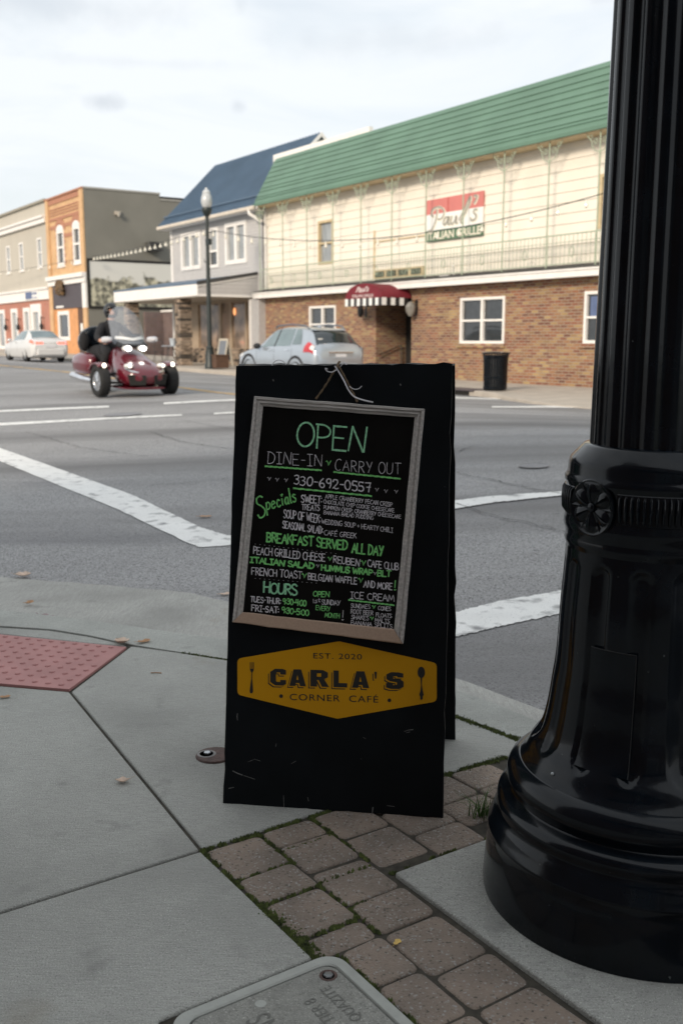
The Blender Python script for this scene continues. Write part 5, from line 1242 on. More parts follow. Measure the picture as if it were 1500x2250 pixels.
# shop front under the porch
op_s = [(-22.9, -20.9, .85, 2.72), (-20.7, -19.95, .1, 2.72), (-19.75, -18.6, .85, 2.72), (-18.45, -17.55, .85, 2.72)]
M['store_tan'] = mat('tan_frame', (0.36, 0.28, 0.20), .6)
m = Hs.mb(); wall_open(m, HL + .1, HR, .75, 2.86, op_s, .02, .1); m.build('shopfront_frame', M['store_tan'], Hs.o)
m = Hs.mb()
for k in range(9):
    for j in range(30):
        x = HL + .1 + j*.28 + (k % 2)*.12; m.box(x + .005, min(x + .275, HR), -.10 + random.uniform(-.02, .02), .02, -.1 + k*.105, -.1 + k*.105 + .098, random.choice((0, 0, 1, 2)))
m.build('stone_base', [M['stone'], M['stone_light'], M['stone_dark']], Hs.o)
for o_ in op_s:
    p = Hs.mb(); p.box(o_[0] - .02, o_[1] + .02, .09, .11, o_[2], o_[3]); p.build('shop_window', M['store_interior'], Hs.o)
m = Hs.mb(); m.box(-20.68, -19.97, .05, .085, .1, 2.3); m.build('door', mat('shop_door', (.27, .17, .11), .5, coat=.5), Hs.o)
m = Hs.mb(); m.box(-17.5, -16.86, -.30, .0, -.2, 2.78); m.build('corner_pier', M['grey_siding'], Hs.o)
m = Hs.mb(); m.box(-17.58, -17.50, -.34, .0, -.2, 2.78); m.build('corner_pier_trim', M['white'], Hs.o)
# warm lamp inside the shop
m = Hs.mb(); m.ball((-19.55, .06, 2.35), (.10, .03, .16)); m.build('shop_lamp', mat('warm_shop_lamp', (.9, .5, .25), .4, emit=(1, .42, .16), estr=.9), Hs.o, smooth=True)

# ------------------------------------------------------------------ orange brick building with the dark side wall
O = Site('orange_brick_building', 'orange brick shop building with red bands and a plain dark grey side wall', 'building', -39)
OL, OR_ = -42.95, -36.62
op_o = [(-41.25, -40.05, 5.42, 7.42), (-38.48, -37.33, 5.42, 7.42)]
m = O.mb(); wall_open(m, OL, OR_ - .02, 4.3, 9.32, op_o, 0, .12); m.build('brick_front', M['orange_brick'], O.o)
m = O.mb(); m.box(OL, OR_ - .06, .13, 12, -.1, 9.2); m.build('inner_core', M['dark'], O.o)
m = O.mb(); m.box(OR_ - .05, OR_, .02, 4.45, -.1, 9.28); m.box(OR_ - .05, OR_ - .002, 4.45, 14, -.1, 8.98); m.build('side_wall', M['grey_wall'], O.o)
m = O.mb(); m.box(OR_ - .12, OR_ + .04, .0, 4.47, 9.28, 9.38); m.box(OR_ - .12, OR_ + .04, 4.47, 14, 8.98, 9.07); m.build('wall_coping', mat('pale_coping', (.33, .32, .29), .8), O.o)
m = O.mb()
for z, h, xa, xb, y in ((8.95, .30, OL + .5, OR_ - .5, -.05), (8.62, .07, OL + .55, OR_ - .55, -.04), (8.46, .07, OL + .55, OR_ - .55, -.04), (8.30, .07, OL + .55, OR_ - .55, -.04), (8.02, .16, OL + .55, OR_ - .55, -.05), (7.55, .2, OL + .55, OR_ - .55, -.03), (9.26, .10, OL - .05, OR_ + .02, -.12)):
    m = O.mb(); m.box(xa, xb, y, -.003, z, z + h); m.build('red_band', M['orange_trim'], O.o)
m = O.mb(); m.box(-40.0, -38.6, -.035, -.003, 6.95, 7.15); m.build('red_band', M['orange_trim'], O.o)
for xa in (OL, OR_ - .5): m = O.mb(); m.box(xa, xa + .5, -.10, -.003, 4.86, 9.25); m.build('corner_pilaster', M['orange_brick'], O.o)
for o_ in op_o:
    f = window(O, *o_, fw=.17, rails=(.52,), glass='glass', glass2='glass', proud=.05, sill='white')
    cx = (o_[0] + o_[1])/2; hw_ = (o_[1] - o_[0])/2
    a = O.mb(); ap = [(cx - hw_*math.cos(t), -.06, o_[3] + .30*math.sin(t)) for t in [math.pi*k/10 for k in range(11)]]; a.prism(ap, (0, .055, 0)); a.build('arched_head', M['white'], f)
    a = O.mb(); ai = [(cx - hw_*1.12*math.cos(t), o_[3] + .36*math.sin(t)) for t in [math.pi*k/10 for k in range(11)]]; ao = [(cx - hw_*1.5*math.cos(t), o_[3] + .66*math.sin(t)) for t in [math.pi*k/10 for k in range(11)]]
    for (x0, z0), (x1, z1), (x2, z2), (x3, z3) in zip(ai, ai[1:], ao[1:], ao): a.prism([(x0, -.04, z0), (x1, -.04, z1), (x2, -.04, z2), (x3, -.04, z3)], (0, .036, 0))
    a.build('brick_arch', M['orange_trim'], f)
    q = O.mb()
    for k in range(5):
        for xx in (o_[0] - .24, o_[1] + .04): q.box(xx, xx + .2, -.012, -.002, 5.5 + k*.38, 5.5 + k*.38 + .2)
    q.build('quoin_bricks', M['orange_trim'], f)
m = O.mb(); m.box(OL, OR_, -.30, -.003, 4.62, 4.86); m.box(OL, OR_, -.16, -.003, 4.32, 4.62); m.build('shop_cornice', M['white'], O.o, bevel=.02)
m = O.mb(); m.box(OL, OL + .6, -.1, 0, -.1, 4.3); m.box(OR_ - .55, OR_, -.1, 0, -.1, 2.95); m.build('brick_pier', M['orange_brick'], O.o)
m = O.mb(); m.box(OR_ - .55, OR_, -.12, 0, 2.95, 4.3); m.build('pier_cap', M['white'], O.o)
m = O.mb(); m.box(OL + .6, OR_ - .56, -.06, 0, 2.98, 4.31); m.build('sign_panel', M['purple_panel'], O.o)
m = O.mb(); m.box(-41.8, -40.5, -.075, -.061, 3.04, 3.15); m.build('shop_sign_text_bar', M['sign_white'], O.o)
m = O.mb(); m.ball((-40.6, -.22, 4.2), (.5, .12, .3), 10, 6)
for k in range(26): m.ball((-40.6 + random.uniform(-.6, .6), -.22 + random.gauss(0, .04), 4.2 + random.uniform(-.36, .36)), random.uniform(.10, .2), 6, 4)
m.build('hanging_emblem', mat('bronze_emblem', (.05, .04, .03), .7, var=.6, scale=8, col2=(.15, .09, .04)), O.o)
m = O.mb(); wall_open(m, OL + .6, -38.3, .3, 2.98, [(-41.75, -39.75, 1.15, 2.85)], .0, .1); m.build('orange_shopfront', M['orange_store'], O.o)
window(O, -41.75, -39.75, 1.15, 2.85, 0, fw=.22, mt='white', glass='glass')
m = O.mb(); m.box(-38.3, OR_ - .55, .0, .1, .3, 2.98); dr_ = m.build('door', M['wood_brown'], O.o); m = O.mb(); m.box(-37.9, -37.55, -.012, -.001, 1.5, 2.1); m.build('notice', M['sign_white'], dr_)
m = O.mb(); m.box(OL + .6, -38.3, -.08, .0, .05, .3); m.build('shopfront_plinth', M['concrete_far'], O.o)
# low brick wall in the gap lot below the mural
lw = Site('lot_wall', 'long low dark brick wall in the gap between the orange building and the grey house', 'wall', -31); m = lw.mb(); m.box(-36.3, -25.2, 4.3, 4.5, -.2, 2.75); m.box(-36.55, -36.3, 3.2, 4.5, -.2, 2.75); m.build('wall_face', M['lot_brick'], lw.o); m = lw.mb(); m.box(-36.5, -25.2, 4.24, 4.56, 2.75, 2.86); m.build('coping', M['white'], lw.o)
# air conditioner and small lamp on the side wall
ac = empty('air_conditioner', tuple(ws(OR_, 3.9, 6.15)), YAW, 'window air conditioner box jutting from the dark grey side wall', 'air conditioner')
m = MB(); m.box(.005, .55, -.42, .38, .08, .48); m.build('casing', mat('grey_casing', (.07, .07, .065), .6), ac, bevel=.02); m = MB(); m.box(-.0, .62, -.46, .42, .0, .07); m.build('bracket', M['dark_roof'], ac)
m = MB(); 
for k in range(7): m.box(.552, .556, -.36, .32, .12 + k*.05, .15 + k*.05)
m.build('louvre', M['dark'], ac)
fl = empty('wall_floodlight', tuple(ws(OR_, 1.9, 8.1)), YAW, 'small floodlight high on the dark grey side wall', 'floodlight'); m = MB(); m.box(0, .12, -.16, .16, -.1, .1); m.build('bracket', M['concrete_far'], fl); m = MB(); m.lathe([(.06, -.2), (.12, 0)], 10, (.2, 0, 0)); m.build('lamp_head', M['beige_wall'], fl)
# the mural: a framed black-and-white street scene
mu = empty('mural', tuple(ws(OR_ + .02, 3.6, 4.25)), YAW, 'large framed black and white street mural on the dark side wall', 'mural')
mm = bpy.data.materials.new('mural_print'); mm.use_nodes = True; t = mm.node_tree; p = t.nodes['Principled BSDF']; c = N(t, 'ShaderNodeTexCoord'); sx = N(t, 'ShaderNodeSeparateXYZ'); L2 = t.links.new
n1 = N(t, 'ShaderNodeTexNoise'); n1.inputs['Scale'].default_value = .9; n1.inputs['Detail'].default_value = 3; n2 = N(t, 'ShaderNodeTexNoise'); n2.inputs['Scale'].default_value = 3.2; n2.inputs['Detail'].default_value = 6
L2(c.outputs['Object'], n1.inputs['Vector']); L2(c.outputs['Object'], n2.inputs['Vector']); L2(c.outputs['Object'], sx.inputs[0])
a1 = N(t, 'ShaderNodeMath', operation='MULTIPLY_ADD'); a1.inputs[1].default_value = 2.6; L2(n1.outputs[0], a1.inputs[0]); L2(sx.outputs[2], a1.inputs[2])
r1 = N(t, 'ShaderNodeValToRGB'); r1.color_ramp.elements[0].position = .0; r1.color_ramp.elements[1].position = .06
mr = N(t, 'ShaderNodeMapRange'); mr.inputs[1].default_value = 1.55; mr.inputs[2].default_value = 1.75; L2(a1.outputs[0], mr.inputs[0])
r2 = N(t, 'ShaderNodeValToRGB'); e = r2.color_ramp.elements; e[0].position = .36; e[0].color = (.05, .05, .04, 1); e[1].position = .62; e[1].color = (.50, .48, .36, 1); q = e.new(.5); q.color = (.22, .215, .165, 1)
L2(n2.outputs[0], r2.inputs[0]); mx = N(t, 'ShaderNodeMix', data_type='RGBA'); L2(mr.outputs[0], mx.inputs[0]); L2(r2.outputs[0], mx.inputs[6]); mx.inputs[7].default_value = (.60, .60, .56, 1); L2(mx.outputs[2], p.inputs['Base Color']); p.inputs['Roughness'].default_value = .7
m = MB(); m.box(.0, .03, -3.45, 3.9, -1.22, 1.22); m.build('picture', mm, mu)
m = MB(); m.box(0, .06, -3.57, -3.45, -1.34, 1.34); m.box(0, .06, 3.9, 4.02, -1.34, 1.34); m.box(0, .06, -3.45, 3.9, 1.22, 1.34); m.box(0, .06, -3.45, 3.9, -1.34, -1.22); m.build('frame', M['dark'], mu)

# ------------------------------------------------------------------ beige building at the far left
B = Site('beige_building', 'beige two storey building with white cornice above a red brick shopfront', 'building', -52)
BL_, BR_ = -66.0, -42.98
op_t = [(x, x + .88, 5.58, 7.32) for x in (-63.5, -60.4, -55.2, -51.78, -48.85, -45.08)]
m = B.mb(); wall_open(m, BL_, BR_, 4.3, 9.3, op_t, 0, .15); m.build('stucco_wall', M['beige_wall'], B.o)
m = B.mb(); m.box(BL_, BR_ - .02, .16, 12, .2, 9.2); m.build('inner_core', M['dark'], B.o)
m = B.mb(); m.box(BL_, BR_, -.14, .1, 9.3, 9.44); m.build('roof_coping', mat('taupe_coping', (.30, .28, .23), .8), B.o)
m = B.mb(); m.box(BL_, BR_, -.32, -.003, 8.36, 8.50); m.box(BL_, BR_, -.20, -.003, 8.08, 8.36); m.build('cornice', M['white'], B.o, bevel=.02)
for o_ in op_t: window(B, *o_, fw=.10, rails=(.5,), glass='curtain', glass2='curtain', sill='white', proud=.02)
m = B.mb(); m.box(BL_, BR_, -.22, -.003, 4.22, 4.34); m.box(BL_, BR_, -.12, -.003, 3.62, 4.22); m.build('shop_band', M['white'], B.o)
op_l = [(-65, -63, .5, 3.2), (-60.5, -58, .5, 3.2), (-54.7, -52.9, .5, 3.22), (-51.4, -49.9, .5, 3.22), (-48.6, -47.2, .5, 3.22), (-47.0, -44.9, .5, 3.4)]
m = B.mb(); wall_open(m, BL_, BR_, .1, 3.62, op_l, 0, .15); m.build('brick_front', M['red_brick'], B.o)
for i, o_ in enumerate(op_l):
    f = window(B, *o_, fw=.26 if i < 5 else .5, mt='white', glass='curtain', proud=.05)
for x in (-52.2, -49.3, -44.4):
    m = B.mb(); m.tube([(x, -.02, 2.5), (x, -.2, 2.6), (x, -.2, 2.1)], .04, 6); m.ball((x, -.2, 2.0), (.12, .12, .22), 8, 6); m.build('wall_lamp', M['black_matte'], B.o)
bs = Site('office_sign', 'small blue and white sign on the white band of the beige building', 'sign', -46.2)
m = bs.mb(); m.box(-47.5, -44.95, -.17, -.125, 3.68, 4.20); m.build('board', M['sign_white'], bs.o); m = bs.mb(); m.box(-47.45, -46.1, -.178, -.171, 3.72, 4.16); m.build('blue_field', M['sign_blue'], bs.o)
m = bs.mb()
for k in range(5): m.box(-46.0 + k*.2, -45.88 + k*.2, -.178, -.171, 3.95, 4.12)
m.box(-46.0, -45.1, -.178, -.171, 3.76, 3.82); m.build('lettering', M['sign_blue'], bs.o)

# ------------------------------------------------------------------ street furniture across the road
tcn = empty('litter_bin', tuple(ws(-.30, -3.08)), YAW, 'black slatted metal litter bin with a flared top by the brick wall', 'litter bin')
for k in range(30):
    a = 2*math.pi*k/30; c, s_ = math.cos(a), math.sin(a); sl_ = MB(); sl_.m = Matrix.Rotation(a, 4, 'Z')
    sl_.loft([[(r - .004, -.019, z), (r + .004, -.019, z), (r + .004, .019, z), (r - .004, .019, z)] for r, z in ((.275, .03), (.285, .5), (.295, .80), (.315, .87), (.345, .90))])
    sl_.build('slat', M['black_metal'], tcn)
m = MB(); m.lathe([(.262, .02), (.27, .5), (.28, .85), (.27, .85), (.0, .1)], 32); m.build('liner', M['black_matte'], tcn, smooth=True)
for z, r in ((.05, .283), (.30, .287), (.78, .302)):
    m = MB(); m.lathe([(r, z), (r + .008, z + .004), (r + .008, z + .046), (r, z + .05)], 32); m.build('band', M['black_metal'], tcn, smooth=True)
m = MB(); m.lathe([(.345, .895), (.352, .90), (.352, .915), (.25, .925), (.24, .90), (.28, .89)], 32); m.build('top_ring', M['black_metal'], tcn, smooth=True)
sdn = empty('storm_drain', tuple(ws(-1.35, -3.36)), YAW, 'kerbside storm drain with a dark slot below a steel hood', 'storm drain')
m = MB(); m.box(-.85, .75, -.14, -.085, -.135, -.02); m.build('slot', M['dark'], sdn); m = MB(); m.box(-.9, .8, -.2, .55, -.018, .012); m.build('hood', mat('steel_hood', (.10, .085, .095), .5, metal=.5), sdn, bevel=.008)
# far street lamp
def lampz(s, t): return ws(s, t, rise(s))
LS, LT = -15.84, -2.95
fl = empty('street_lamp', tuple(lampz(LS, LT)), YAW, 'slim dark green street lamp with a globe lantern outside the grey house', 'street lamp')
M['lamp_green'] = mat('dark_lamp_paint', (.016, .024, .024), .45)
m = MB(); m.lathe([(.20, 0), (.20, .12), (.17, .18), (.165, .55), (.13, .7), (.14, .74), (.11, .8)], 16); m.build('base', M['lamp_green'], fl, smooth=True)
m = MB(); m.lathe([(.088, .78), (.08, 2.5), (.062, 4.95), (.06, 5.25)], 16); m.lathe([(.1, 2.3), (.1, 2.36)], 16); m.build('pole', M['lamp_green'], fl, smooth=True)
m = MB(); m.lathe([(.07, 5.2), (.13, 5.28), (.17, 5.36), (.19, 5.45), (.17, 5.5)], 16); m.build('lantern_cup', M['lamp_green'], fl, smooth=True)
m = MB(); m.lathe([(.13, 5.5), (.19, 5.6), (.205, 5.72), (.185, 5.86), (.14, 5.96)], 20); m.build('lantern_globe', M['lamp_glass'], fl, smooth=True)
m = MB(); m.lathe([(.14, 5.95), (.15, 5.99), (.12, 6.06), (.05, 6.10), (.04, 6.16), (.0, 6.17)], 16); m.build('lantern_cap', M['lamp_glass'], fl, smooth=True)
m = MB(); m.box(-.05, .22, -.06, .06, 4.25, 4.45); m.build('junction_box', M['lamp_green'], fl)
m = MB(); m.tube([(-.1, 0, 3.65), (-.26, 0, 3.7), (-.3, 0, 3.78)], .018, 6); m.build('banner_hook', M['lamp_green'], fl); fl.scale = (1, 1, 1.045)
pb = empty('planter_box', tuple(lampz(-15.75, -2.7)), YAW, 'brown wooden planter box beside the slim street lamp', 'planter')
m = MB()
for k in range(4): m.box(-.42, .42, -.26, -.235, .04 + k*.11, .04 + k*.11 + .104); m.box(.40, .425, -.24, .24, .04 + k*.11, .04 + k*.11 + .104); m.box(-.425, -.40, -.24, .24, .04 + k*.11, .04 + k*.11 + .104); m.box(-.42, .42, .235, .26, .04 + k*.11, .04 + k*.11 + .104)
m.build('planks', M['wood_brown'], pb); m = MB(); m.box(-.40, .40, -.235, .235, .05, .40); m.build('soil', M['soil'], pb)
m = MB(); m.box(-.46, .46, -.29, -.21, .48, .52); m.box(-.46, .46, .21, .29, .48, .52); m.box(-.46, -.38, -.21, .21, .48, .52); m.box(.38, .46, -.21, .21, .48, .52); m.build('rim', M['wood_brown'], pb)
ss = empty('sidewalk_sign', tuple(lampz(-18.1, -1.2)), YAW + R(8), 'small white-framed A-frame chalkboard outside the shop window', 'sandwich board')
for sgn, nm in ((-1, 'front_leaf'), (1, 'rear_leaf')):
    m = MB(); m.m = Matrix.Translation((0, sgn*.22, 0)) @ Matrix.Rotation(R(sgn*12), 4, 'X')
    m.box(-.30, -.24, -.02, .02, 0, 1.1); m.box(.24, .30, -.02, .02, 0, 1.1); m.box(-.24, .24, -.02, .02, 1.02, 1.1); m.box(-.24, .24, -.02, .02, .18, .26); f = m.build(nm, mat('sign_frame_' + nm, (.50, .46, .38), .6), ss)
    m = MB(); m.m = Matrix.Translation((0, sgn*.22, 0)) @ Matrix.Rotation(R(sgn*12), 4, 'X'); m.box(-.24, .24, -.01, .01, .26, 1.02); m.build('slate', mat('bluish_slate_' + nm, (.16, .18, .21), .5), f)
bt_ = empty('bistro_table', tuple(lampz(-22.5, -1.5)), YAW, 'small pale blue bistro table on thin black legs under the porch', 'table')
m = MB(); m.lathe([(.38, .70), (.40, .71), (.40, .73), (.38, .74)], 24); m.build('table_top', mat('pale_blue_top', (.33, .38, .44), .4), bt_, smooth=True)
for k in range(4):
    a = k*math.pi/2 + .6; m = MB(); m.tube([(.12*math.cos(a), .12*math.sin(a), .70), (.2*math.cos(a), .2*math.sin(a), .35), (.33*math.cos(a), .33*math.sin(a), .0)], .016, 6); m.build('leg', M['black_matte'], bt_)
pot = empty('flower_bucket', tuple(lampz(-22.35, -1.45) + Vector((0, 0, .742))), YAW, 'pale metal bucket standing on the blue bistro table', 'bucket'); m = MB(); m.lathe([(.11, 0), (.16, .3), (.165, .31), (.15, .31), (.1, .02)], 16); m.build('pail', mat('pale_bucket', (.45, .5, .55), .4), pot, smooth=True)
m = MB(); m.tube([(-.16, 0, .3), (-.1, 0, .42), (.1, 0, .42), (.16, 0, .3)], .008, 6); m.build('handle', M['black_matte'], pot)
ch_ = empty('bistro_chair', tuple(lampz(-23.4, -1.7)), YAW + 1.0, 'black wire bistro chair beside the pale blue table', 'chair')
m = MB(); m.lathe([(.2, .44), (.21, .45), (.2, .46), (0, .46)], 16); m.build('seat', M['black_matte'], ch_)
m = MB(); m.tube([(-.19, .1, .45), (-.2, .16, .8), (-.1, .2, .95), (.1, .2, .95), (.2, .16, .8), (.19, .1, .45)], .014, 6); m.build('backrest', M['black_matte'], ch_)
for sx, sy in ((-1, -1), (1, -1), (1, 1), (-1, 1)): m = MB(); m.tube([(sx*.14, sy*.14, .44), (sx*.2, sy*.2, 0)], .012, 6); m.build('leg', M['black_matte'], ch_)

# ------------------------------------------------------------------ string lights
def festoon(a, c, sag, n, lab, rad=.012, br=.045, phase=.5):
    o = empty('string_lights', tuple(a), 0, lab, 'string lights', 'strings of bulbs over the street')
    m = MB(); pts = [a.lerp(c, k/40) - Vector((0, 0, sag*4*(k/40)*(1 - k/40))) - a for k in range(41)]; m.tube(pts, rad, 5); m.build('wire', M['black_matte'], o)
    for k in range(n):
        f = (k + phase)/n; p = a.lerp(c, f) - Vector((0, 0, sag*4*f*(1 - f))) - a
        b = MB(); b.lathe([(.018, -.02), (.018, -.09)], 6, tuple(p)); b.lathe([(.02, -.09), (br, -.14), (br*.9, -.2), (.01, -.225)], 8, tuple(p)); b.build('bulb', M['bulb'], o, smooth=True)
    return o
lt = lampz(LS, LT) + Vector((0, 0, 5.0))
festoon(lt, ws(5.5, -1.2, 5.15), 1.05, 26, 'string of bulbs hung from the slim lamp across the cream restaurant front')
festoon(lt + Vector((0, 0, .02)), ws(OR_ + .05, .35, 5.70), .12, 24, 'string of bulbs hung between the slim lamp and the dark side wall', br=.07)
festoon(ws(OR_, .2, 5.7), ws(-62, -3.0, 5.9), .35, 18, 'string of bulbs running left past the orange and beige upper windows')

# ================================================================== vehicles
def wheel(parent, c, r, wd, out, spokes=5, rimmat='alloy', hub=.60, name='wheel'):
    """wheel turning about local y; out = +1/-1 is the outer side"""
    x, y, z = c; t = MB(); h = wd/2
    prof = [(r*hub, -h*.85), (r*.86, -h), (r*.96, -h*.86), (r, -h*.6), (r, h*.6), (r*.96, h*.86), (r*.86, h), (r*hub, h*.85), (r*hub, -h*.85)]
    rings = [[(x + rr*math.cos(a), y + hh, z + rr*math.sin(a)) for rr, hh in prof] for a in [2*math.pi*k/32 for k in range(33)]]
    t.loft(rings, closed=False, cap=False); ty = t.build(name, M['tyre'], parent, smooth=True, angle=50)
    m = MB(); yo = y + out*h*.62
    m.lathe([(r*hub*1.03, yo - y), (r*hub*.93, yo - y + out*.012), (r*hub*.86, yo - y - out*.03)], 28, (x, y, z), axis='y'); m.lathe([(.05, (yo - y) + out*.012), (.035, (yo - y) + out*.022), (0, (yo - y) + out*.022)], 12, (x, y, z), axis='y')
    for k in range(spokes):
        for d in (-.16, .16):
            a = 2*math.pi*k/spokes + .3; a2 = a + d; ca, sa = math.cos(a), math.sin(a); c2, s2 = math.cos(a2), math.sin(a2); n = Vector((-s2, 0, c2))*.016
            p0 = Vector((x + .04*ca, yo + out*.012, z + .04*sa)); p1 = Vector((x + r*hub*.92*c2, yo + out*.004, z + r*hub*.92*s2)); m.prism([p0 - n, p0 + n, p1 + n, p1 - n], (0, -out*.02, 0))
    m.build('rim', M[rimmat], ty)
    m = MB(); m.lathe([(r*hub*.95, yo - y - out*.05), (0, yo - y - out*.05)], 20, (x, y, z), axis='y'); m.build('brake_disc', M['black_matte'], ty)
    return ty
def interp(keys, x):
    if x <= keys[0][0]: return keys[0][1:]
    for i, (a, c) in enumerate(zip(keys, keys[1:])):
        if a[0] <= x <= c[0]:
            k = (x - a[0])/(c[0] - a[0]); p = keys[max(i-1, 0)]; q = keys[min(i+2, len(keys)-1)]; out = []
            for j in range(1, len(a)):
                d = (c[j] - a[j])/(c[0] - a[0]); d0 = (a[j] - p[j])/(a[0] - p[0]) if a[0] > p[0] else d; d1 = (q[j] - c[j])/(q[0] - c[0]) if q[0] > c[0] else d
                m0 = 0 if d0*d <= 0 else 2*d0*d/(d0 + d); m1 = 0 if d*d1 <= 0 else 2*d*d1/(d + d1); hh = c[0] - a[0]
                out.append((2*k**3 - 3*k*k + 1)*a[j] + (k**3 - 2*k*k + k)*hh*m0 + (-2*k**3 + 3*k*k)*c[j] + (k**3 - k*k)*hh*m1)
            return tuple(out)
    return keys[-1][1:]
class CarShell:
    """body surface from stations (x, z bottom, z belt, z top, half width, roof half width)"""
    def __init__(s, keys): s.k = keys
    def sec(s, x):
        zb, zl, zt, w_, rw = interp(s.k, x); tum = max(0.0, zt - zl)
        pts = [(0, zb), (w_*.75, zb), (w_*.94, zb + .05), (w_*.985, zb + .16), (w_, lerp(zb, zl, .55)), (w_*.985, lerp(zb, zl, .86)), (w_*.965, zl), (lerp(w_*.95, rw, .35), zl + tum*.33), (lerp(w_*.95, rw, .72), zl + tum*.70), (rw*1.0, zl + tum*.92), (rw*.86, zt - .008), (rw*.45, zt + .012), (0, zt + .018)]
        return pts
    def P(s, x, v):
        p = s.sec(x); i = min(int(v), len(p) - 2); k = v - i; return Vector((x, lerp(p[i][0], p[i+1][0], k), lerp(p[i][1], p[i+1][1], k)))
    def body(s, nx=70, flip=1):
        x0, x1 = s.k[0][0], s.k[-1][0]; m = MB(); rings = []
        for i in range(nx + 1):
            x = lerp(x0, x1, i/nx); p = s.sec(x); ring = [(x, -y, z) for y, z in p] + [(x, y, z) for y, z in reversed(p[1:-1])]; rings.append(ring)
        return m.loft(rings)
    def patch(s, x0b, x1b, x0t, x1t, v0, v1, side=-1, off=.006, nx=14, nv=6, both=False):
        """patch on the surface; side -1 is the street side (negative y). both: across the full width"""
        m = MB(); rows = []
        for j in range(nv + 1):
            row = []; v = lerp(v0, v1, j/nv); xa, xb = lerp(x0b, x0t, j/nv), lerp(x1b, x1t, j/nv)
            for i in range(nx + 1):
                x = lerp(xa, xb, i/nx); p = s.P(x, v); e = .01
                du = s.P(x + e, v) - s.P(x - e, v); dv = s.P(x, min(v + .05, 11.99)) - s.P(x, max(v - .05, 0)); n = du.cross(dv)
                n = n.normalized() if n.length > 1e-9 else Vector((0, 0, 1)); n = n if n.y*1 + n.z*.4 > 0 else -n
                q = p + n*off; row.append((q.x, q.y*(1 if side > 0 else -1), q.z))
            rows.append(row)
        m.loft(rows, closed=False, cap=False); return m
def cut_arches(o, centres, r, hw):
    cm = MB()
    for x, z in centres:
        for sg in (-1, 1): cm.lathe([(r, sg*(hw - .30)), (r, sg*(hw + .2))], 28, (x, 0, z), axis='y')
    c = cm.build('cutter', M['dark']); b = o.modifiers.new('b', 'BOOLEAN'); b.object = c; b.operation = 'DIFFERENCE'; b.solver = 'EXACT'; bake(o); bpy.data.objects.remove(c)
    o.data.polygons.foreach_set('use_smooth', [True]*len(o.data.polygons)); o.data.set_sharp_from_angle(angle=R(32))
def quadpatch(pts, d): m = MB(); m.prism(pts, d); return m
def place_car(o, s_rear, t_side, xr, half, scale=1.0):
    s = s_rear - xr*scale; t = t_side + half; c = ws(s + xr*scale*.5, t); a = ws(s_rear, t); f = ws(s_rear - 2.65*scale, t); za, zf = road_z(a.x, a.y), road_z(f.x, f.y)
    b = ws(s, t); p = math.atan2(za - zf, 2.65*scale); o.location = (b.x, b.y, zf - (xr - 2.65)*math.tan(-p)*0 - math.tan(p)*(xr - 2.65)*scale); o.rotation_euler = (0, -p, YAW); o.scale = (scale,)*3

# silver hatchback parked in front of the restaurant
hb_ = empty('hatchback_car', (0, 0, 0), YAW, 'silver hatchback car with roof rails parked in front of the restaurant', 'car')
K = [(0, .42, .60, .64, .52, .40), (.06, .30, .66, .72, .70, .5), (.25, .21, .75, .83, .83, .6), (.7, .19, .86, .94, .885, .68), (1.22, .19, .94, 1.03, .895, .70), (1.75, .19, .97, 1.36, .895, .62), (2.15, .19, .985, 1.52, .895, .60), (2.7, .19, 1.0, 1.565, .895, .60), (3.3, .19, 1.02, 1.55, .893, .595), (3.80, .20, 1.04, 1.48, .885, .58), (4.02, .22, 1.045, 1.39, .87, .565), (4.22, .26, 1.03, 1.16, .845, .56), (4.34, .32, .96, 1.03, .81, .58), (4.42, .40, .84, .88, .74, .56), (4.45, .46, .74, .76, .66, .52)]
S = CarShell(K); bo_ = S.body().build('body', M['silver'], hb_); cut_arches(bo_, [(.90, .34), (3.53, .34)], .40, .90)
for x in (.90, 3.53):
    for sd in (-1, 1):
        wheel(hb_, (x, sd*.78, .34), .34, .225, sd)
        m = MB(); pts = [(x + r_*math.cos(a), z_) for r_ in (1,) for a in (0,) for z_ in (0,)]
        rows = []
        for k in range(17):
            a = math.pi*(-.06 + 1.12*k/16); rows.append([(x + r_*math.cos(a), sd*y_, .34 + r_*math.sin(a)) for r_, y_ in ((.385, .80), (.392, .893), (.455, .905), (.47, .885))])
        m.loft(rows, closed=False, cap=False); m.build('wheel_arch_trim', M['plastic'], hb_, smooth=True)
m = MB(); m.box(.5, 3.9, -.70, .70, .25, .5); m.build('underbody', M['dark'], hb_)
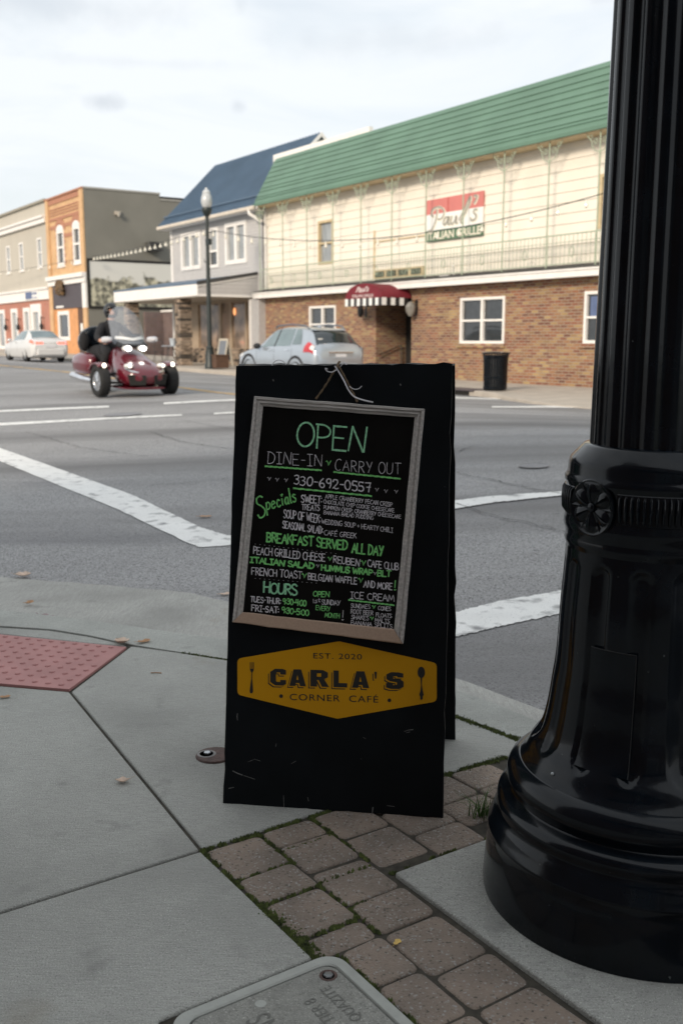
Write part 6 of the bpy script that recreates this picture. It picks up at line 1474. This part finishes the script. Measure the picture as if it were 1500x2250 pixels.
for sd in (-1, 1):
    S.patch(1.56, 2.30, 1.98, 2.32, 6.25, 9.3, sd).build('front_side_window', M['car_glass_clear'], hb_, smooth=True)
    S.patch(2.38, 3.20, 2.40, 3.12, 6.25, 9.3, sd).build('rear_side_window', M['car_glass_clear'], hb_, smooth=True)
    S.patch(3.26, 3.72, 3.20, 3.42, 6.4, 9.15, sd).build('quarter_window', M['car_glass_clear'], hb_, smooth=True)
    S.patch(2.31, 2.37, 2.33, 2.39, 6.2, 9.35, sd, off=.004).build('door_pillar', M['black_matte'], hb_, smooth=True)
    S.patch(3.205, 3.255, 3.125, 3.195, 6.2, 9.3, sd, off=.004).build('door_pillar', M['silver'], hb_, smooth=True)
    S.patch(.75, 3.2, .75, 3.2, 2.0, 3.0, sd, off=.008).build('sill_cladding', M['plastic'], hb_, smooth=True)
    for x in (2.06, 2.98): S.patch(x, x + .18, x, x + .18, 5.25, 5.5, sd, off=.022, nx=4, nv=2).build('door_handle', M['chrome'], hb_, smooth=True)
    for x in (1.36, 2.36, 3.30): S.patch(x, x + .010, x, x + .010, 3.2, 6.1, sd, off=.002, nx=1).build('door_seam', M['plastic'], hb_)
    m = MB(); m.ball((1.62, sd*1.0, 1.03), (.07, .12, .085), 10, 8); m.build('wing_mirror', M['plastic'], hb_, smooth=True)
    m = MB(); m.tube([(2.05, sd*.60, 1.53), (2.15, sd*.60, 1.60), (2.9, sd*.60, 1.635), (3.6, sd*.58, 1.60), (3.75, sd*.57, 1.52)], .022, 8); m.build('roof_rail', mat('roof_rail_grey', (.10, .12, .15), .4), hb_, smooth=True)
    tlm = S.patch(3.92, 4.33, 3.98, 4.26, 4.9, 7.0, sd, off=.016).build('tail_light', M['red_lens'], hb_, smooth=True)
    S.patch(4.20, 4.345, 4.17, 4.28, 5.5, 6.8, sd, off=.022).build('reverse_lens', M['clear_lens'], tlm, smooth=True)
    S.patch(.12, .55, .22, .55, 5.0, 6.4, sd, off=.010).build('headlight', M['clear_lens'], hb_, smooth=True)
    m = MB(); m.box(4.30, 4.36, sd*.62 - .06, sd*.62 + .06, .40, .46); m.build('rear_reflector', M['red_lens'], hb_)
for sd in (-1, 1):
    pass
# rear window, hatch, plate and bumper built across the full width
def across(s, xa, xb, va, vb, off=.006, nx=8, ny=14, ylim=1.0):
    m = MB(); rows = []
    for i in range(nx + 1):
        x = lerp(xa, xb, i/nx); row = []
        for k in range(ny + 1):
            f = -1 + 2*k/ny; v = lerp(12, lerp(va, vb, i/nx), abs(f)); p = s.P(x, min(v, 11.999)); row.append((p.x + off, p.y*(1 if f > 0 else -1)*ylim, p.z + off*.6))
        rows.append(row)
    m.loft(rows, closed=False, cap=False); return m
across(S, 3.80, 4.24, 9.75, 7.6, off=.014).build('rear_window', M['car_glass'], hb_, smooth=True)
m = across(S, 1.36, 2.02, 9.0, 9.6, off=.008); m.build('windscreen', M['car_glass'], hb_, smooth=True)
m = MB(); m.prism([(3.74, -.55, 1.505), (3.74, .55, 1.505), (3.93, .50, 1.47), (3.93, -.50, 1.47)], (0, 0, .028)); m.build('roof_spoiler', M['silver'], hb_, bevel=.01)
m = MB(); m.ball((3.35, 0, 1.58), (.1, .03, .03), 8, 6); m.build('aerial_fin', M['silver'], hb_, smooth=True)
m = MB(); m.box(4.32, 4.44, -.40, .40, .67, .88); m.build('plate_recess', mat('hatch_silver', (.36, .38, .40), .35, metal=.35, var=.02), hb_, bevel=.02)
m = MB(); m.box(4.441, 4.448, -.17, .17, .70, .86); m.build('licence_plate', M['plate'], hb_)
m = MB(); m.box(4.443, 4.451, -.40, .40, .885, .915); m.box(4.30, 4.44, -.34, .34, .885, .915); m.build('hatch_handle_bar', M['chrome'], hb_, bevel=.006)
m = MB(); m.prism([(4.34, -.72, .36), (4.47, -.60, .36), (4.47, .60, .36), (4.34, .72, .36)], (0, 0, .24)); m.build('rear_bumper', M['silver'], hb_, bevel=.04)
m = MB(); m.prism([(4.36, -.62, .27), (4.462, -.5, .27), (4.462, .5, .27), (4.36, .62, .27)], (0, 0, .12)); m.build('bumper_skirt', M['plastic'], hb_, bevel=.02)
for y, z, w_, h_ in ((-.48, 1.22, .13, .10), (-.34, 1.115, .20, .035)):
    x = 4.155 if z > 1.2 else 4.235; m = MB(); m.box(x - .03, x + .02, y - w_/2, y + w_/2, z - h_/2, z + h_/2); m.build('window_sticker', M['sign_white'], hb_)
place_car(hb_, -6.85, -4.70, 3.53, .89, 1.05)

# white saloon at the left with its brake lights on
wc = empty('saloon_car', (0, 0, 0), YAW, 'white saloon car seen from behind with red brake lights lit, far left', 'car')
K2 = [(0, .40, .56, .60, .55, .42), (.08, .28, .62, .68, .74, .5), (.3, .20, .70, .77, .85, .62), (.9, .17, .82, .88, .90, .70), (1.35, .17, .89, .96, .90, .70), (1.9, .17, .92, 1.27, .90, .60), (2.3, .17, .94, 1.42, .90, .57), (2.8, .17, .96, 1.45, .90, .57), (3.3, .18, .98, 1.41, .90, .565), (3.75, .19, 1.0, 1.22, .895, .58), (4.05, .20, 1.02, 1.09, .885, .64), (4.45, .24, 1.0, 1.06, .86, .64), (4.60, .32, .93, .97, .80, .60), (4.68, .42, .78, .80, .72, .55)]
S2 = CarShell(K2); bo2 = S2.body().build('body', M['white_car'], wc); cut_arches(bo2, [(.92, .33), (3.62, .33)], .38, .90)
for x in (.92, 3.62):
    for sd in (-1, 1): wheel(wc, (x, sd*.79, .33), .33, .21, sd)
m = MB(); m.box(.5, 4.0, -.70, .70, .22, .5); m.build('underbody', M['dark'], wc)
for sd in (-1, 1):
    S2.patch(1.70, 2.50, 2.10, 2.52, 6.25, 9.2, sd).build('front_side_window', M['car_glass_clear'], wc, smooth=True)
    S2.patch(2.58, 3.50, 2.60, 3.22, 6.25, 9.2, sd).build('rear_side_window', M['car_glass_clear'], wc, smooth=True)
    for x in (2.3, 3.2): S2.patch(x, x + .18, x, x + .18, 5.25, 5.5, sd, off=.022, nx=4, nv=2).build('door_handle', M['chrome'], wc, smooth=True)
    for x in (1.45, 2.54): S2.patch(x, x + .010, x, x + .010, 3.2, 6.1, sd, off=.002, nx=1).build('door_seam', M['plastic'], wc)
    m = MB(); m.ball((1.72, sd*1.0, .98), (.07, .11, .075), 10, 8); m.build('wing_mirror', M['white_car'], wc, smooth=True)
    S2.patch(4.30, 4.64, 4.36, 4.60, 5.0, 6.4, sd, off=.014).build('tail_light', M['red_lit'], wc, smooth=True)
    m = MB(); m.box(4.60, 4.66, sd*.50 - .17, sd*.50 + .17, .80, .93); m.build('brake_light', M['red_lit'], wc, bevel=.02)
    m = MB(); m.box(4.60, 4.67, sd*.60 - .05, sd*.60 + .05, .42, .48); m.build('rear_reflector', M['red_lens'], wc)
across(S2, 3.32, 3.95, 9.6, 9.0, off=.010).build('rear_window', M['car_glass_clear'], wc, smooth=True)
across(S2, 1.50, 2.14, 9.0, 9.6, off=.008).build('windscreen', M['car_glass'], wc, smooth=True)
m = MB(); m.prism([(4.5, -.74, .34), (4.72, -.60, .34), (4.72, .60, .34), (4.5, .74, .34)], (0, 0, .30)); m.build('rear_bumper', M['white_car'], wc, bevel=.04)
m = MB(); m.box(4.655, 4.70, -.24, .24, .68, .80); m.build('licence_plate', M['plate'], wc)
m = MB(); m.box(4.60, 4.655, -.32, .32, .86, .885); m.build('boot_trim', M['chrome'], wc)
place_car(wc, -28.6, -6.0, 3.62, .90, 1.0)

# ------------------------------------------------------------------ red three-wheeled touring motorcycle
c1, c2 = on_road(222, 873), on_road(373, 866); ctr = (c1 + c2)/2; ax_ = (c2 - c1); ax_.z = 0; ax_.normalize(); fw_ = Vector((ax_.y, -ax_.x, 0))
YSP = math.atan2(fw_.y, fw_.x) + R(9); SSP = 1.08
tr = empty('three_wheel_motorcycle', tuple(ctr), YSP, 'dark red three-wheeled touring motorcycle with headlamps on, riding down the road', 'motorcycle'); tr.scale = (SSP,)*3
M['mirror_grey'] = mat('pearl_grey_paint', (.5, .5, .52), .25, coat=.6)
HT = .69
for sd in (-1, 1):
    wh = wheel(tr, (0, sd*HT, .295), .295, .205, sd, spokes=6, rimmat='chrome', hub=.66, name='front_wheel')
    m = MB(); rows = []
    for k in range(13):
        a = math.pi*(.30 + .52*k/12); rr = .335; rows.append([(rr*math.cos(a)*(1.0), sd*HT + dy, .295 + (rr - abs(dy)*.18)*math.sin(a)) for dy in (-.115, -.08, 0, .08, .115)])
    m.loft(rows, closed=False, cap=False); fe = m.build('front_fender', M['red_paint'], tr, smooth=True); q = fe.modifiers.new('s', 'SOLIDIFY'); q.thickness = .018; q.offset = 1
    m = MB(); m.ball((.20, sd*HT, .585), (.03, .040, .042), 10, 8); m.build('fender_light', M['marker'], fe, smooth=True)
    for z0, z1 in ((.26, .24), (.40, .44)): m = MB(); m.tube([(.02, sd*.56, z0), (-.05, sd*.22, z1)], .022, 6); m.tube([(-.12, sd*.56, z0), (-.2, sd*.22, z1)], .022, 6); m.build('suspension_arm', M['black_matte'], tr, smooth=True)
wheel(tr, (-1.70, 0, .31), .31, .23, -1, spokes=6, rimmat='alloy', name='rear_wheel')
def ssec(x, hw, zb, zt, n=20, p=2.6):
    out = []
    for k in range(n):
        a = 2*math.pi*k/n; c, s_ = math.cos(a), math.sin(a); out.append((x, hw*math.copysign(abs(c)**(2/p), c), lerp(zb, zt, .5 + .5*math.copysign(abs(s_)**(2/p), s_))))
    return out
NK = [(.66, .16, .30, .42), (.62, .27, .25, .48), (.50, .38, .20, .56), (.30, .43, .18, .64), (.05, .42, .18, .73), (-.18, .37, .20, .84), (-.40, .30, .24, .92), (-.60, .25, .28, .92), (-.85, .22, .32, .82)]
m = MB(); m.loft([ssec(*q) for q in catmull(NK, 4)]); m.build('nose_body', M['red_paint'], tr, smooth=True)
m = MB(); m.loft([ssec(x, hw, zb, zt) for x, hw, zb, zt in catmull([(.60, .30, .14, .19), (.45, .42, .13, .19), (.2, .47, .14, .20), (-.1, .47, .15, .22)], 3)]); m.build('front_splitter', M['red_paint'], tr, smooth=True)
for sd in (-1, 1):
    m = MB(); m.prism([(.645, sd*.085, .22), (.655, sd*.085, .40), (.545, sd*.40, .42), (.545, sd*.35, .22)], (.03, 0, 0)); m.build('air_intake', M['dark'], tr, bevel=.01)
    m = MB(); m.tube([(.615, sd*.20, .45), (.55, sd*.315, .475), (.42, sd*.38, .52)], [.012, .026, .012], 8); m.build('chrome_trim', M['chrome'], tr, smooth=True)
    m = MB(); m.ball((.46, sd*.33, .57), (.09, .09, .05), 12, 8); hl = m.build('lower_headlight', M['clear_lens'], tr, smooth=True)
    m = MB(); m.ball((.535, sd*.33, .57), (.02, .030, .026), 10, 8); m.build('lit_bulb', M['marker'], hl, smooth=True)
    m = MB(); m.ball((.02, sd*.155, .885), (.07, .10, .06), 12, 8); hl = m.build('upper_headlight', M['clear_lens'], tr, smooth=True)
    m = MB(); m.ball((.075, sd*.15, .885), (.03, .065, .045), 10, 8); m.build('lit_bulb', M['headlamp'], hl, smooth=True)
    m = MB(); m.loft([ssec(x, hw, zb, zt, 12) for x, hw, zb, zt in ((.12, .03, 1.02, 1.08), (.02, .10, .98, 1.12), (-.12, .12, .97, 1.12), (-.24, .05, 1.0, 1.08))]); mo_ = m.build('mirror_housing', M['mirror_grey'], tr, smooth=True); mo_.location = (-.12, sd*.46, .18); mo_.scale = (.85, .85, .83)
    m = MB(); m.loft([ssec(x, hw, zb, zt, 14) for x, hw, zb, zt in catmull([(-1.15, .05, .45, .66), (-1.25, .12, .38, .76), (-1.6, .145, .36, .80), (-2.0, .12, .40, .76), (-2.12, .05, .46, .68)], 3)]); pn = m.build('side_pannier', M['red_paint'], tr, smooth=True); pn.location = (0, sd*.34, 0)
    m = MB(); m.tube([(-.5, sd*.36, .34), (-.9, sd*.36, .38), (-1.2, sd*.34, .42)], .03, 8); m.build('foot_board', M['black_matte'], tr, smooth=True)
m = MB(); m.tube([(-1.0, -.36, .24), (-1.5, -.43, .28), (-2.05, -.44, .34)], [.05, .075, .07], 12); m.build('exhaust_pipe', M['chrome'], tr, smooth=True)
m = MB(); m.prism([(.0, -.30, .93), (.0, .30, .93), (-.22, .28, 1.07), (-.22, -.28, 1.07)], (-.05, 0, -.03)); m.build('dash_cowl', M['black_matte'], tr, bevel=.02)
rows = []
for j in range(13):
    f = j/12; hwid = .345*(1 - .10*f)*(1 if f < .55 else math.sqrt(max(.02, 1 - ((f - .55)/.47)**2))); zc_ = .97 + .70*f; xc_ = -.02 - .38*f
    rows.append([(xc_ - .16*(abs(k/7)**2), hwid*k/7, zc_) for k in range(-7, 8)])
m = MB(); m.loft(rows, closed=False, cap=False); m.build('windscreen', M['screen'], tr, smooth=True)
m = MB(); m.loft([[(x - .16*(abs(k/7)**2) + .012, hw*k/7, z + .04*abs(k/7)) for k in range(-7, 8)] for x, hw, z in ((-.05, .30, 1.03), (-.075, .27, 1.08))], closed=False, cap=False); m.build('windscreen_vent', M['clear_lens'], tr, smooth=True)
m = MB(); m.loft([ssec(x, hw, zb, zt, 16) for x, hw, zb, zt in catmull([(-.65, .16, .62, .86), (-.95, .21, .60, .80), (-1.2, .22, .60, .82), (-1.35, .21, .62, .95), (-1.75, .21, .62, .94), (-1.85, .15, .66, .90)], 3)]); m.build('seat', M['cloth_black'], tr, smooth=True)
m = MB(); m.loft([ssec(x, hw, zb, zt, 18) for x, hw, zb, zt in catmull([(-1.72, .20, .92, 1.26), (-1.78, .27, .84, 1.32), (-2.05, .28, .78, 1.28), (-2.25, .23, .80, 1.18), (-2.3, .1, .85, 1.1)], 3)]); m.build('top_case', M['black_metal'], tr, smooth=True)
for sd in (-1, 1): m = MB(); m.ball((-1.72, sd*.30, 1.02), (.08, .10, .20), 10, 8); m.build('passenger_armrest', M['cloth_black'], tr, smooth=True)
m = MB(); m.tube([(-.61, -.40, 1.00), (-.54, -.30, 1.02), (-.42, -.1, 1.0), (-.42, .1, 1.0), (-.54, .30, 1.02), (-.61, .40, 1.00)], .016, 8); m.build('handlebar', M['black_matte'], tr, smooth=True)

# ------------------------------------------------------------------ the rider
def skin_fig(name, verts, edges, rad, root, mt, parent=None, sub=2):
    me = bpy.data.meshes.new(name); me.from_pydata([Vector(v) for v in verts], edges, []); o = bpy.data.objects.new(name, me); COL.objects.link(o)
    s = o.modifiers.new('skin', 'SKIN'); s.use_smooth_shade = True
    for i, r_ in enumerate(rad):
        d = me.skin_vertices[0].data[i]; d.radius = (r_, r_) if not isinstance(r_, tuple) else r_; d.use_root = (i == root)
    u = o.modifiers.new('sub', 'SUBSURF'); u.levels = sub; u.render_levels = sub
    bake(o); o.data.materials.clear(); o.data.materials.append(mt); o.data.polygons.foreach_set('use_smooth', [True]*len(o.data.polygons))
    if parent is not None: o.parent = parent
    return o
def fig_points(grow=0.0):
    V, E, Rr = [], [], []
    def a(p, r, par=None):
        V.append(p); Rr.append(r + grow)
        if par is not None: E.append((par, len(V) - 1))
        return len(V) - 1
    return V, E, Rr, a
V, E_, Rr, a = fig_points()
pel = a((-1.03, 0, .88), .125); ab_ = a((-1.02, 0, 1.05), .12, pel); chs = a((-.99, 0, 1.23), .135, ab_); nk = a((-.96, 0, 1.40), .058, chs); hd0 = a((-.95, 0, 1.50), .075, nk); hd1 = a((-.93, 0, 1.58), .095, hd0); hd2 = a((-.94, 0, 1.67), .075, hd1)
ns = a((-.83, 0, 1.565), .018, hd1)
for sd in (-1, 1):
    sh = a((-.97, sd*.19, 1.31), .065, chs); el = a((-.80, sd*.36, 1.09), .05, sh); wr = a((-.56, sd*.38, 1.02), .036, el); pm_ = a((-.50, sd*.365, 1.015), .036, wr)
    for k in range(4): f0 = a((-.455, sd*(.335 + k*.022), 1.022 + (.002*k)), .012, pm_); a((-.445, sd*(.335 + k*.022), .985), .010, f0)
    a((-.50, sd*.31, .995), .012, pm_)
    hp = a((-1.0, sd*.12, .86), .095, pel); kn = a((-.58, sd*.27, .80), .068, hp); an = a((-.70, sd*.33, .45), .045, kn); a((-.52, sd*.345, .42), .038, an)
person = skin_fig('person', V, E_, Rr, 0, M['skin']); tag(person, 'rider in black jacket and dark helmet sitting on the red three-wheeler, hands on the handlebar', 'person')
V, E_, Rr, a = fig_points(.016)
pel = a((-1.03, 0, .90), .13); ab_ = a((-1.02, 0, 1.05), .125, pel); chs = a((-.99, 0, 1.23), .14, ab_); nk = a((-.96, 0, 1.39), .072, chs); nk2 = a((-.94, 0, 1.45), .068, nk)
for sd in (-1, 1): sh = a((-.97, sd*.19, 1.31), .072, chs); el = a((-.80, sd*.36, 1.09), .058, sh); a((-.60, sd*.38, 1.03), .042, el)
skin_fig('jacket', V, E_, Rr, 0, M['cloth_black'], person)
V, E_, Rr, a = fig_points(.014); pel = a((-1.03, 0, .87), .13)
for sd in (-1, 1): hp = a((-.98, sd*.12, .86), .10, pel); kn = a((-.58, sd*.27, .80), .074, hp); an = a((-.69, sd*.325, .48), .055, kn)
skin_fig('trousers', V, E_, Rr, 0, M['cloth_black'], person)
for sd in (-1, 1):
    V, E_, Rr, a = fig_points(.0); q = a((-.70, sd*.33, .52), .062); q2 = a((-.70, sd*.33, .43), .062, q); a((-.50, sd*.345, .405), .05, q2); skin_fig('boot', V, E_, Rr, 0, M['plastic'], person)
hm_ = MB(); hm_.ball((-.945, 0, 1.60), (.155, .135, .165), 24, 18)
dl = [f for f in hm_.bm.faces if (f.calc_center_median() - Vector((-.945, 0, 1.60))).x > .085 and -.075 < f.calc_center_median().z - 1.60 < .055 and abs(f.calc_center_median().y) < .105]
bmesh.ops.delete(hm_.bm, geom=dl, context='FACES'); dl = [f for f in hm_.bm.faces if f.calc_center_median().z < 1.475]; bmesh.ops.delete(hm_.bm, geom=dl, context='FACES')
hel = hm_.build('helmet', M['helmet'], person, smooth=True); q = hel.modifiers.new('s', 'SOLIDIFY'); q.thickness = .02; q.offset = -1
for sd in (-1, 1): m = MB(); m.ball((-.838, sd*.036, 1.605), (.008, .014, .009), 8, 6); m.build('eye', M['dark'], person)
person.matrix_world = Matrix.Translation(ctr) @ Matrix.Rotation(YSP, 4, 'Z') @ Matrix.Scale(SSP, 4) @ Matrix.Translation((-.09, 0, 0))

# ================================================================== unseen cafe behind the viewer, added to shade the corner
CB = empty('shade_cafe_building', tuple(ab(9.6, -3.3, .0)), YAW, 'unseen brick cafe building with shop windows, added behind the viewpoint to shade the corner', 'building')
cm_ = MB(); wops = [(-6.0, -3.4, .6, 2.7), (-2.6, .4, .6, 2.7), (1.2, 2.3, .0, 2.5), (3.2, 6.2, .6, 2.7), (-6.0, -4.8, 4.2, 6.0), (-3, -1.8, 4.2, 6.0), (0, 1.2, 4.2, 6.0), (3, 4.2, 4.2, 6.0)]
class _S:  pass
cs_ = _S(); cs_.o = CB; cs_.at = 0
cs_.mb = lambda: MB()
cm_.m = Matrix.Rotation(math.pi, 4, 'Z'); wall_open(cm_, -11, 11, -.1, 7.4, [(-o_[1], -o_[0], o_[2], o_[3]) for o_ in wops], 0, .15); cm_.build('front_wall', M['cafe_brick'], CB)
cm_ = MB(); cm_.box(-11, 11, -9, -.16, -.1, 7.3); cm_.build('inner_core', M['dark'], CB)
for o_ in wops:
    m = MB(); m.box(o_[0] + .08, o_[1] - .08, -.12, -.10, o_[2] + .08, o_[3] - .08); f = MB()
    f.box(o_[0], o_[0] + .08, -.13, .02, o_[2], o_[3]); f.box(o_[1] - .08, o_[1], -.13, .02, o_[2], o_[3]); f.box(o_[0] + .08, o_[1] - .08, -.13, .02, o_[3] - .08, o_[3]); f.box(o_[0] + .08, o_[1] - .08, -.13, .02, o_[2], o_[2] + .08); f = f.build('window', M['white'], CB); m.build('pane', M['glass'], f)
cm_ = MB(); cm_.box(-11, 11, -.3, .35, 7.4, 7.75); cm_.build('parapet_cornice', M['beige_wall'], CB)
cm_ = MB(); cm_.prism([(-8.5, .02, 3.35), (-8.5, .02, 3.45), (-8.5, .9, 3.22), (-8.5, .9, 3.10)], (17, 0, 0)); cm_.build('shade_canopy', M['dark_roof'], CB)  # unseen overhang, added to block sky light over the near pavement
